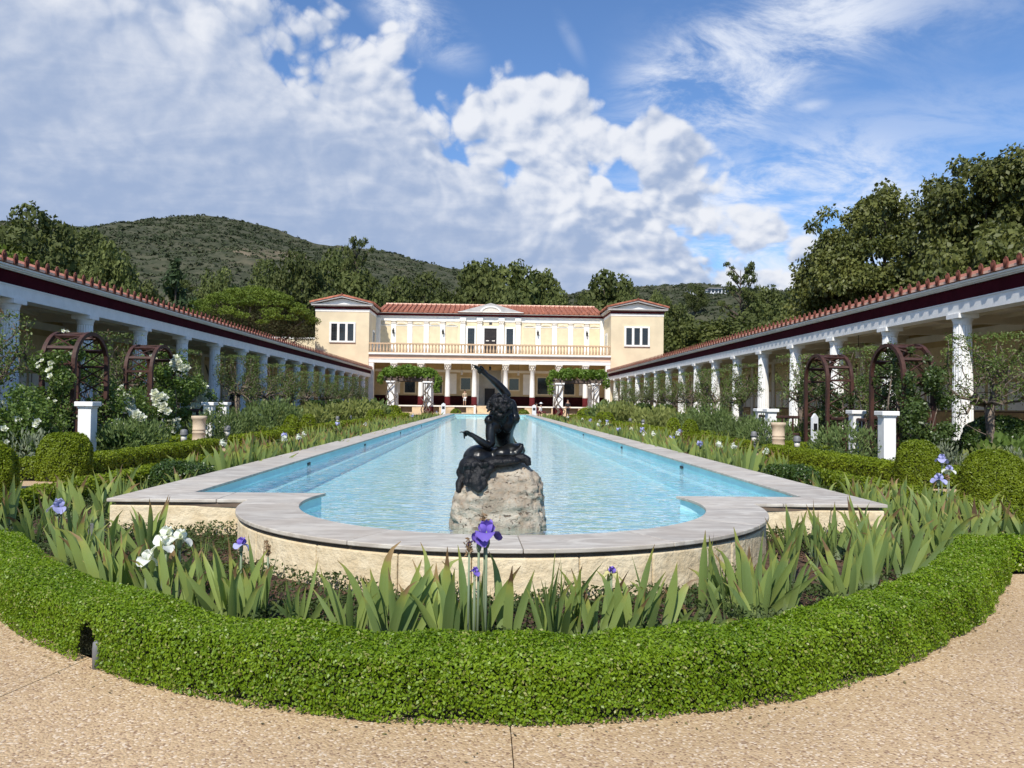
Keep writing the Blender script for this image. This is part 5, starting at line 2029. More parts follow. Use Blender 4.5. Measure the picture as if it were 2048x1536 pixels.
CLUMPS = [iris_clump_mesh(n, 1.05, 40 + n) for n in (12, 15, 18, 21)]
FLOWER_SPECK = {}
for nm, mt in (('white', M['petal_white']), ('blue', M['petal_blue'])):
    P, N = blobs_points([(0, 0, 0, 0.06, 0.06, 0.06)], 26, RNG, 0.5, 0.2)
    V, F = leaves(P, N, 0.07, RNG, 0.6, 0.8)
    FLOWER_SPECK[nm] = np_mesh('flower', V, [F], [mt])
for s, side in ((-1, 'shaded'), (1, 'sunlit')):
    y = 12.4 if s < 0 else 13.0
    while y < 64:
        for x in ((4.15, 4.75) if y < 40 else (4.4,)):
            zone = ('past the nearest dark shrub', 'past the second dark shrub', 'past the third dark shrub', 'past the fourth dark shrub', 'past the fifth dark shrub', 'past the last dark shrub')[sum(y > q for q in (17.0, 23.8, 31, 39, 48))] + (', rim row' if x < 4.5 else ', hedge row')
            r = thing('iris_plant', f'iris clump {zone} of the {side} side bed', 'iris',
                      (s * (x + random.uniform(-.12, .12)), y + random.uniform(-.25, .25), -0.02), random.uniform(0, 6), f'iris clumps {zone}, {side} side bed')
            o = add('leaves', random.choice(CLUMPS), r)
            k = random.uniform(1.05, 1.38)
            o.scale = (k, k, k)
            if random.random() < (0.34 if s > 0 else 0.12):
                f = add('flower', FLOWER_SPECK[random.choice(('white', 'blue', 'white'))], r)
                f.location = (random.uniform(-.15, .15), random.uniform(-.15, .15), random.uniform(0.5, 0.66))
        y += 0.72 if y < 22 else (1.0 if y < 40 else 1.9)


# fallen leaves and crumbs of soil on the walk along the hedge foot
def litter():
    n = 420
    x = RNG.uniform(-3.9, 3.9, n)
    d = RNG.exponential(0.07, n) * np.where(RNG.random(n) < 0.12, 6.0, 1.0)
    y = 3.11 + (x + 0.08) ** 2 / 5.7 + 0.03 - d
    ok = y > 0.8
    P = np.stack([x, y, np.full(n, 0.006)], 1)[ok]
    V, F = leaves(P, np.tile([0, 0, 1.0], (len(P), 1)), RNG.uniform(0.006, 0.022, len(P)), RNG, 0.5, 0.3)
    tag(add('fallen_leaves', np_mesh('fallen_leaves', V, [F], [leafmat('fallen_leaf', (0.05, 0.035, 0.02), (0.20, 0.17, 0.07), 0.0, 0.9, 0.1)])), kind='stuff')


litter()

# ------------------------------------------------------------------ boulder and bronze statue
def boulder():
    n, k = 120, 90
    # outline of the stone, half width to each side at each height
    zs = [-0.40, 0.15, 0.30, 0.45, 0.55, 0.64, 0.70, 0.745, 0.775]
    xl = [-0.47, -0.475, -0.465, -0.44, -0.35, -0.22, -0.12, -0.06, -0.01]
    xr = [0.385, 0.385, 0.385, 0.382, 0.375, 0.335, 0.255, 0.215, 0.16]
    yf = [-0.40, -0.40, -0.385, -0.365, -0.34, -0.29, -0.22, -0.15, -0.05]
    yb = [0.42, 0.42, 0.42, 0.42, 0.40, 0.37, 0.33, 0.28, 0.15]
    V = []
    for i in range(k + 1):
        z = -0.40 + (0.775 + 0.40) * i / k
        a, b, c, d = (np.interp(z, zs, q) for q in (xl, xr, yf, yb))
        for j in range(n):
            t = 2 * math.pi * j / n
            ct, st = math.cos(t), math.sin(t)
            e = 2 / 5.0
            x = np.sign(ct) * abs(ct) ** e
            y = np.sign(st) * abs(st) ** e
            px = (a + b) / 2 + x * (b - a) / 2
            py = (c + d) / 2 + y * (d - c) / 2
            q = Vector((px * 3.2, py * 3.2, z * 3.2 + 4))
            from mathutils import noise as mn
            f = mn.fractal(q, 0.7, 2.0, 7) * 0.021 + mn.cell(q * 3.1) * 0.010 - 0.030 * max(0, mn.noise(q * 4.2 + Vector((3, 1, 7))) - 0.25)
            f += 0.02 * mn.noise(q * 5.5)
            V.append((px + x * f, py + y * f, z + 0.3 * f))
    F = []
    for i in range(k):
        for j in range(n):
            j2 = (j + 1) % n
            F.append((i * n + j, i * n + j2, (i + 1) * n + j2, (i + 1) * n + j))
    V.append((np.mean([V[k * n + j][0] for j in range(n)]), np.mean([V[k * n + j][1] for j in range(n)]), 0.79))
    T = [(k * n + j, k * n + (j + 1) % n, len(V) - 1) for j in range(n)]
    me = np_mesh('boulder', np.array(V), [np.array(F), np.array(T)], [M['rock']], smooth=True)
    o = add('boulder', me, loc=(-0.02, 7.16, 0))
    return tag(o, 'pale pitted travertine boulder standing in the pool under the bronze figure', 'boulder')


boulder()


def skin_mesh(name, pts, edges, radii, mt, levels=2, root=0):
    """body grown round a skeleton; applied to a plain mesh"""
    me = bpy.data.meshes.new(name + '_skeleton')
    me.from_pydata([tuple(p) for p in pts], edges, [])
    o = bpy.data.objects.new(name + '_tmp', me)
    COL.objects.link(o)
    md = o.modifiers.new('skin', 'SKIN')
    md.use_smooth_shade = True
    for i, v in enumerate(me.skin_vertices[0].data):
        r = radii[i]
        v.radius = r if hasattr(r, '__len__') else (r, r)
        v.use_root = (i == root)
    sd = o.modifiers.new('sub', 'SUBSURF')
    sd.levels = sd.render_levels = levels
    dg = bpy.context.evaluated_depsgraph_get()
    out = bpy.data.meshes.new_from_object(o.evaluated_get(dg))
    bpy.data.objects.remove(o)
    bpy.data.meshes.remove(me)
    out.name = name
    out.materials.clear()
    out.materials.append(mt)
    out.polygons.foreach_set('use_smooth', np.ones(len(out.polygons), bool))
    return out


def fuse(name, me_list, mt, voxel=0.012, smooth_it=4):
    """melt several closed meshes into one continuous surface"""
    V, F, b = [], [], 0
    for me in me_list:
        V += [tuple(v.co) for v in me.vertices]
        F += [[b + i for i in p.vertices] for p in me.polygons]
        b += len(me.vertices)
    me = bpy.data.meshes.new(name + '_raw')
    me.from_pydata(V, [], F)
    o = bpy.data.objects.new(name + '_tmp', me)
    COL.objects.link(o)
    r = o.modifiers.new('remesh', 'REMESH')
    r.mode = 'VOXEL'
    r.voxel_size = voxel
    s = o.modifiers.new('smooth', 'SMOOTH')
    s.iterations = smooth_it
    s.factor = 0.5
    dg = bpy.context.evaluated_depsgraph_get()
    out = bpy.data.meshes.new_from_object(o.evaluated_get(dg))
    bpy.data.objects.remove(o)
    out.name = name
    out.materials.clear()
    out.materials.append(mt)
    out.polygons.foreach_set('use_smooth', np.ones(len(out.polygons), bool))
    return out


def chain(pts, radii, base=0):
    return [tuple(p) for p in pts], list(radii), [(base + i, base + i + 1) for i in range(len(pts) - 1)]


def statue():
    root = thing('bronze_statue', 'dark bronze satyr leaning back on a wineskin with one arm flung up, on the boulder', 'statue', (0.0, 7.2, 0.72))
    B = M['bronze']

    def skin(name, chains, lv=2):
        """chains joined at shared points"""
        P, R, E = [], [], []
        for pts, rad in chains:
            prev = None
            for p, r in zip(pts, rad):
                p = tuple(p)
                if p in P:
                    i = P.index(p)
                else:
                    P.append(p)
                    R.append(r)
                    i = len(P) - 1
                if prev is not None:
                    E.append((prev, i))
                prev = i
        return skin_mesh(name, P, E, R, B, lv)
    pel = (-0.02, 7.42, 0.90)
    chest = (-0.035, 7.17, 1.07)
    up_ = (-0.035, 7.11, 1.135)
    torso = skin('torso', [
        ([pel, (-0.02, 7.31, 0.97), chest, up_, (-0.045, 7.04, 1.20), (-0.05, 6.99, 1.265)],
         [(0.115, 0.10), (0.105, 0.09), (0.125, 0.095), (0.11, 0.085), 0.052, 0.086]),
        ([up_, (-0.135, 7.08, 1.135), (-0.142, 7.05, 1.03), (-0.125, 7.02, 0.895)], [(0.11, 0.085), 0.062, 0.050, 0.042]),
        ([up_, (0.075, 7.11, 1.165), (0.068, 7.11, 1.26), (0.035, 7.11, 1.345)], [(0.11, 0.085), 0.064, 0.054, 0.046]),
        ([pel, (0.08, 7.60, 0.86), (0.09, 7.86, 0.84), (0.09, 7.96, 0.64)], [(0.115, 0.10), 0.085, 0.06, 0.045]),
        ([pel, (-0.11, 7.62, 0.86), (-0.14, 7.86, 0.83), (-0.15, 7.96, 0.62)], [(0.115, 0.10), 0.085, 0.06, 0.045]),
    ])
    # forearms and hands as their own tapering chains, melted into the body afterwards
    la = skin('forearm', [([(-0.125, 7.02, 0.895), (-0.185, 6.99, 0.925), (-0.24, 6.975, 0.965), (-0.292, 6.97, 1.005), (-0.318, 6.97, 1.018), (-0.345, 6.97, 1.022)],
                           [0.042, 0.041, 0.036, 0.024, 0.026, 0.024])])
    ra = skin('forearm', [([(0.035, 7.11, 1.345), (-0.005, 7.105, 1.405), (-0.06, 7.10, 1.462), (-0.12, 7.09, 1.515), (-0.178, 7.08, 1.560), (-0.205, 7.08, 1.588), (-0.222, 7.08, 1.605)],
                           [0.046, 0.043, 0.041, 0.034, 0.024, 0.030, 0.026])])
    parts = [torso, la, ra]

    def finger(a, b, c, d, r):
        parts.append(skin('finger', [([a, b, c, d], [r, r * 0.95, r * 0.85, r * 0.6])], 1))
    # lower hand: index pointing out, others curled, thumb on the side
    finger((-0.340, 6.965, 1.030), (-0.368, 6.962, 1.036), (-0.392, 6.960, 1.037), (-0.424, 6.958, 1.034), 0.0105)
    for i, dz in enumerate((0.012, -0.002, -0.016)):
        finger((-0.342, 6.972 + 0.012 * i, 1.022 + dz), (-0.370, 6.970 + 0.012 * i, 1.020 + dz), (-0.378, 6.962 + 0.012 * i, 1.000 + dz), (-0.362, 6.956 + 0.012 * i, 0.990 + dz), 0.0105)
    finger((-0.318, 6.952, 1.028), (-0.338, 6.940, 1.044), (-0.360, 6.938, 1.048), (-0.378, 6.940, 1.046), 0.0115)
    # raised hand: long fingers snapping, thumb away from the palm
    finger((-0.222, 7.075, 1.612), (-0.252, 7.07, 1.628), (-0.280, 7.066, 1.640), (-0.318, 7.062, 1.657), 0.0115)
    finger((-0.226, 7.083, 1.606), (-0.256, 7.082, 1.614), (-0.282, 7.08, 1.622), (-0.300, 7.078, 1.630), 0.0115)
    finger((-0.224, 7.092, 1.598), (-0.248, 7.094, 1.600), (-0.262, 7.088, 1.588), (-0.252, 7.080, 1.574), 0.0105)
    finger((-0.216, 7.100, 1.590), (-0.236, 7.104, 1.588), (-0.246, 7.098, 1.574), (-0.236, 7.090, 1.564), 0.0095)
    finger((-0.202, 7.062, 1.600), (-0.214, 7.048, 1.626), (-0.232, 7.044, 1.640), (-0.250, 7.046, 1.646), 0.0115)
    # shoulder blades, back muscle, jaw, ears, nose
    mus = MB()
    mus.ball((-0.085, 7.065, 1.10), (0.055, 0.045, 0.085), 12, 8)
    mus.ball((0.02, 7.07, 1.11), (0.055, 0.045, 0.085), 12, 8)
    mus.ball((-0.145, 7.07, 1.14), (0.052, 0.055, 0.055), 12, 8)
    mus.ball((0.085, 7.10, 1.165), (0.052, 0.055, 0.06), 12, 8)
    mus.ball((-0.05, 6.99, 1.27), (0.080, 0.090, 0.098), 14, 10)
    mus.ball((-0.052, 7.085, 1.295), (0.018, 0.022, 0.026), 8, 6)
    mus.ball((-0.128, 7.0, 1.262), (0.014, 0.024, 0.034), 8, 6)
    mus.ball((0.03, 7.0, 1.262), (0.014, 0.024, 0.034), 8, 6)
    body = fuse('body', parts + [mus.mesh('muscle', B)], B, 0.0075, 3)
    add('body', body, root, world=True)
    # curly hair with a wreath of leaves
    rr = random.Random(5)
    hm = MB()
    cnt = 0
    for i in range(150):
        u = Vector((rr.gauss(0, 1), rr.gauss(0, 1), rr.gauss(0, 1))).normalized()
        if u.y > 0.55 and u.z < 0.45:
            continue
        q = rr.uniform(0.92, 1.12)
        c = Vector((-0.05 + u.x * 0.085 * q, 6.985 + u.y * 0.088 * q, 1.272 + u.z * 0.098 * q))
        r = rr.uniform(0.017, 0.028)
        R = Euler((rr.uniform(0, 3), rr.uniform(0, 3), rr.uniform(0, 3))).to_matrix()
        hm.ball(c, (r, r * 0.75, r * 1.15), 8, 6, rot=R)
    for i in range(9):
        a = 2.2 + i * 0.33
        hm.ball((-0.05 + 0.115 * math.cos(a), 6.97 + 0.02 * math.sin(i), 1.275 + 0.10 * math.sin(a)), (0.030, 0.012, 0.018), 6, 4, rot=Euler((0.4 * i, 0.9, a)).to_matrix())
    add('hair', fuse('hair', [hm.mesh('curls', B)], M['bronze_matte'], 0.0065, 1), root, world=True)
    # wineskin under the arm
    ws = MB()
    ws.ball((-0.235, 7.10, 0.79), (0.155, 0.17, 0.13), 16, 12)
    ws.ball((-0.10, 7.14, 0.80), (0.16, 0.16, 0.10), 16, 12)
    ws.ball((-0.02, 7.06, 0.835), (0.115, 0.10, 0.075), 16, 12)
    ws.ball((0.075, 7.10, 0.865), (0.115, 0.11, 0.070), 16, 12)
    ws.ball((0.135, 7.10, 0.905), (0.040, 0.05, 0.035), 12, 8)
    ws.tube([(0.06, 7.02, 0.83), (0.10, 7.01, 0.845), (0.145, 7.02, 0.895), (0.155, 7.03, 0.935)], [0.05, 0.05, 0.03, 0.018], 8)
    add('wineskin', fuse('wineskin', [ws.mesh('w', B)], B, 0.011, 5), root, world=True)
    # lion skin spread over the stone: mane, hanging head, paws and tail
    ls = MB()
    ls.ball((-0.30, 7.0, 0.72), (0.125, 0.12, 0.11), 14, 10)
    ls.ball((-0.245, 6.86, 0.655), (0.100, 0.075, 0.115), 14, 10)
    ls.ball((-0.255, 6.80, 0.59), (0.062, 0.045, 0.07), 12, 8)
    ls.ball((-0.235, 6.785, 0.545), (0.040, 0.032, 0.035), 10, 8)
    ls.ball((-0.155, 6.85, 0.72), (0.065, 0.06, 0.05), 12, 8)
    ls.ball((-0.165, 6.83, 0.665), (0.030, 0.03, 0.05), 10, 8)
    ls.ball((-0.07, 6.93, 0.775), (0.13, 0.10, 0.05), 14, 10)
    ls.ball((0.03, 6.93, 0.785), (0.11, 0.09, 0.04), 14, 10)
    ls.tube([(0.10, 6.98, 0.80), (0.16, 6.97, 0.81), (0.20, 6.96, 0.79), (0.215, 6.95, 0.74)], [0.05, 0.045, 0.04, 0.025], 8)
    ls.ball((-0.415, 7.0, 0.67), (0.03, 0.04, 0.045), 10, 8)
    ls.tube([(-0.36, 7.0, 0.66), (-0.41, 6.93, 0.57), (-0.415, 6.90, 0.50)], [0.05, 0.04, 0.025], 8)
    rr = random.Random(9)
    for i in range(46):
        a, b2 = rr.uniform(0, 6.28), rr.uniform(-0.9, 0.9)
        ls.ball((-0.262 + 0.105 * math.cos(a) * rr.uniform(.7, 1), 6.84 - 0.05 * rr.random(), 0.665 + 0.115 * b2), (0.022, 0.022, 0.038), 6, 4,
                rot=Euler((rr.uniform(-.6, .6), rr.uniform(-.6, .6), 0)).to_matrix())
    add('lion_skin', fuse('lion_skin', [ls.mesh('l', B)], M['bronze_matte'], 0.009, 2), root, world=True)


statue()


# ------------------------------------------------------------------ arbors, piers, rails, pedestals, lights, signs
def arbor_template():
    """barrel arbor: passage runs along x, the arches stand in the y-z plane; origin at its foot centre"""
    r = thing('rose_arbor', 'arbor', 'arbor', (0, 0, 0), group='brown barrel arbors')
    W_, H, D = 0.80, 2.87, 0.70
    zc = H - W_
    for x in (-D / 2, D / 2):
        mb = MB()
        k = 18
        pro = [(-W_, 0.0)] + [(W_ * -math.cos(math.pi * i / k), zc + W_ * math.sin(math.pi * i / k)) for i in range(k + 1)] + [(W_, 0.0)]
        inn = [(-W_ + 0.09, 0.0)] + [((W_ - 0.09) * -math.cos(math.pi * i / k), zc + (W_ - 0.09) * math.sin(math.pi * i / k)) for i in range(k + 1)] + [(W_ - 0.09, 0.0)]
        for i in range(len(pro) - 1):
            mb.prism_x([pro[i], pro[i + 1], inn[i + 1], inn[i]], x - 0.045, x + 0.045)
        add('arch', mb.mesh('arch', M['arborwood']), r)
    rail = MB().box(-D / 2 + 0.046, D / 2 - 0.046, -0.035, 0.035, -0.03, 0.03).mesh('cross_rail', M['arborwood'])
    spots = [(-W_ + 0.04, z, 0) for z in (0.35, 1.05, zc)] + [(W_ - 0.04, z, 0) for z in (0.35, 1.05, zc)]
    for a in (30, 62, 90, 118, 150):
        t = math.radians(a)
        spots.append(((W_ - 0.045) * math.cos(t), zc + (W_ - 0.045) * math.sin(t), t - math.pi / 2))
    for y, z, t in spots:
        o = add('cross_rail', rail, r)
        o.location = (0, y, z)
        o.rotation_euler = (t, 0, 0)
    # lattice: crossed laths between the rails
    def lath(a, b):
        mb = MB().tube([a, b], 0.017, 4, smooth=False)
        add('lattice_strip', mb.mesh('lattice_strip', M['arborwood']), r)
    x0, x1 = -D / 2 + 0.04, D / 2 - 0.04
    for s in (-1, 1):
        y = s * (W_ - 0.04)
        for z0, z1 in ((0.35, 1.05), (1.05, zc)):
            n = 3
            for i in range(n):
                a, b = z0 + (z1 - z0) * i / n, z0 + (z1 - z0) * (i + 1) / n
                lath((x0, y - 0.012, a), (x1, y - 0.012, b))
                lath((x1, y + 0.012, a), (x0, y + 0.012, b))
    angs = [0, 30, 62, 90, 118, 150, 180]
    for a, b in zip(angs[:-1], angs[1:]):
        p = [((W_ - 0.045) * math.cos(math.radians(q)), zc + (W_ - 0.045) * math.sin(math.radians(q))) for q in (a, b)]
        lath((x0, p[0][0], p[0][1]), (x1, p[1][0], p[1][1]))
        lath((x1, p[0][0], p[0][1] + 0.02), (x0, p[1][0], p[1][1] + 0.02))
    return r


ar = arbor_template()
ar.location = (-9.90, 18.45, 0)
ar['label'] = 'nearer brown barrel arbor among the white roses, by the shaded colonnade'
copy_tree(ar, 'further brown barrel arbor with white roses in its opening, by the shaded colonnade', loc=(-9.90, 22.45, 0))
copy_tree(ar, 'nearer brown barrel arbor with ivy on its near leg, by the sunlit colonnade', loc=(9.88, 18.42, 0))
copy_tree(ar, 'further brown barrel arbor next to the white sign post, by the sunlit colonnade', loc=(9.88, 22.45, 0))


def pier_template():
    r = thing('garden_pier', 'pier', 'pier', (0, 0, 0), group='white square garden piers')
    add('shaft', MB().box(-0.135, 0.135, -0.135, 0.135, -0.05, 1.09).mesh('shaft', M['white']), r)
    mb = MB()
    mb.box(-0.155, 0.155, -0.155, 0.155, 1.091, 1.13)
    mb.box(-0.195, 0.195, -0.195, 0.195, 1.13, 1.23)
    bevel(add('cap', mb.mesh('cap', M['white']), r), 0.012, 2)
    add('base', MB().box(-0.165, 0.165, -0.165, 0.165, -0.05, 0.12).mesh('base', M['white']), r)
    return r


pr = pier_template()
PIERS = [(-8.78, 16.85, 'bright white square pier in front of the white roses'), (8.78, 17.0, 'white square pier beside the ivy-clad arbor and the dome'),
         (-8.75, 24.0, 'slender white pier beyond the round stone pedestal, rose side'), (8.75, 24.0, 'white pier behind the stone pedestal on the sunlit side'),
         (-10.0, 20.5, 'white pier hidden among roses between the two arbors'), (9.75, 20.45, 'white pier with flat cap between the two sunlit arbors'),
         (-9.2, 26.6, 'white pier with wide cap next to the slender pier, rose side'), (9.35, 26.6, 'white pier with wide cap beyond the stone pedestal, sunlit side')]
for i, (x, y, lab) in enumerate(PIERS):
    if i == 0:
        pr.location = (x, y, 0)
        pr['label'] = lab
    else:
        copy_tree(pr, lab, loc=(x, y, 0))
for s, side in ((-1, 'shaded'), (1, 'sunlit')):
    def rail_between(a, b, lab):
        d = Vector((b[0] - a[0], b[1] - a[1], 0))
        r = thing('wooden_rail', lab, 'rail', (a[0], a[1], 0), group='brown rails between garden piers')
        for z in (0.45, 0.98):
            n = d.normalized()
            mb = MB().tube([(n.x * 0.18, n.y * 0.18, z), (d.x - n.x * 0.18, d.y - n.y * 0.18, z)], 0.045, 6, smooth=False)
            add('bar', mb.mesh('bar', M['arborwood']), r)
        for q in (0.35, 0.65):
            mb = MB().tube([(d.x * q, d.y * q, 0), (d.x * q, d.y * q, 1.0)], 0.03, 5, smooth=False)
            add('post', mb.mesh('post', M['arborwood']), r)
    rail_between((s * 9.55, 23.3), (s * 8.75, 24.0), f'brown rail from the further arbor to the nearest pier, {side} side')
    rail_between((s * 9.5, 19.3), (s * 9.75, 20.45), f'brown rail from the nearer arbor to the middle pier, {side} side')
    rail_between((s * 9.75, 20.45), (s * 9.5, 21.6), f'brown rail from the middle pier to the further arbor, {side} side')
    rail_between((s * 8.78, 17.0), (s * 9.5, 17.6), f'brown rail from the front pier to the nearer arbor, {side} side')
    rail_between((s * 8.75, 24.0), (s * 9.3, 26.6), f'brown rail from the slender pier to the wide capped pier, {side} side')

ped = thing('round_pedestal', 'round cream stone pedestal on a block at a hedge gap, on the white rose side', 'pedestal', (-7.72, 20.4, 0), group='round stone pedestals')
add('drum', MB().lathe([(0.165, 0.12), (0.19, 0.14), (0.19, 0.20), (0.165, 0.23), (0.158, 0.42), (0.168, 0.43), (0.168, 0.455), (0.158, 0.465), (0.158, 0.50), (0.168, 0.51),
                        (0.168, 0.535), (0.158, 0.545), (0.163, 0.76), (0.185, 0.79), (0.195, 0.82), (0.195, 0.875), (0.14, 0.88)], 28).mesh('drum', M['sand']), ped)
add('block', MB().box(-0.26, 0.26, -0.26, 0.26, -0.05, 0.12).mesh('block', M['sand']), ped)
copy_tree(ped, 'round cream stone pedestal on a block at a hedge gap, on the sunlit side', loc=(7.62, 20.4, 0))

pl = thing('path_light', 'light', 'light', (0, 0, 0), group='small capped garden lights')
add('stake', MB().lathe([(0.05, -0.02), (0.05, 0.26)], 10).mesh('stake', M['lampcap']), pl)
add('glass', MB().lathe([(0.068, 0.261), (0.072, 0.42)], 12).mesh('glass', M['lampglass']), pl)
add('cap', MB().lathe([(0.10, 0.421), (0.10, 0.45), (0.085, 0.49), (0.085, 0.54), (0.05, 0.57), (0.02, 0.575)], 12).mesh('cap', M['lampcap']), pl)
LIGHTS = [(-7.62, 19.15, 'small capped garden light before the round pedestal, rose side'), (-7.62, 22.3, 'small capped garden light beyond the round pedestal, rose side'),
          (7.62, 19.15, 'small capped garden light before the round pedestal, sunlit side'), (7.62, 22.3, 'small capped garden light beyond the round pedestal, sunlit side'),
          (-7.6, 38.3, 'nearer of two tiny garden lights in the middle garden room, rose side'), (-7.6, 41.8, 'further of two tiny garden lights in the middle garden room, rose side'),
          (7.6, 38.3, 'nearer of two tiny garden lights in the middle garden room, sunlit side'), (7.6, 41.8, 'further of two tiny garden lights in the middle garden room, sunlit side')]
for i, (x, y, lab) in enumerate(LIGHTS):
    if i == 0:
        pl.location = (x, y, 0)
        pl['label'] = lab
    else:
        copy_tree(pl, lab, loc=(x, y, 0))

sg = thing('sign_post', 'white leaning sign post with black symbol square in the sunlit further arbor', 'sign', (9.05, 21.45, 0), 0.35, 'white sign posts')
add('board', MB().prism_x([(-0.10, 0), (0.10, 0), (0.10, 1.02), (0.0, 1.12), (-0.10, 1.0)], -0.035, 0.035).mesh('board', M['plaque']), sg).rotation_euler = (0, 0, math.radians(-90))
add('panel', MB().box(-0.065, 0.065, -0.041, -0.036, 0.62, 0.84).mesh('panel', M['blackhole']), sg)
copy_tree(sg, 'white sign post with black symbol square in front of the rose arbor', loc=(-9.15, 21.45, 0), rz=-0.35)
sg2 = copy_tree(sg, 'white post with a small black square by the far pool end, rose side', loc=(-4.3, 71.3, 0), rz=0.0, scale=(1.9, 1.9, 1.15))
copy_tree(sg, 'white post with small black square by the seated person, far pool end', loc=(4.1, 71.3, 0), rz=0.0, scale=(1.9, 1.9, 1.1))

st = MB().lathe([(0.020, -0.02), (0.022, 0.09), (0.020, 0.125), (0.008, 0.135)], 10)
tag(add('sprinkler_post', st.mesh('sprinkler_post', M['lampcap']), loc=(-2.03, 3.80, 0)), 'stubby grey sprinkler post in the notch of the curved hedge', 'sprinkler')
sp = MB().box(-0.05, 0.05, -0.02, 0.02, -0.02, 0.10).box(-0.075, 0.075, -0.025, 0.02, 0.10, 0.19)
tag(add('plant_label', sp.mesh('plant_label', M['lampcap']), loc=(-3.62, 6.95, 0)), 'small dark plant label among irises at the pool corner', 'label')


# ------------------------------------------------------------------ clipped, knotty trees in front of the colonnades
def knotty_tree(seed, hgt=3.2, rad=1.12, nleaf=2600, lsize=0.085, fork=1.45):
    rr = random.Random(seed)
    g = np.random.default_rng(seed)
    mb = MB()
    tr = [(0, 0, -0.05), (0.01, 0.0, 0.25), (0.02 * rr.uniform(-1, 1), 0.0, 0.8), (0.03 * rr.uniform(-1, 1), 0.02, fork)]
    mb.tube(tr, [0.155, 0.115, 0.10, 0.12], 9)
    tips = []

    def grow(p, d, r, n, depth):
        pts, rad_ = [p], [r]
        q = Vector(p)
        d = Vector(d).normalized()
        for i in range(n):
            d = (d + Vector((rr.gauss(0, .32), rr.gauss(0, .32), rr.gauss(0.04, .25)))).normalized()
            q = q + d * rr.uniform(0.16, 0.26)
            lim = rad * 0.97
            hh = math.hypot(q.x, q.y)
            if hh > lim:
                q.x *= lim / hh
                q.y *= lim / hh
            q.z = min(q.z, hgt - 0.06)
            pts.append(tuple(q))
            rad_.append(max(0.010, r * (1 - 0.55 * (i + 1) / n)) * (1.25 if rr.random() < 0.25 else 1.0))
        mb.tube(pts, rad_, 5)
        tips.append(Vector(pts[-1]))
        tips.append(Vector(pts[len(pts) // 2]))
        if depth > 0:
            for j in range(rr.choice((2, 3, 3))):
                k = rr.randint(1, len(pts) - 1)
                dd = (d + Vector((rr.gauss(0, .8), rr.gauss(0, .8), rr.gauss(0.2, .5)))).normalized()
                grow(pts[k], dd, rad_[k] * 0.62, rr.randint(2, 4), depth - 1)
    nb = 9
    for k in range(nb):
        a = 2 * math.pi * k / nb + rr.uniform(-.3, .3)
        grow((0.03 * math.cos(a), 0.03 * math.sin(a), fork), (math.cos(a), math.sin(a), rr.uniform(0.15, 1.25)), 0.052, rr.randint(4, 6), 2)
    trunk = mb.mesh('trunk', M['bark'])
    # leaves: tufts at the twig ends and a thin clipped skin
    T = np.array([tuple(t) for t in tips])
    n1 = int(nleaf * 0.72)
    w = 0.25 + (T[:, 2] - fork) / (hgt - fork) * 0.9 + 0.3 * np.hypot(T[:, 0], T[:, 1]) / rad
    w = np.clip(w, 0.05, None) * g.uniform(0.1, 1.0, len(T))
    idx = g.choice(len(T), n1, p=w / w.sum())
    P1 = T[idx] + g.normal(0, 0.085, (n1, 3))
    n2 = nleaf - n1
    t = g.uniform(0, 2 * np.pi, n2)
    rad_ = rad * np.sqrt(g.random(n2))
    top = g.random(n2) < 0.5
    rr_ = np.where(top, rad_, rad * g.uniform(0.9, 1.03, n2))
    z = np.where(top, hgt - np.abs(g.normal(0, .06, n2)), fork + 0.30 + (hgt - fork - 0.30) * g.random(n2) ** 0.8)
    P2 = np.stack([rr_ * np.cos(t), rr_ * np.sin(t), z], 1)
    keep = fbm(P2[:, 0] * 3 + seed, P2[:, 1] * 3 + P2[:, 2] * 2, 3) > -0.05
    P = np.concatenate([P1, P2[keep]])
    N = unit(P - np.array([0, 0, fork]))
    V, F = leaves(P, N, lsize, g, 0.42, 1.0)
    return trunk, np_mesh('crown', V, [F], [M['laurel']])


KT = [knotty_tree(3, nleaf=5600, lsize=0.075, rad=1.02), knotty_tree(8, nleaf=4600, lsize=0.085, rad=0.92), knotty_tree(12, nleaf=5000, lsize=0.085, rad=0.95), knotty_tree(21, nleaf=3200, lsize=0.09, rad=1.05)]
TREEY = (18.2, 23.4, 28.3, 35.0, 39.3, 43.6, 48.2, 52.5, 57.0, 61.5, 66.0)
for s, side in ((-1, 'shaded'), (1, 'sunlit')):
    for i, y in enumerate(TREEY):
        if i == 0:
            lab = f'nearest knotty clipped tree at the edge of the picture, {side} colonnade side'
        elif i == 1:
            lab = f'clipped tree directly behind the nearer arbor, {side} colonnade side'
        elif i == 2:
            lab = f'clipped tree just past the further arbor, {side} colonnade side'
        elif i < 6:
            lab = f'clipped tree of the {("third", "fourth", "fifth")[i - 3]} place past the arbors, {side} colonnade row'
        else:
            lab = f'clipped tree {("in line with the third walk", "just past the third walk", "beside the dark upright bush", "short of the pergola", "last before the villa tower")[i - 6]}, {side} colonnade row'
        r = thing('clipped_tree', lab, 'tree', (s * (11.95 if i == 0 else 11.45), y, 0), random.uniform(0, 6.28) if i else 1.1, f'clipped knotty trees along the {side} colonnade')
        tr, cr = KT[0] if i == 0 else KT[1 + (i * 2 + (s > 0)) % 3]
        if s < 0 and i == 0:
            tr, cr = KT[3]
        add('trunk', tr, r)
        add('crown', cr, r)
        k = random.uniform(0.93, 1.06)
        if i == 0:
            k = 0.94
        if i in (1, 2):
            k = 0.82
        r.scale = (k, k, random.uniform(0.96, 1.04))


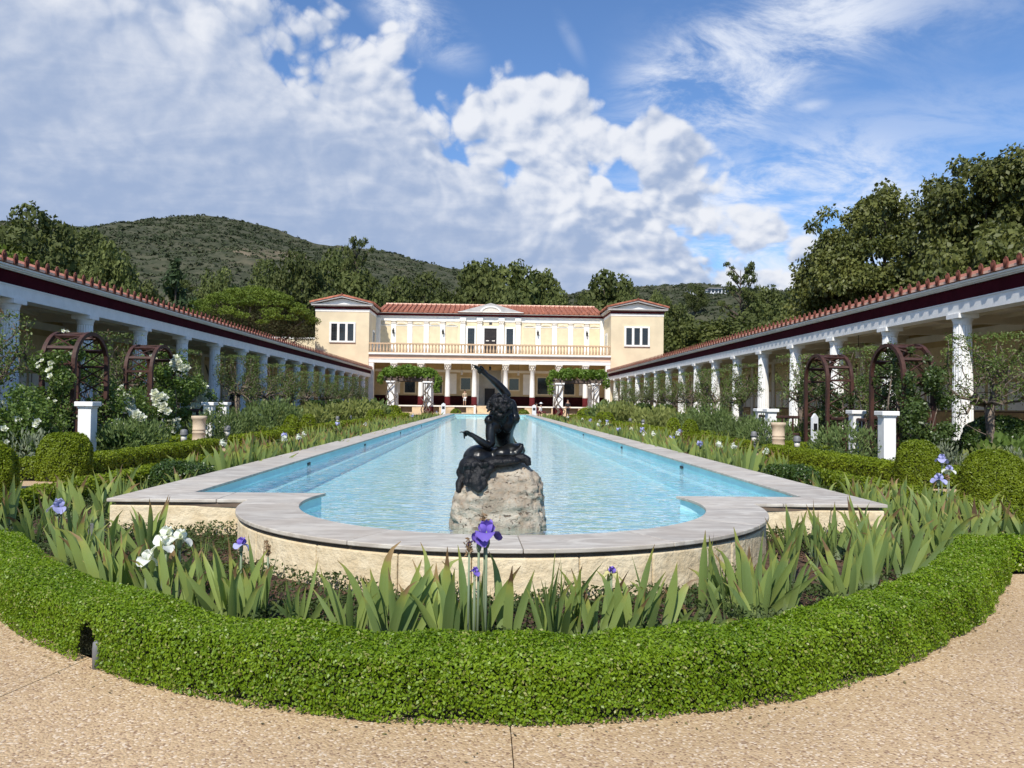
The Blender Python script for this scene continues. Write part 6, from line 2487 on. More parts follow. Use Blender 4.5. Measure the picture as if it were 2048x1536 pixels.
# ------------------------------------------------------------------ shrubs of the garden rooms
def fine_shrub(x, y, rx, ry, h, label, mt='rosemary', size=0.05, dens=1.0, group=None, wide=0.16, name='fine_shrub'):
    h *= 0.8 if y > 25 else 0.92
    """upright feathery shrub: thin leaves pointing up and out"""
    area = rx * ry * 3 + (rx + ry) * h * 3
    n = int(area * dens * 900 * (0.05 / size) ** 1.5)
    bl = heap(RNG, (0, 0, h * 0.40), (rx * 0.85, ry * 0.85, h * 0.42), 34, 0.28 * (rx + ry) * 0.5 + 0.14 * h, 1.2, 0.85, -0.4)
    P, N = blobs_points(bl, n, RNG, 0.6, 0.5)
    P[:, 2] = np.maximum(P[:, 2], 0.02)
    d = unit(N * 0.7 + np.array([0, 0, 0.9]) + RNG.normal(0, 0.35, P.shape))
    w = unit(np.cross(d, RNG.normal(0, 1, P.shape)))
    L = (size * 1.7 * RNG.uniform(0.6, 1.5, len(P)))[:, None]
    V = np.stack([P, P + d * L * 0.5 + w * L * wide, P + d * L, P + d * L * 0.5 - w * L * wide], 1).reshape(-1, 3)
    F = np.arange(len(V), dtype=np.int32).reshape(-1, 4)
    me = np_mesh(name, V, [F], [M[mt]])
    return tag(add(name, me, loc=(x, y, 0)), label, 'shrub', group)


for s, side in ((-1, 'rose'), (1, 'sunlit')):
    fine_shrub(s * 8.25, 17.9, 0.75, 1.0, 0.72, f'feathery grey green shrub in front of the piers, nearest, {side} side', size=0.055)
    fine_shrub(s * 8.2, 22.9, 0.65, 1.2, 0.72, f'feathery grey green shrub beyond the round pedestal, {side} side', size=0.06)
    fine_shrub(s * 8.1, 25.4, 0.75, 1.3, 0.85, f'feathery grey green shrub before the paired domes, {side} side', size=0.065)
    fine_shrub(s * 10.2, 28.2, 1.0, 0.9, 0.95, f'feathery shrub mass behind the piers, {side} side', size=0.075)
    fine_shrub(s * 9.4, 33.5, 1.2, 2.0, 1.0, f'rusty feathery shrub in the middle garden room, {side} side', size=0.09)
    fine_shrub(s * 10.6, 24.6, 0.9, 1.2, 0.8, f'feathery shrub close behind the further arbor, {side} side', size=0.065)
    fine_shrub(s * 8.8, 36.5, 1.3, 1.6, 0.62, f'yellow green tufted shrub in the middle garden room, nearer, {side} side', 'yellowgreen', 0.10, wide=0.3)
    fine_shrub(s * 8.9, 41.0, 1.3, 2.2, 0.66, f'yellow green tufted shrub in the middle garden room, further, {side} side', 'yellowgreen', 0.11, wide=0.3)
    fine_shrub(s * 8.8, 52.5, 1.4, 3.0, 0.70, f'yellow green shrub mass of the far garden room, {side} side', 'yellowgreen', 0.14, wide=0.3)
    fine_shrub(s * 9.4, 60.0, 1.6, 2.6, 0.9, f'grey green shrub mass before the pergola, {side} side', 'rosemary', 0.15, wide=0.25)
    fine_shrub(s * 8.0, 13.6, 0.62, 0.5, 0.62, f'silvery wispy plant behind the clipped dome, {side} side', 'silver', 0.05, 0.5, wide=0.14)
    fine_shrub(s * 9.6, 14.2, 0.7, 0.6, 0.45, f'pale grey plant behind the front garden hedge, {side} side', 'silver', 0.05, 0.5, wide=0.14)
    fine_shrub(s * 11.0, 15.4, 0.8, 1.1, 0.55, f'low green plant group at the colonnade foot, {side} side', 'rose', 0.075, 0.6, wide=0.4)


# ------------------------------------------------------------------ climbing roses and ivy
ROSE = []
for i in range(3):
    Vs, Fs, b = [], [], 0
    for ring, (n, tilt, L) in enumerate(((5, 1.25, 0.050), (5, 0.75, 0.042), (4, 0.35, 0.03))):
        for k in range(n):
            V, F = petal_arrays(L, L * 0.48, tilt, -0.5, 3)
            a = 2 * math.pi * (k + 0.5 * ring) / n + random.uniform(-.2, .2)
            R = np.array(Euler((0, 0, a)).to_matrix())
            Vs.append(V @ R.T)
            Fs.append(F + b)
            b += len(V)
    ROSE.append(np_mesh('rose_bloom', np.concatenate(Vs), [np.concatenate(Fs)], [M['petal_white']], smooth=True))


def rose_bush(x, y, label, blobs, n, size, blooms, mt='rose', group=None, name='climbing_rose', clusters=6, wide=0.55, bloom_scale=1.0, canes=5):
    r = thing(name, label, 'rose' if blooms else 'climber', (x, y, 0), group=group)
    add('foliage', blob_foliage('foliage', blobs, n, size, RNG, M[mt], 0.75, wide, 0.9, 0.35), r)
    mb = MB()
    for i in range(canes):
        b = blobs[random.randrange(len(blobs))]
        q = Vector((random.uniform(-.15, .15), random.uniform(-.15, .15), 0))
        e = Vector(b[:3])
        mid = (q + e) / 2 + Vector((random.uniform(-.2, .2), random.uniform(-.2, .2), 0.2))
        mb.tube([tuple(q), tuple(mid), tuple(e)], [0.018, 0.013, 0.008], 5)
    add('canes', mb.mesh('canes', M['bark']), r)
    if blooms:
        P, N = blobs_points(blobs, 4000, RNG, 0.05, 0.9)
        ok = (N[:, 1] < -0.1) & (N[:, 2] > -0.5)
        P, N = P[ok], N[ok]
        cc = RNG.choice(len(P), clusters)
        for i in range(blooms):
            c = P[cc[i % clusters]]
            d2 = ((P - c) ** 2).sum(1) + RNG.random(len(P)) * 0.03
            k = np.argsort(d2)[i // clusters]
            o = add('bloom', ROSE[i % 3], r)
            o.location = tuple(P[k] + N[k] * 0.08 + np.array([0, -0.05, 0.02]))
            nrm = Vector(N[k] + np.array([0, -0.5, 0.3])).normalized()
            o.rotation_euler = nrm.to_track_quat('Z', 'Y').to_euler()
            q = random.uniform(0.9, 1.4) * bloom_scale
            o.scale = (q, q, q)
    return r


def column_blobs(h, rx, ry, n, seed, z0=0.1, rb=0.22):
    rr = random.Random(seed)
    return [(rr.uniform(-rx, rx), rr.uniform(-ry, ry), z0 + (h - z0) * (i + rr.random()) / n, rb * rr.uniform(.6, 1.3), rb * rr.uniform(.6, 1.3), rb * rr.uniform(.7, 1.4)) for i in range(n)]


g = 'climbing white roses around the shaded side arbors'
rose_bush(-9.9, 17.45, 'climbing rose covering the near leg of the nearer rose side arbor', column_blobs(2.3, 0.42, 0.25, 22, 1), 5200, 0.075, 20, group=g, bloom_scale=1.1, clusters=7)
rose_bush(-10.3, 16.3, 'big leafy rose bush at the edge before the arbor', column_blobs(1.4, 0.8, 0.6, 24, 2, rb=0.30), 5200, 0.085, 14, group=g, clusters=7, bloom_scale=1.35)
rose_bush(-9.6, 16.0, 'leafy rose bush with scattered white blooms left of the front pier', column_blobs(1.05, 0.55, 0.5, 18, 3, rb=0.26), 3800, 0.08, 14, group=g, clusters=6, bloom_scale=1.4)
rose_bush(-9.25, 19.6, 'white rose bush in full bloom behind the front pier', column_blobs(1.5, 0.5, 0.9, 22, 4, rb=0.26), 4200, 0.085, 62, group=g, clusters=9, bloom_scale=1.95)
rose_bush(-9.35, 20.9, 'white rose bush massed between the two rose side arbors', column_blobs(1.42, 0.4, 0.7, 18, 5, rb=0.25), 3600, 0.085, 70, group=g, clusters=8, bloom_scale=1.95)
rose_bush(-9.5, 22.9, 'white climbing rose inside the opening of the further rose side arbor', column_blobs(2.3, 0.4, 0.5, 20, 6, rb=0.25), 4200, 0.09, 70, group=g, clusters=6, bloom_scale=2.05)
rose_bush(-9.25, 24.5, 'white rose bush with big blooms behind the slender pier', column_blobs(1.95, 0.45, 0.7, 22, 7, rb=0.26), 4200, 0.095, 66, group=g, clusters=8, bloom_scale=2.1)
rose_bush(-9.8, 23.6, 'climbing rose over the top of the further rose side arbor', [(b[0], b[1], b[2] + 1.5, *b[3:]) for b in column_blobs(1.25, 0.35, 0.3, 10, 8, rb=0.2)], 1800, 0.08, 12, group=g, clusters=4, bloom_scale=1.4, canes=3)
rose_bush(-10.1, 18.6, 'thin climbing rose over the nearer rose side arbor roof', [(b[0], b[1], b[2] + 1.9, *b[3:]) for b in column_blobs(0.9, 0.25, 0.6, 7, 18, rb=0.15)], 700, 0.075, 3, group=g, clusters=3, canes=3)
rose_bush(-10.7, 20.3, 'tall loose climber behind the two rose side arbors', column_blobs(2.7, 0.4, 1.3, 26, 9, 0.8, 0.26), 3600, 0.085, 8, group=g, clusters=4)
rose_bush(-10.6, 24.2, 'tall loose climber past the further rose side arbor', column_blobs(2.5, 0.4, 0.8, 18, 19, 0.8, 0.25), 2600, 0.09, 6, group=g, clusters=3)
rose_bush(-8.55, 18.2, 'leafy low bush with bright leaves at the foot of the front pier', column_blobs(0.62, 0.42, 0.6, 14, 10, rb=0.2), 2200, 0.10, 0, group=None, name='leafy_bush')
g = 'climbers on the sunlit side arbors'
rose_bush(10.0, 17.5, 'dense ivy-like climber on the near leg of the sunlit arbor', column_blobs(2.15, 0.48, 0.24, 26, 11, rb=0.23), 7600, 0.078, 0, 'ivy', g)
rose_bush(9.75, 17.2, 'lower part of the climber beside the sunlit front pier', column_blobs(1.2, 0.5, 0.3, 14, 12, rb=0.22), 3200, 0.075, 0, 'ivy', g)
rose_bush(10.1, 19.35, 'thin climber on the far leg of the nearer sunlit arbor', column_blobs(2.6, 0.3, 0.25, 16, 13, 0.6, 0.2), 1700, 0.075, 0, 'ivy', g)
rose_bush(10.35, 20.4, 'loose climber between the two sunlit arbors', column_blobs(2.6, 0.3, 0.8, 20, 14, 0.5, 0.22), 2400, 0.08, 0, 'ivy', g)
rose_bush(10.0, 22.7, 'climber hanging inside the further sunlit arbor', column_blobs(1.9, 0.3, 0.4, 16, 15, 0.4, 0.24), 2600, 0.085, 0, 'ivy', g)
rose_bush(9.85, 18.5, 'sparse climber twining over the roof of the nearer sunlit arbor', [(b[0], b[1], b[2] + 1.7, *b[3:]) for b in column_blobs(1.1, 0.3, 0.75, 12, 27, rb=0.16)], 1300, 0.07, 0, 'ivy', g)
rose_bush(9.9, 21.75, 'climber on the near leg of the further sunlit arbor', column_blobs(1.7, 0.3, 0.2, 14, 28, 0.2, 0.2), 2200, 0.075, 0, 'ivy', g)
rose_bush(10.2, 24.0, 'bushy climber past the further sunlit arbor', column_blobs(2.6, 0.4, 0.4, 18, 16, 0.5, 0.24), 2400, 0.085, 0, 'ivy', g)
fine_shrub(8.9, 13.4, 0.5, 0.5, 0.55, 'yellowish wispy rose between the two clipped domes', 'yellowgreen', 0.06, 0.4, wide=0.3)


# ------------------------------------------------------------------ pergolas at the far end
def pergola(cx, label, seed):
    r = thing('pergola', label, 'pergola', (cx, 75.5, 0), group='vine pergolas before the villa')
    for x in (-1.75, 1.75):
        for y in (-1.2, 1.6):
            q = add('post', MB().box(x - 0.33, x + 0.33, y - 0.33, y + 0.33, 0.92, 3.2).mesh('post', M['white']), r)
            add('post_foot', MB().box(x - 0.36, x + 0.36, y - 0.36, y + 0.36, -0.05, 0.92).mesh('post_foot', M['maroon']), q)
            add('post_cap', MB().box(x - 0.46, x + 0.46, y - 0.46, y + 0.46, 3.2, 3.34).mesh('post_cap', M['white']), q)
    for y in (-1.2, 1.6):
        add('beam', MB().box(-2.5, 2.5, y - 0.14, y + 0.14, 3.342, 3.62).mesh('beam', M['pergwood']), r)
    for i in range(9):
        x = -2.3 + 4.6 * i / 8
        add('rafter', MB().box(x - 0.06, x + 0.06, -1.9, 2.3, 3.622, 3.76).mesh('rafter', M['pergwood']), r)
    v = thing('grape_vine', f'bright green vine heaped on top of the {label.split(",")[0]}', 'vine', (cx, 75.5, 0), group='vines on the pergolas')
    rr = np.random.default_rng(seed)
    bl = heap(rr, (0, 0.2, 4.15), (2.9, 2.0, 0.42), 44, 0.52, 0.75, 0.9, -0.6)
    bl += [(-2.75, -1.4, 3.5, .4, .4, .5), (2.75, -1.4, 3.4, .4, .4, .6), (-2.6 if cx > 0 else 2.6, -1.5, 2.7, .35, .35, .5)]
    add('foliage', blob_foliage('foliage', bl, 7000, 0.26, rr, M['vine'], 0.5, 0.62, 0.8), v)
    mb = MB()
    rnd = random.Random(seed)
    for k in range(10):
        x = rnd.choice((-1.75, 1.75))
        y = rnd.choice((-1.65, -1.6, -0.75))
        pts = [(x + rnd.uniform(-.6, .6), y, 0)]
        for i in range(6):
            pts.append((x + rnd.uniform(-.45, .45) + 0.5 * (rnd.random() - .5), y + rnd.uniform(-.15, .15), 0.6 * (i + 1)))
        mb.tube(pts, [0.07, 0.06, 0.055, 0.05, 0.045, 0.04, 0.035], 5)
    add('stems', mb.mesh('stems', M['bark']), v)
    return r


pergola(-7.75, 'white posted vine pergola on the rose side, before the villa porch', 31)
pergola(8.45, 'white posted vine pergola on the sunlit side, before the villa porch', 32)


# ------------------------------------------------------------------ people, all far away
def person(x, y, z, rz, label, shirt, trousers, seated=False, hat=None, bare_legs=False):
    r = thing('person', label, 'person', (x, y, z), rz)
    if not seated:
        hip, knee, ank = 0.92, 0.50, 0.08
        legs = {s: [(s * 0.09, 0, hip - 0.04), (s * 0.10, -0.02, knee), (s * 0.11, 0.02, ank), (s * 0.115, -0.14, 0.035)] for s in (-1, 1)}
    else:
        hip = 0.50
        legs = {s: [(s * 0.09, 0, hip), (s * 0.12, -0.42, hip + 0.04), (s * 0.12, -0.44, 0.09), (s * 0.125, -0.58, 0.035)] for s in (-1, 1)}
    T = [(0, 0, hip), (0, 0.01, hip + 0.20), (0, 0.01, hip + 0.42), (0, 0, hip + 0.54), (0, -0.01, hip + 0.66)]
    TR = [(0.15, 0.11), (0.14, 0.10), (0.165, 0.11), 0.05, 0.095]
    P, R, E = list(T), list(TR), [(0, 1), (1, 2), (2, 3), (3, 4)]
    P.append((0, -0.015, hip + 0.78))
    R.append(0.085)
    E.append((4, 5))
    arms = {s: [(s * 0.19, 0, hip + 0.45), (s * 0.25, 0.03, hip + 0.16), (s * 0.20, -0.16, hip - 0.02), (s * 0.18, -0.23, hip - 0.03)] for s in (-1, 1)}
    for s in (-1, 1):
        b = len(P)
        P += legs[s]
        R += [0.085, 0.058, 0.04, 0.035]
        E += [(0, b), (b, b + 1), (b + 1, b + 2), (b + 2, b + 3)]
        b = len(P)
        P += arms[s]
        R += [0.058, 0.042, 0.03, 0.034]
        E += [(2, b), (b, b + 1), (b + 1, b + 2), (b + 2, b + 3)]
    add('body', skin_mesh('body', P, E, R, M['skin'], 1), r)
    # shirt
    P, R, E = list(T[:3]), [(0.17, 0.125), (0.16, 0.12), (0.185, 0.13)], [(0, 1), (1, 2)]
    for s in (-1, 1):
        b = len(P)
        P += arms[s][:2]
        R += [0.075, 0.056]
        E += [(2, b), (b, b + 1)]
    add('shirt', skin_mesh('shirt', P, E, R, shirt, 1), r)
    P, R, E = [T[0]], [(0.165, 0.12)], []
    for s in (-1, 1):
        b = len(P)
        q = legs[s][:2] if bare_legs else legs[s][:3]
        P += q
        R += [0.10, 0.072, 0.056][:len(q)]
        E += [(0, b)] + [(b + i, b + i + 1) for i in range(len(q) - 1)]
    add('trousers', skin_mesh('trousers', P, E, R, trousers, 1), r)
    hb = MB().ball((0, 0.02, hip + 0.77), (0.095, 0.105, 0.115), 10, 8)
    add('hair', hb.mesh('hair', M['hair']), r)
    if hat:
        hm = MB().lathe([(0.20, 0.0), (0.20, 0.015), (0.11, 0.02), (0.10, 0.11), (0.03, 0.13)], 14, (0, 0, hip + 0.82))
        add('hat', hm.mesh('hat', hat), r)
    return r


person(-2.85, 87.6, 1.0, 0.2, 'person in tan top and light shorts standing in the villa porch', M['cloth_tan'], M['cloth_white'], bare_legs=True)
person(4.75, 71.6, 0.0, 1.2, 'person in a white shirt sitting at the far pool end', M['cloth_white'], M['cloth_maroon'], seated=True, hat=M['cloth_white'])
person(4.35, 71.9, 0.0, 0.6, 'person in maroon sitting next to the one in white at the far pool end', M['cloth_maroon'], M['cloth_maroon'], seated=True)
person(11.9, 74.0, 0.0, -0.4, 'dark haired person in a white shirt standing by the sunlit pergola', M['cloth_white'], M['cloth_blue'])
person(7.6, 74.9, 0.0, 0.2, 'person in dark clothes standing under the sunlit side pergola', M['cloth_dark'], M['cloth_dark'])
person(-14.6, 55.0, 0.22, 0.3, 'person in black walking in the shaded colonnade behind the clipped trees', M['cloth_dark'], M['cloth_dark'])
person(-14.9, 45.2, 0.22, 0.5, 'person in dark clothes in the shaded colonnade, nearer and half hidden', M['cloth_dark'], M['cloth_blue'])
person(-12.4, 46.8, 0.0, 0.1, 'person in dark top standing at a shaded column behind the trees', M['cloth_dark'], M['cloth_dark'])

# ------------------------------------------------------------------ trees beyond the colonnades and on the hill
def limb(mb, a, b, r0, r1, rr, n=4, wig=0.15):
    a, b = Vector(a), Vector(b)
    L = (b - a).length
    pts = [tuple(a + (b - a) * (i / n) + (Vector((rr.gauss(0, wig), rr.gauss(0, wig), rr.gauss(0, wig * .5))) * L * 0.12 if 0 < i < n else Vector())) for i in range(n + 1)]
    mb.tube(pts, [r0 + (r1 - r0) * i / n for i in range(n + 1)], 6)


def round_tree(seed, n=9000, leaf=0.36, w=4.2, h=10.0, low=0.18, mt='oak', clumps=42, rb=1.25):
    """broad tree, 10 m high, foot at the origin; w = crown radius"""
    g = np.random.default_rng(seed)
    rr = random.Random(seed)
    cz = h * (low + 1) / 2
    rz = h * (1 - low) / 2
    bl = heap(g, (0, 0, cz), (w, w, rz), clumps, rb, 0.85, 0.80)
    bl = [(b[0] * (1.0 - 0.25 * max(0, (b[2] - cz) / rz)), b[1] * (1.0 - 0.25 * max(0, (b[2] - cz) / rz)), min(b[2], h - b[5] * 0.9), *b[3:]) for b in bl]
    me = blob_foliage('crown', bl, n, leaf, g, M[mt], 0.55, 0.62, 0.8, 0.6)
    mb = MB()
    limb(mb, (0, 0, -2.0), (0.2, 0.1, h * 0.45), 0.36, 0.22, rr)
    for k in range(6):
        b = bl[rr.randrange(len(bl))]
        limb(mb, (0.15, 0.1, h * rr.uniform(0.22, 0.45)), b[:3], 0.16, 0.05, rr)
    return mb.mesh('trunk', M['bark_dark']), me


def conifer_tree(seed, n=3200, h=10.0, w=2.6):
    g = np.random.default_rng(seed)
    rr = random.Random(seed)
    bl = []
    for i in range(60):
        t = (i + g.random()) / 60
        z = h * (0.10 + 0.88 * t)
        R = w * (1 - t) ** 0.8 * g.uniform(0.55, 1.05)
        a = g.uniform(0, 6.28)
        bl.append((R * math.cos(a), R * math.sin(a), z, 0.85 * (1 - 0.6 * t), 0.85 * (1 - 0.6 * t), 0.34))
    me = blob_foliage('crown', bl, n, 0.5, g, M['conifer'], 0.7, 0.35, 0.8, 0.4)
    mb = MB()
    limb(mb, (0, 0, -2), (0, 0, h * 0.97), 0.28, 0.03, rr, 6, 0.02)
    return mb.mesh('trunk', M['bark_dark']), me


def sparse_tree(seed, h=10.0):
    """open, thinly leaved tree with layered limbs"""
    g = np.random.default_rng(seed)
    rr = random.Random(seed)
    mb = MB()
    limb(mb, (0, 0, -2), (0, 0, h * 0.95), 0.22, 0.05, rr, 6, 0.04)
    bl = []
    for i in range(44):
        t = (i + rr.random()) / 44
        z = h * (0.34 + 0.62 * t)
        R = 3.0 * (0.35 + 0.9 * math.sin(math.pi * min(1, 0.15 + 0.85 * (1 - t)))) * rr.uniform(0.6, 1.0)
        a = rr.uniform(0, 6.28)
        e = (R * math.cos(a), R * math.sin(a), z + 0.5)
        limb(mb, (0, 0, z - 0.6), e, 0.07, 0.025, rr, 3, 0.2)
        bl.append((*e, 0.6, 0.6, 0.22))
        bl.append((e[0] * 0.6, e[1] * 0.6, z + 0.2, 0.5, 0.5, 0.18))
    me = blob_foliage('crown', bl, 5200, 0.30, g, M['oak'], 0.8, 0.5, 0.9, 0.2)
    return mb.mesh('trunk', M['bark_dark']), me


def umbrella_pine():
    """old stone pine with a flat cushion crown on spreading limbs"""
    g = np.random.default_rng(77)
    rr = random.Random(77)
    r = thing('stone_pine', 'broad umbrella pine with bright flat crown and dark spreading limbs behind the shaded colonnade', 'tree', (-24.6, 79.5, 0.3))
    mb = MB()
    limb(mb, (0.4, 0, -0.5), (0.6, 0, 4.4), 0.50, 0.42, rr)
    bl, under = [], []
    for k in range(120):
        a = g.uniform(0, 6.28)
        q = math.sqrt(g.random())
        x, y = 6.6 * q * math.cos(a), 5.6 * q * math.sin(a)
        z = 9.3 + 3.2 * math.sqrt(max(0, 1 - q * q)) - 1.0 * q
        s = g.uniform(0.65, 1.15)
        bl.append((x, y, z, s, s, s * 0.36))
        under.append((x * 0.97, y * 0.97, z - g.uniform(0.9, 2.6), s * 1.0, s * 1.0, s * 0.75))
    for k in range(16):
        b = bl[rr.randrange(len(bl))]
        knee = (b[0] * 0.5, b[1] * 0.5, 6.6)
        limb(mb, (0.6, 0, rr.uniform(3.2, 4.6)), knee, 0.26, 0.16, rr, 4, 0.3)
        limb(mb, knee, (b[0], b[1], b[2] - 0.5), 0.15, 0.05, rr, 3, 0.3)
    for k in range(5):
        limb(mb, (0.6, 0, 3.6), (rr.uniform(-4.5, 5.5), rr.uniform(-3, 0), rr.uniform(6.5, 8.5)), 0.20, 0.08, rr, 4, 0.3)
    add('trunk', mb.mesh('trunk', M['bark_dark']), r)
    add('crown', blob_foliage('crown', bl, 24000, 0.24, g, M['pine'], 0.6, 0.4, 0.8, 0.45), r)
    add('inner_twigs', blob_foliage('inner_twigs', under, 20000, 0.24, g, M['pine_under'], 0.8, 0.3, 0.9, 0.2), r)


umbrella_pine()

RT = [round_tree(101), round_tree(102, w=3.6, low=0.1), round_tree(103, w=4.8, low=0.22, clumps=50), round_tree(104, w=3.2, low=0.05, clumps=46, rb=1.1),
      round_tree(105, w=4.4, low=0.1, clumps=56, rb=1.0)]
FT = [round_tree(111, n=8000, leaf=0.40, clumps=80, rb=0.95), round_tree(112, n=8000, leaf=0.40, w=3.5, low=0.08, clumps=80, rb=0.9),
      round_tree(113, n=8000, leaf=0.40, w=4.7, low=0.15, clumps=90, rb=0.95)]
PT = [round_tree(121, n=8500, leaf=0.36, w=4.6, low=0.22, mt='pine', clumps=85, rb=0.9), round_tree(122, n=8500, leaf=0.36, w=4.0, low=0.12, mt='pine', clumps=85, rb=0.85)]
ET = [round_tree(131, n=9000, leaf=0.38, w=3.0, low=0.08, mt='oak', clumps=46, rb=1.05)]
CT = [conifer_tree(141), conifer_tree(142, w=3.2)]
ST = [sparse_tree(151), sparse_tree(152)]
OT = [round_tree(123, n=12000, leaf=0.34, w=4.6, low=0.10, mt='olivepine', clumps=110, rb=0.8), round_tree(124, n=12000, leaf=0.34, w=4.0, low=0.08, mt='olivepine', clumps=110, rb=0.8)]
KINDS_ = {'olive': OT, 'round': RT, 'fine': FT, 'pine': PT, 'tall': ET, 'conifer': CT, 'sparse': ST}


def far_tree(kind, x, y, ztop, width, label, group=None, i=None, zfoot=None):
    z0 = float(height(x, y)) if zfoot is None else zfoot
    hgt = max(3.0, ztop - z0)
    tr, cr = KINDS_[kind][random.randrange(len(KINDS_[kind])) if i is None else i % len(KINDS_[kind])]
    rad = {'round': 4.2, 'fine': 4.2, 'pine': 4.4, 'tall': 3.0, 'conifer': 2.7, 'sparse': 3.2, 'olive': 4.4}[kind]
    r = thing('tree', label, 'tree', (x, y, z0), random.uniform(0, 6.28), group)
    add('trunk', tr, r)
    add('crown', cr, r)
    k = width / 2 / rad
    r.scale = (k * 1.08, k * 1.08, hgt / 10.0)
    return r


BG = [
    ('fine', -64.0, 110, 28.7, 14, 'tall dark tree with ragged top, highest above the shaded colonnade'),
    ('pine', -49.5, 75, 17.3, 11.0, 'yellow green pine crown cut by the picture edge above the shaded colonnade'),
    ('fine', -50.3, 84, 19.6, 11.0, 'dull green tree just behind the yellow green pine'),
    ('fine', -44.0, 90, 19.5, 7.8, 'rounded grey green tree standing alone over the shaded roof edge'),
    ('conifer', -35.7, 88, 17.2, 7.5, 'dark pointed conifer between rounded tree and umbrella pine'),
    ('round', -74.1, 140, 32.7, 13, 'dark tree in the gap between the ragged tall tree and the hill'),
    ('fine', -41.0, 93, 15.4, 6.4, 'low dark tree at the foot of the rounded grey green tree'),
    ('fine', -45.6, 130, 23.7, 8.6, 'green tree on the slope behind the dark conifer'),
    ('pine', -34.6, 96, 12.6, 6.5, 'small bright tree right behind the umbrella pine'),
    ('fine', -36.9, 150, 30.9, 13.5, 'broad green tree above the umbrella pine crown'),
    ('fine', -34.2, 168, 35.0, 12.5, 'high tree on the slope above the umbrella pine'),
    ('sparse', -22.6, 130, 28.8, 5.4, 'thin scraggly tree poking over the hill line above the tower'),
    ('tall', -21.5, 125, 24.0, 9.5, 'tall dark eucalyptus under the scraggly tree'),
    ('round', -18.0, 142, 25.3, 11, 'brownish green tree right of the tall dark eucalyptus'),
    ('round', -48.5, 172, 34.0, 13, 'bright green tree on the slope near the bare earth patch'),
    ('round', -14.5, 162, 30.0, 13, 'tree on the slope behind the roof, below the hill shoulder'),
    ('fine', -8.2, 136, 22.5, 10.5, 'olive tree behind the shaded half of the main roof'),
    ('fine', -4.4, 142, 24.5, 12, 'olive tree left of the dark twin crowns'),
    ('tall', -1.3, 120, 25.0, 9.2, 'dark tree with the leftmost of the twin high crowns behind the gable'),
    ('tall', 4.1, 124, 25.6, 10.0, 'dark tree with the taller crown right behind the roof gable'),
    ('tall', 8.8, 128, 25.0, 7.6, 'dark tree ending the high clump behind the gable'),
    ('fine', 10.2, 116, 18.6, 7.4, 'lower green tree at the end of the dark clump'),
    ('fine', 2.2, 110, 18.6, 9.5, 'bright green tree directly over the roof ridge at the gable'),
    ('fine', -6.8, 112, 16.6, 9.0, 'green tree close over the roof ridge on the shaded half'),
    ('tall', 19.7, 130, 25.4, 9.8, 'free standing dark tree against the sky over the sunlit half roof'),
    ('fine', 14.9, 120, 19.0, 6.5, 'small tree beside the free standing dark tree'),
    ('fine', 22.6, 125, 20.5, 7.0, 'shoulder tree on the far side of the free standing dark tree'),
    ('tall', 37.1, 170, 28.0, 4.6, 'small upright tree on the skyline above the sunlit tower'),
    ('round', 45.3, 190, 28.6, 10, 'low tree on the skyline right of the sunlit tower'),
    ('round', 113.4, 420, 68.5, 13, 'light green round tree beside the white hill house'),
    ('sparse', 49.4, 150, 29.5, 7.0, 'bare looking layered tree sticking up alone on the skyline'),
    ('round', 60.5, 160, 27.4, 13, 'olive tree on the skyline right of the bare tree'),
    ('tall', 78.0, 190, 33.0, 7.5, 'dark small tree on the skyline next to the huge trees'),
    ('round', 53.8, 150, 22.5, 11, 'brownish tree under the bare layered tree'),
    ('olive', 29.9, 99, 13.6, 15, 'wide yellow olive pine crown right behind the sunlit tower'),
    ('olive', 26.5, 106, 14.2, 9.5, 'olive pine crown touching the sunlit tower corner'),
    ('fine', 46.0, 120, 18.6, 11, 'dull tree under the huge trees, above the sunlit roof edge'),
    ('fine', 37.4, 110, 15.2, 10.5, 'dull green tree between olive pine and huge trees'),
]
for i, (k, x, y, zt, w, lab) in enumerate(BG):
    far_tree(k, x, y, zt, w, lab, 'trees behind the villa and colonnades')

# filler wood on the lower slope
g2 = np.random.default_rng(5)
cnt = 0
while cnt < 120:
    y = 108 + 190 * g2.random() ** 1.4
    x = g2.uniform(-0.62, 0.52) * y
    if y < 112 and abs(x) < 20:
        continue
    z = float(height(x, y))
    hmax = 4.5 + 3.5 * g2.random()
    # keep below the skyline trees
    lim = (0.155 if x < -10 else (0.125 if x < 25 else 0.112)) * y + 1.3
    zt = min(z + hmax, lim)
    if zt - z < 3.0:
        continue
    side = 'shaded tower' if x < -18 else ('main roof' if x < 18 else 'sunlit tower')
    far_tree('round', x, y, zt, g2.uniform(6.0, 9.0), f'one of the dense dull green trees covering the slope behind the {side}', f'wood on the slope behind the {side}')
    cnt += 1


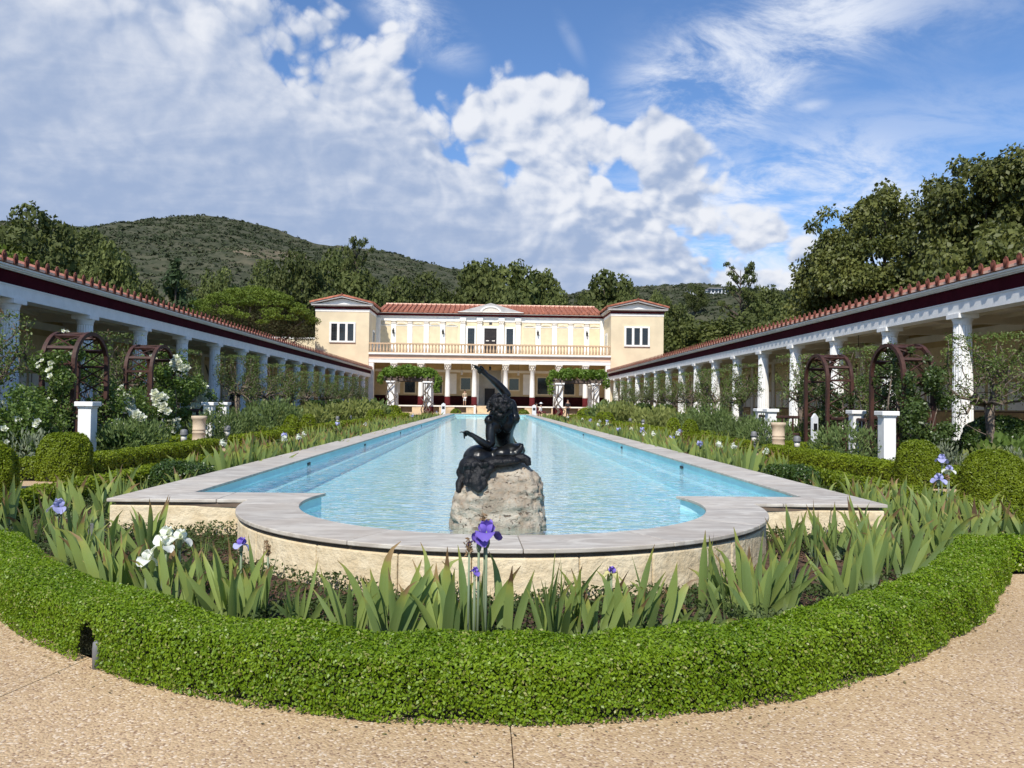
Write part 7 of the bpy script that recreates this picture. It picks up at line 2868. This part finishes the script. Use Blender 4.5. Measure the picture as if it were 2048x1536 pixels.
# huge trees over the sunlit colonnade
def huge_tree(x, y, ztop, w, label, seed, n=26000, leaf=0.34, zlow=0.0):
    g = np.random.default_rng(seed)
    rr = random.Random(seed)
    r = thing('eucalyptus_tree', label, 'tree', (x, y, 0.5), group='huge trees over the sunlit colonnade')
    cz, rz = (ztop + zlow) / 2 - 0.5, (ztop - zlow) / 2
    big = heap(g, (0, 0, cz), (w * 0.80, w * 0.80, rz * 0.80), 26, 2.5, 1.05, 0.92)
    bl = []
    for b in big:
        for q in range(15):
            u = g.normal(0, 1, 3)
            u /= np.linalg.norm(u)
            s = g.uniform(0.6, 1.25)
            bl.append((b[0] + u[0] * b[3] * 0.9, b[1] + u[1] * b[4] * 0.9, min(b[2] + u[2] * b[5] * 0.9, ztop - 0.9), s, s, s * 0.9))
    P, N = blobs_points(bl, n, g, 0.75, 0.35)
    # hanging leaves
    d = unit(N * 0.45 + np.array([0, 0, -0.75]) + g.normal(0, 0.45, P.shape))
    wv = unit(np.cross(d, g.normal(0, 1, P.shape)))
    L = (leaf * g.uniform(0.7, 1.6, len(P)))[:, None]
    V = np.stack([P, P + d * L * 0.45 + wv * L * 0.30, P + d * L, P + d * L * 0.45 - wv * L * 0.30], 1).reshape(-1, 3)
    F = np.arange(len(V), dtype=np.int32).reshape(-1, 4)
    add('crown', np_mesh('crown', V, [F], [M['euc']]), r)
    mb = MB()
    limb(mb, (0, 0, -1.0), (0.4, 0, ztop * 0.62), 0.75, 0.35, rr, 5, 0.1)
    for b in big:
        limb(mb, (0.3, 0, ztop * rr.uniform(0.25, 0.5)), (b[0] * 0.8, b[1] * 0.8, min(b[2], ztop * 0.8)), 0.24, 0.06, rr)
    add('trunk', mb.mesh('trunk', M['bark_dark']), r)


huge_tree(38.8, 75, 24.6, 7.9, 'huge drooping eucalyptus with domed crown over the sunlit colonnade', 201, 58000)
huge_tree(42.6, 63, 25.6, 7.4, 'tallest huge tree at the picture edge over the sunlit colonnade', 202, 54000)
huge_tree(47.0, 78, 24.5, 6.5, 'huge dark crown filling the gap between the domed and the tallest eucalyptus', 208, 30000)
huge_tree(36.2, 81, 18.2, 4.6, 'lower eucalyptus shoulder at the skyline side of the huge trees', 203, 30000)
huge_tree(48.5, 86, 22.0, 7.0, 'huge dark tree between and behind the two tallest crowns', 204, 26000)
huge_tree(34.0, 50, 13.5, 5.2, 'lower tree in front of the tallest one, just above the sunlit roof', 205, 34000)
huge_tree(37.5, 66, 14.5, 6.4, 'lower foliage under the domed eucalyptus, above the sunlit roof', 206, 30000)
huge_tree(36.5, 92, 12.5, 4.2, 'small dark tree closing the gap between olive pine and huge trees', 207, 14000)


# scrub on the hillside
def hill_scrub():
    g = np.random.default_rng(3)
    n = 21000
    y = 200 + 480 * g.random(n) ** 0.8
    x = g.uniform(-0.72, 0.60, n) * y
    z = height(x, y)
    patch = fbm(x / 60 + 3, y / 60, 4)
    ok = g.random(n) < np.clip(0.85 + patch * 2.2, 0.05, 1)
    x, y, z = x[ok], y[ok], z[ok]
    n = len(x)
    s = g.uniform(0.6, 1.7, n) * (0.6 + y / 800)
    k = 8
    u = g.normal(0, 1, (n, k, 3))
    u /= np.linalg.norm(u, axis=2, keepdims=True)
    u[:, :, 2] = np.abs(u[:, :, 2])
    P = np.stack([x, y, z], 1)[:, None, :] + u * s[:, None, None] * np.array([1, 1, 0.75]) * g.uniform(0.7, 1, (n, k, 1))
    V, F = leaves(P.reshape(-1, 3), u.reshape(-1, 3), np.repeat(s * 0.95, k), g, 0.7, 0.4)
    o = add('hillside_scrub', np_mesh('hillside_scrub', V, [F], [M['scrub']]))
    tag(o, kind='stuff')


hill_scrub()


def hill_house():
    x, y = 162.0, 560.0
    z = float(height(x, y)) + 3.0
    r = thing('hill_house', 'long white modern house on the ridge beside the light green tree', 'house', (x, y, z))
    add('wall', MB().box(-16, 6, -5, 5, -9, 1.0).box(-2, 11, -6, 4, -9, 2.6).mesh('wall', M['housewhite']), r)
    add('roof', MB().box(-17, 6.2, -6, 5.5, 1.0, 1.5).box(-2.6, 11.8, -7, 4.5, 2.6, 3.1).mesh('roof', M['houseroof']), r)
    for i in range(6):
        wx = -3 + i * 2.6
        add('window', MB().box(wx, wx + 1.9, -6.12, -6.001, -0.2, 2.2).mesh('window', M['pane']), r)
    for i in range(3):
        wx = -13 + i * 2.8
        add('window', MB().box(wx, wx + 1.9, -5.12, -5.001, -1.8, 0.4).mesh('window', M['pane']), r)


hill_house()
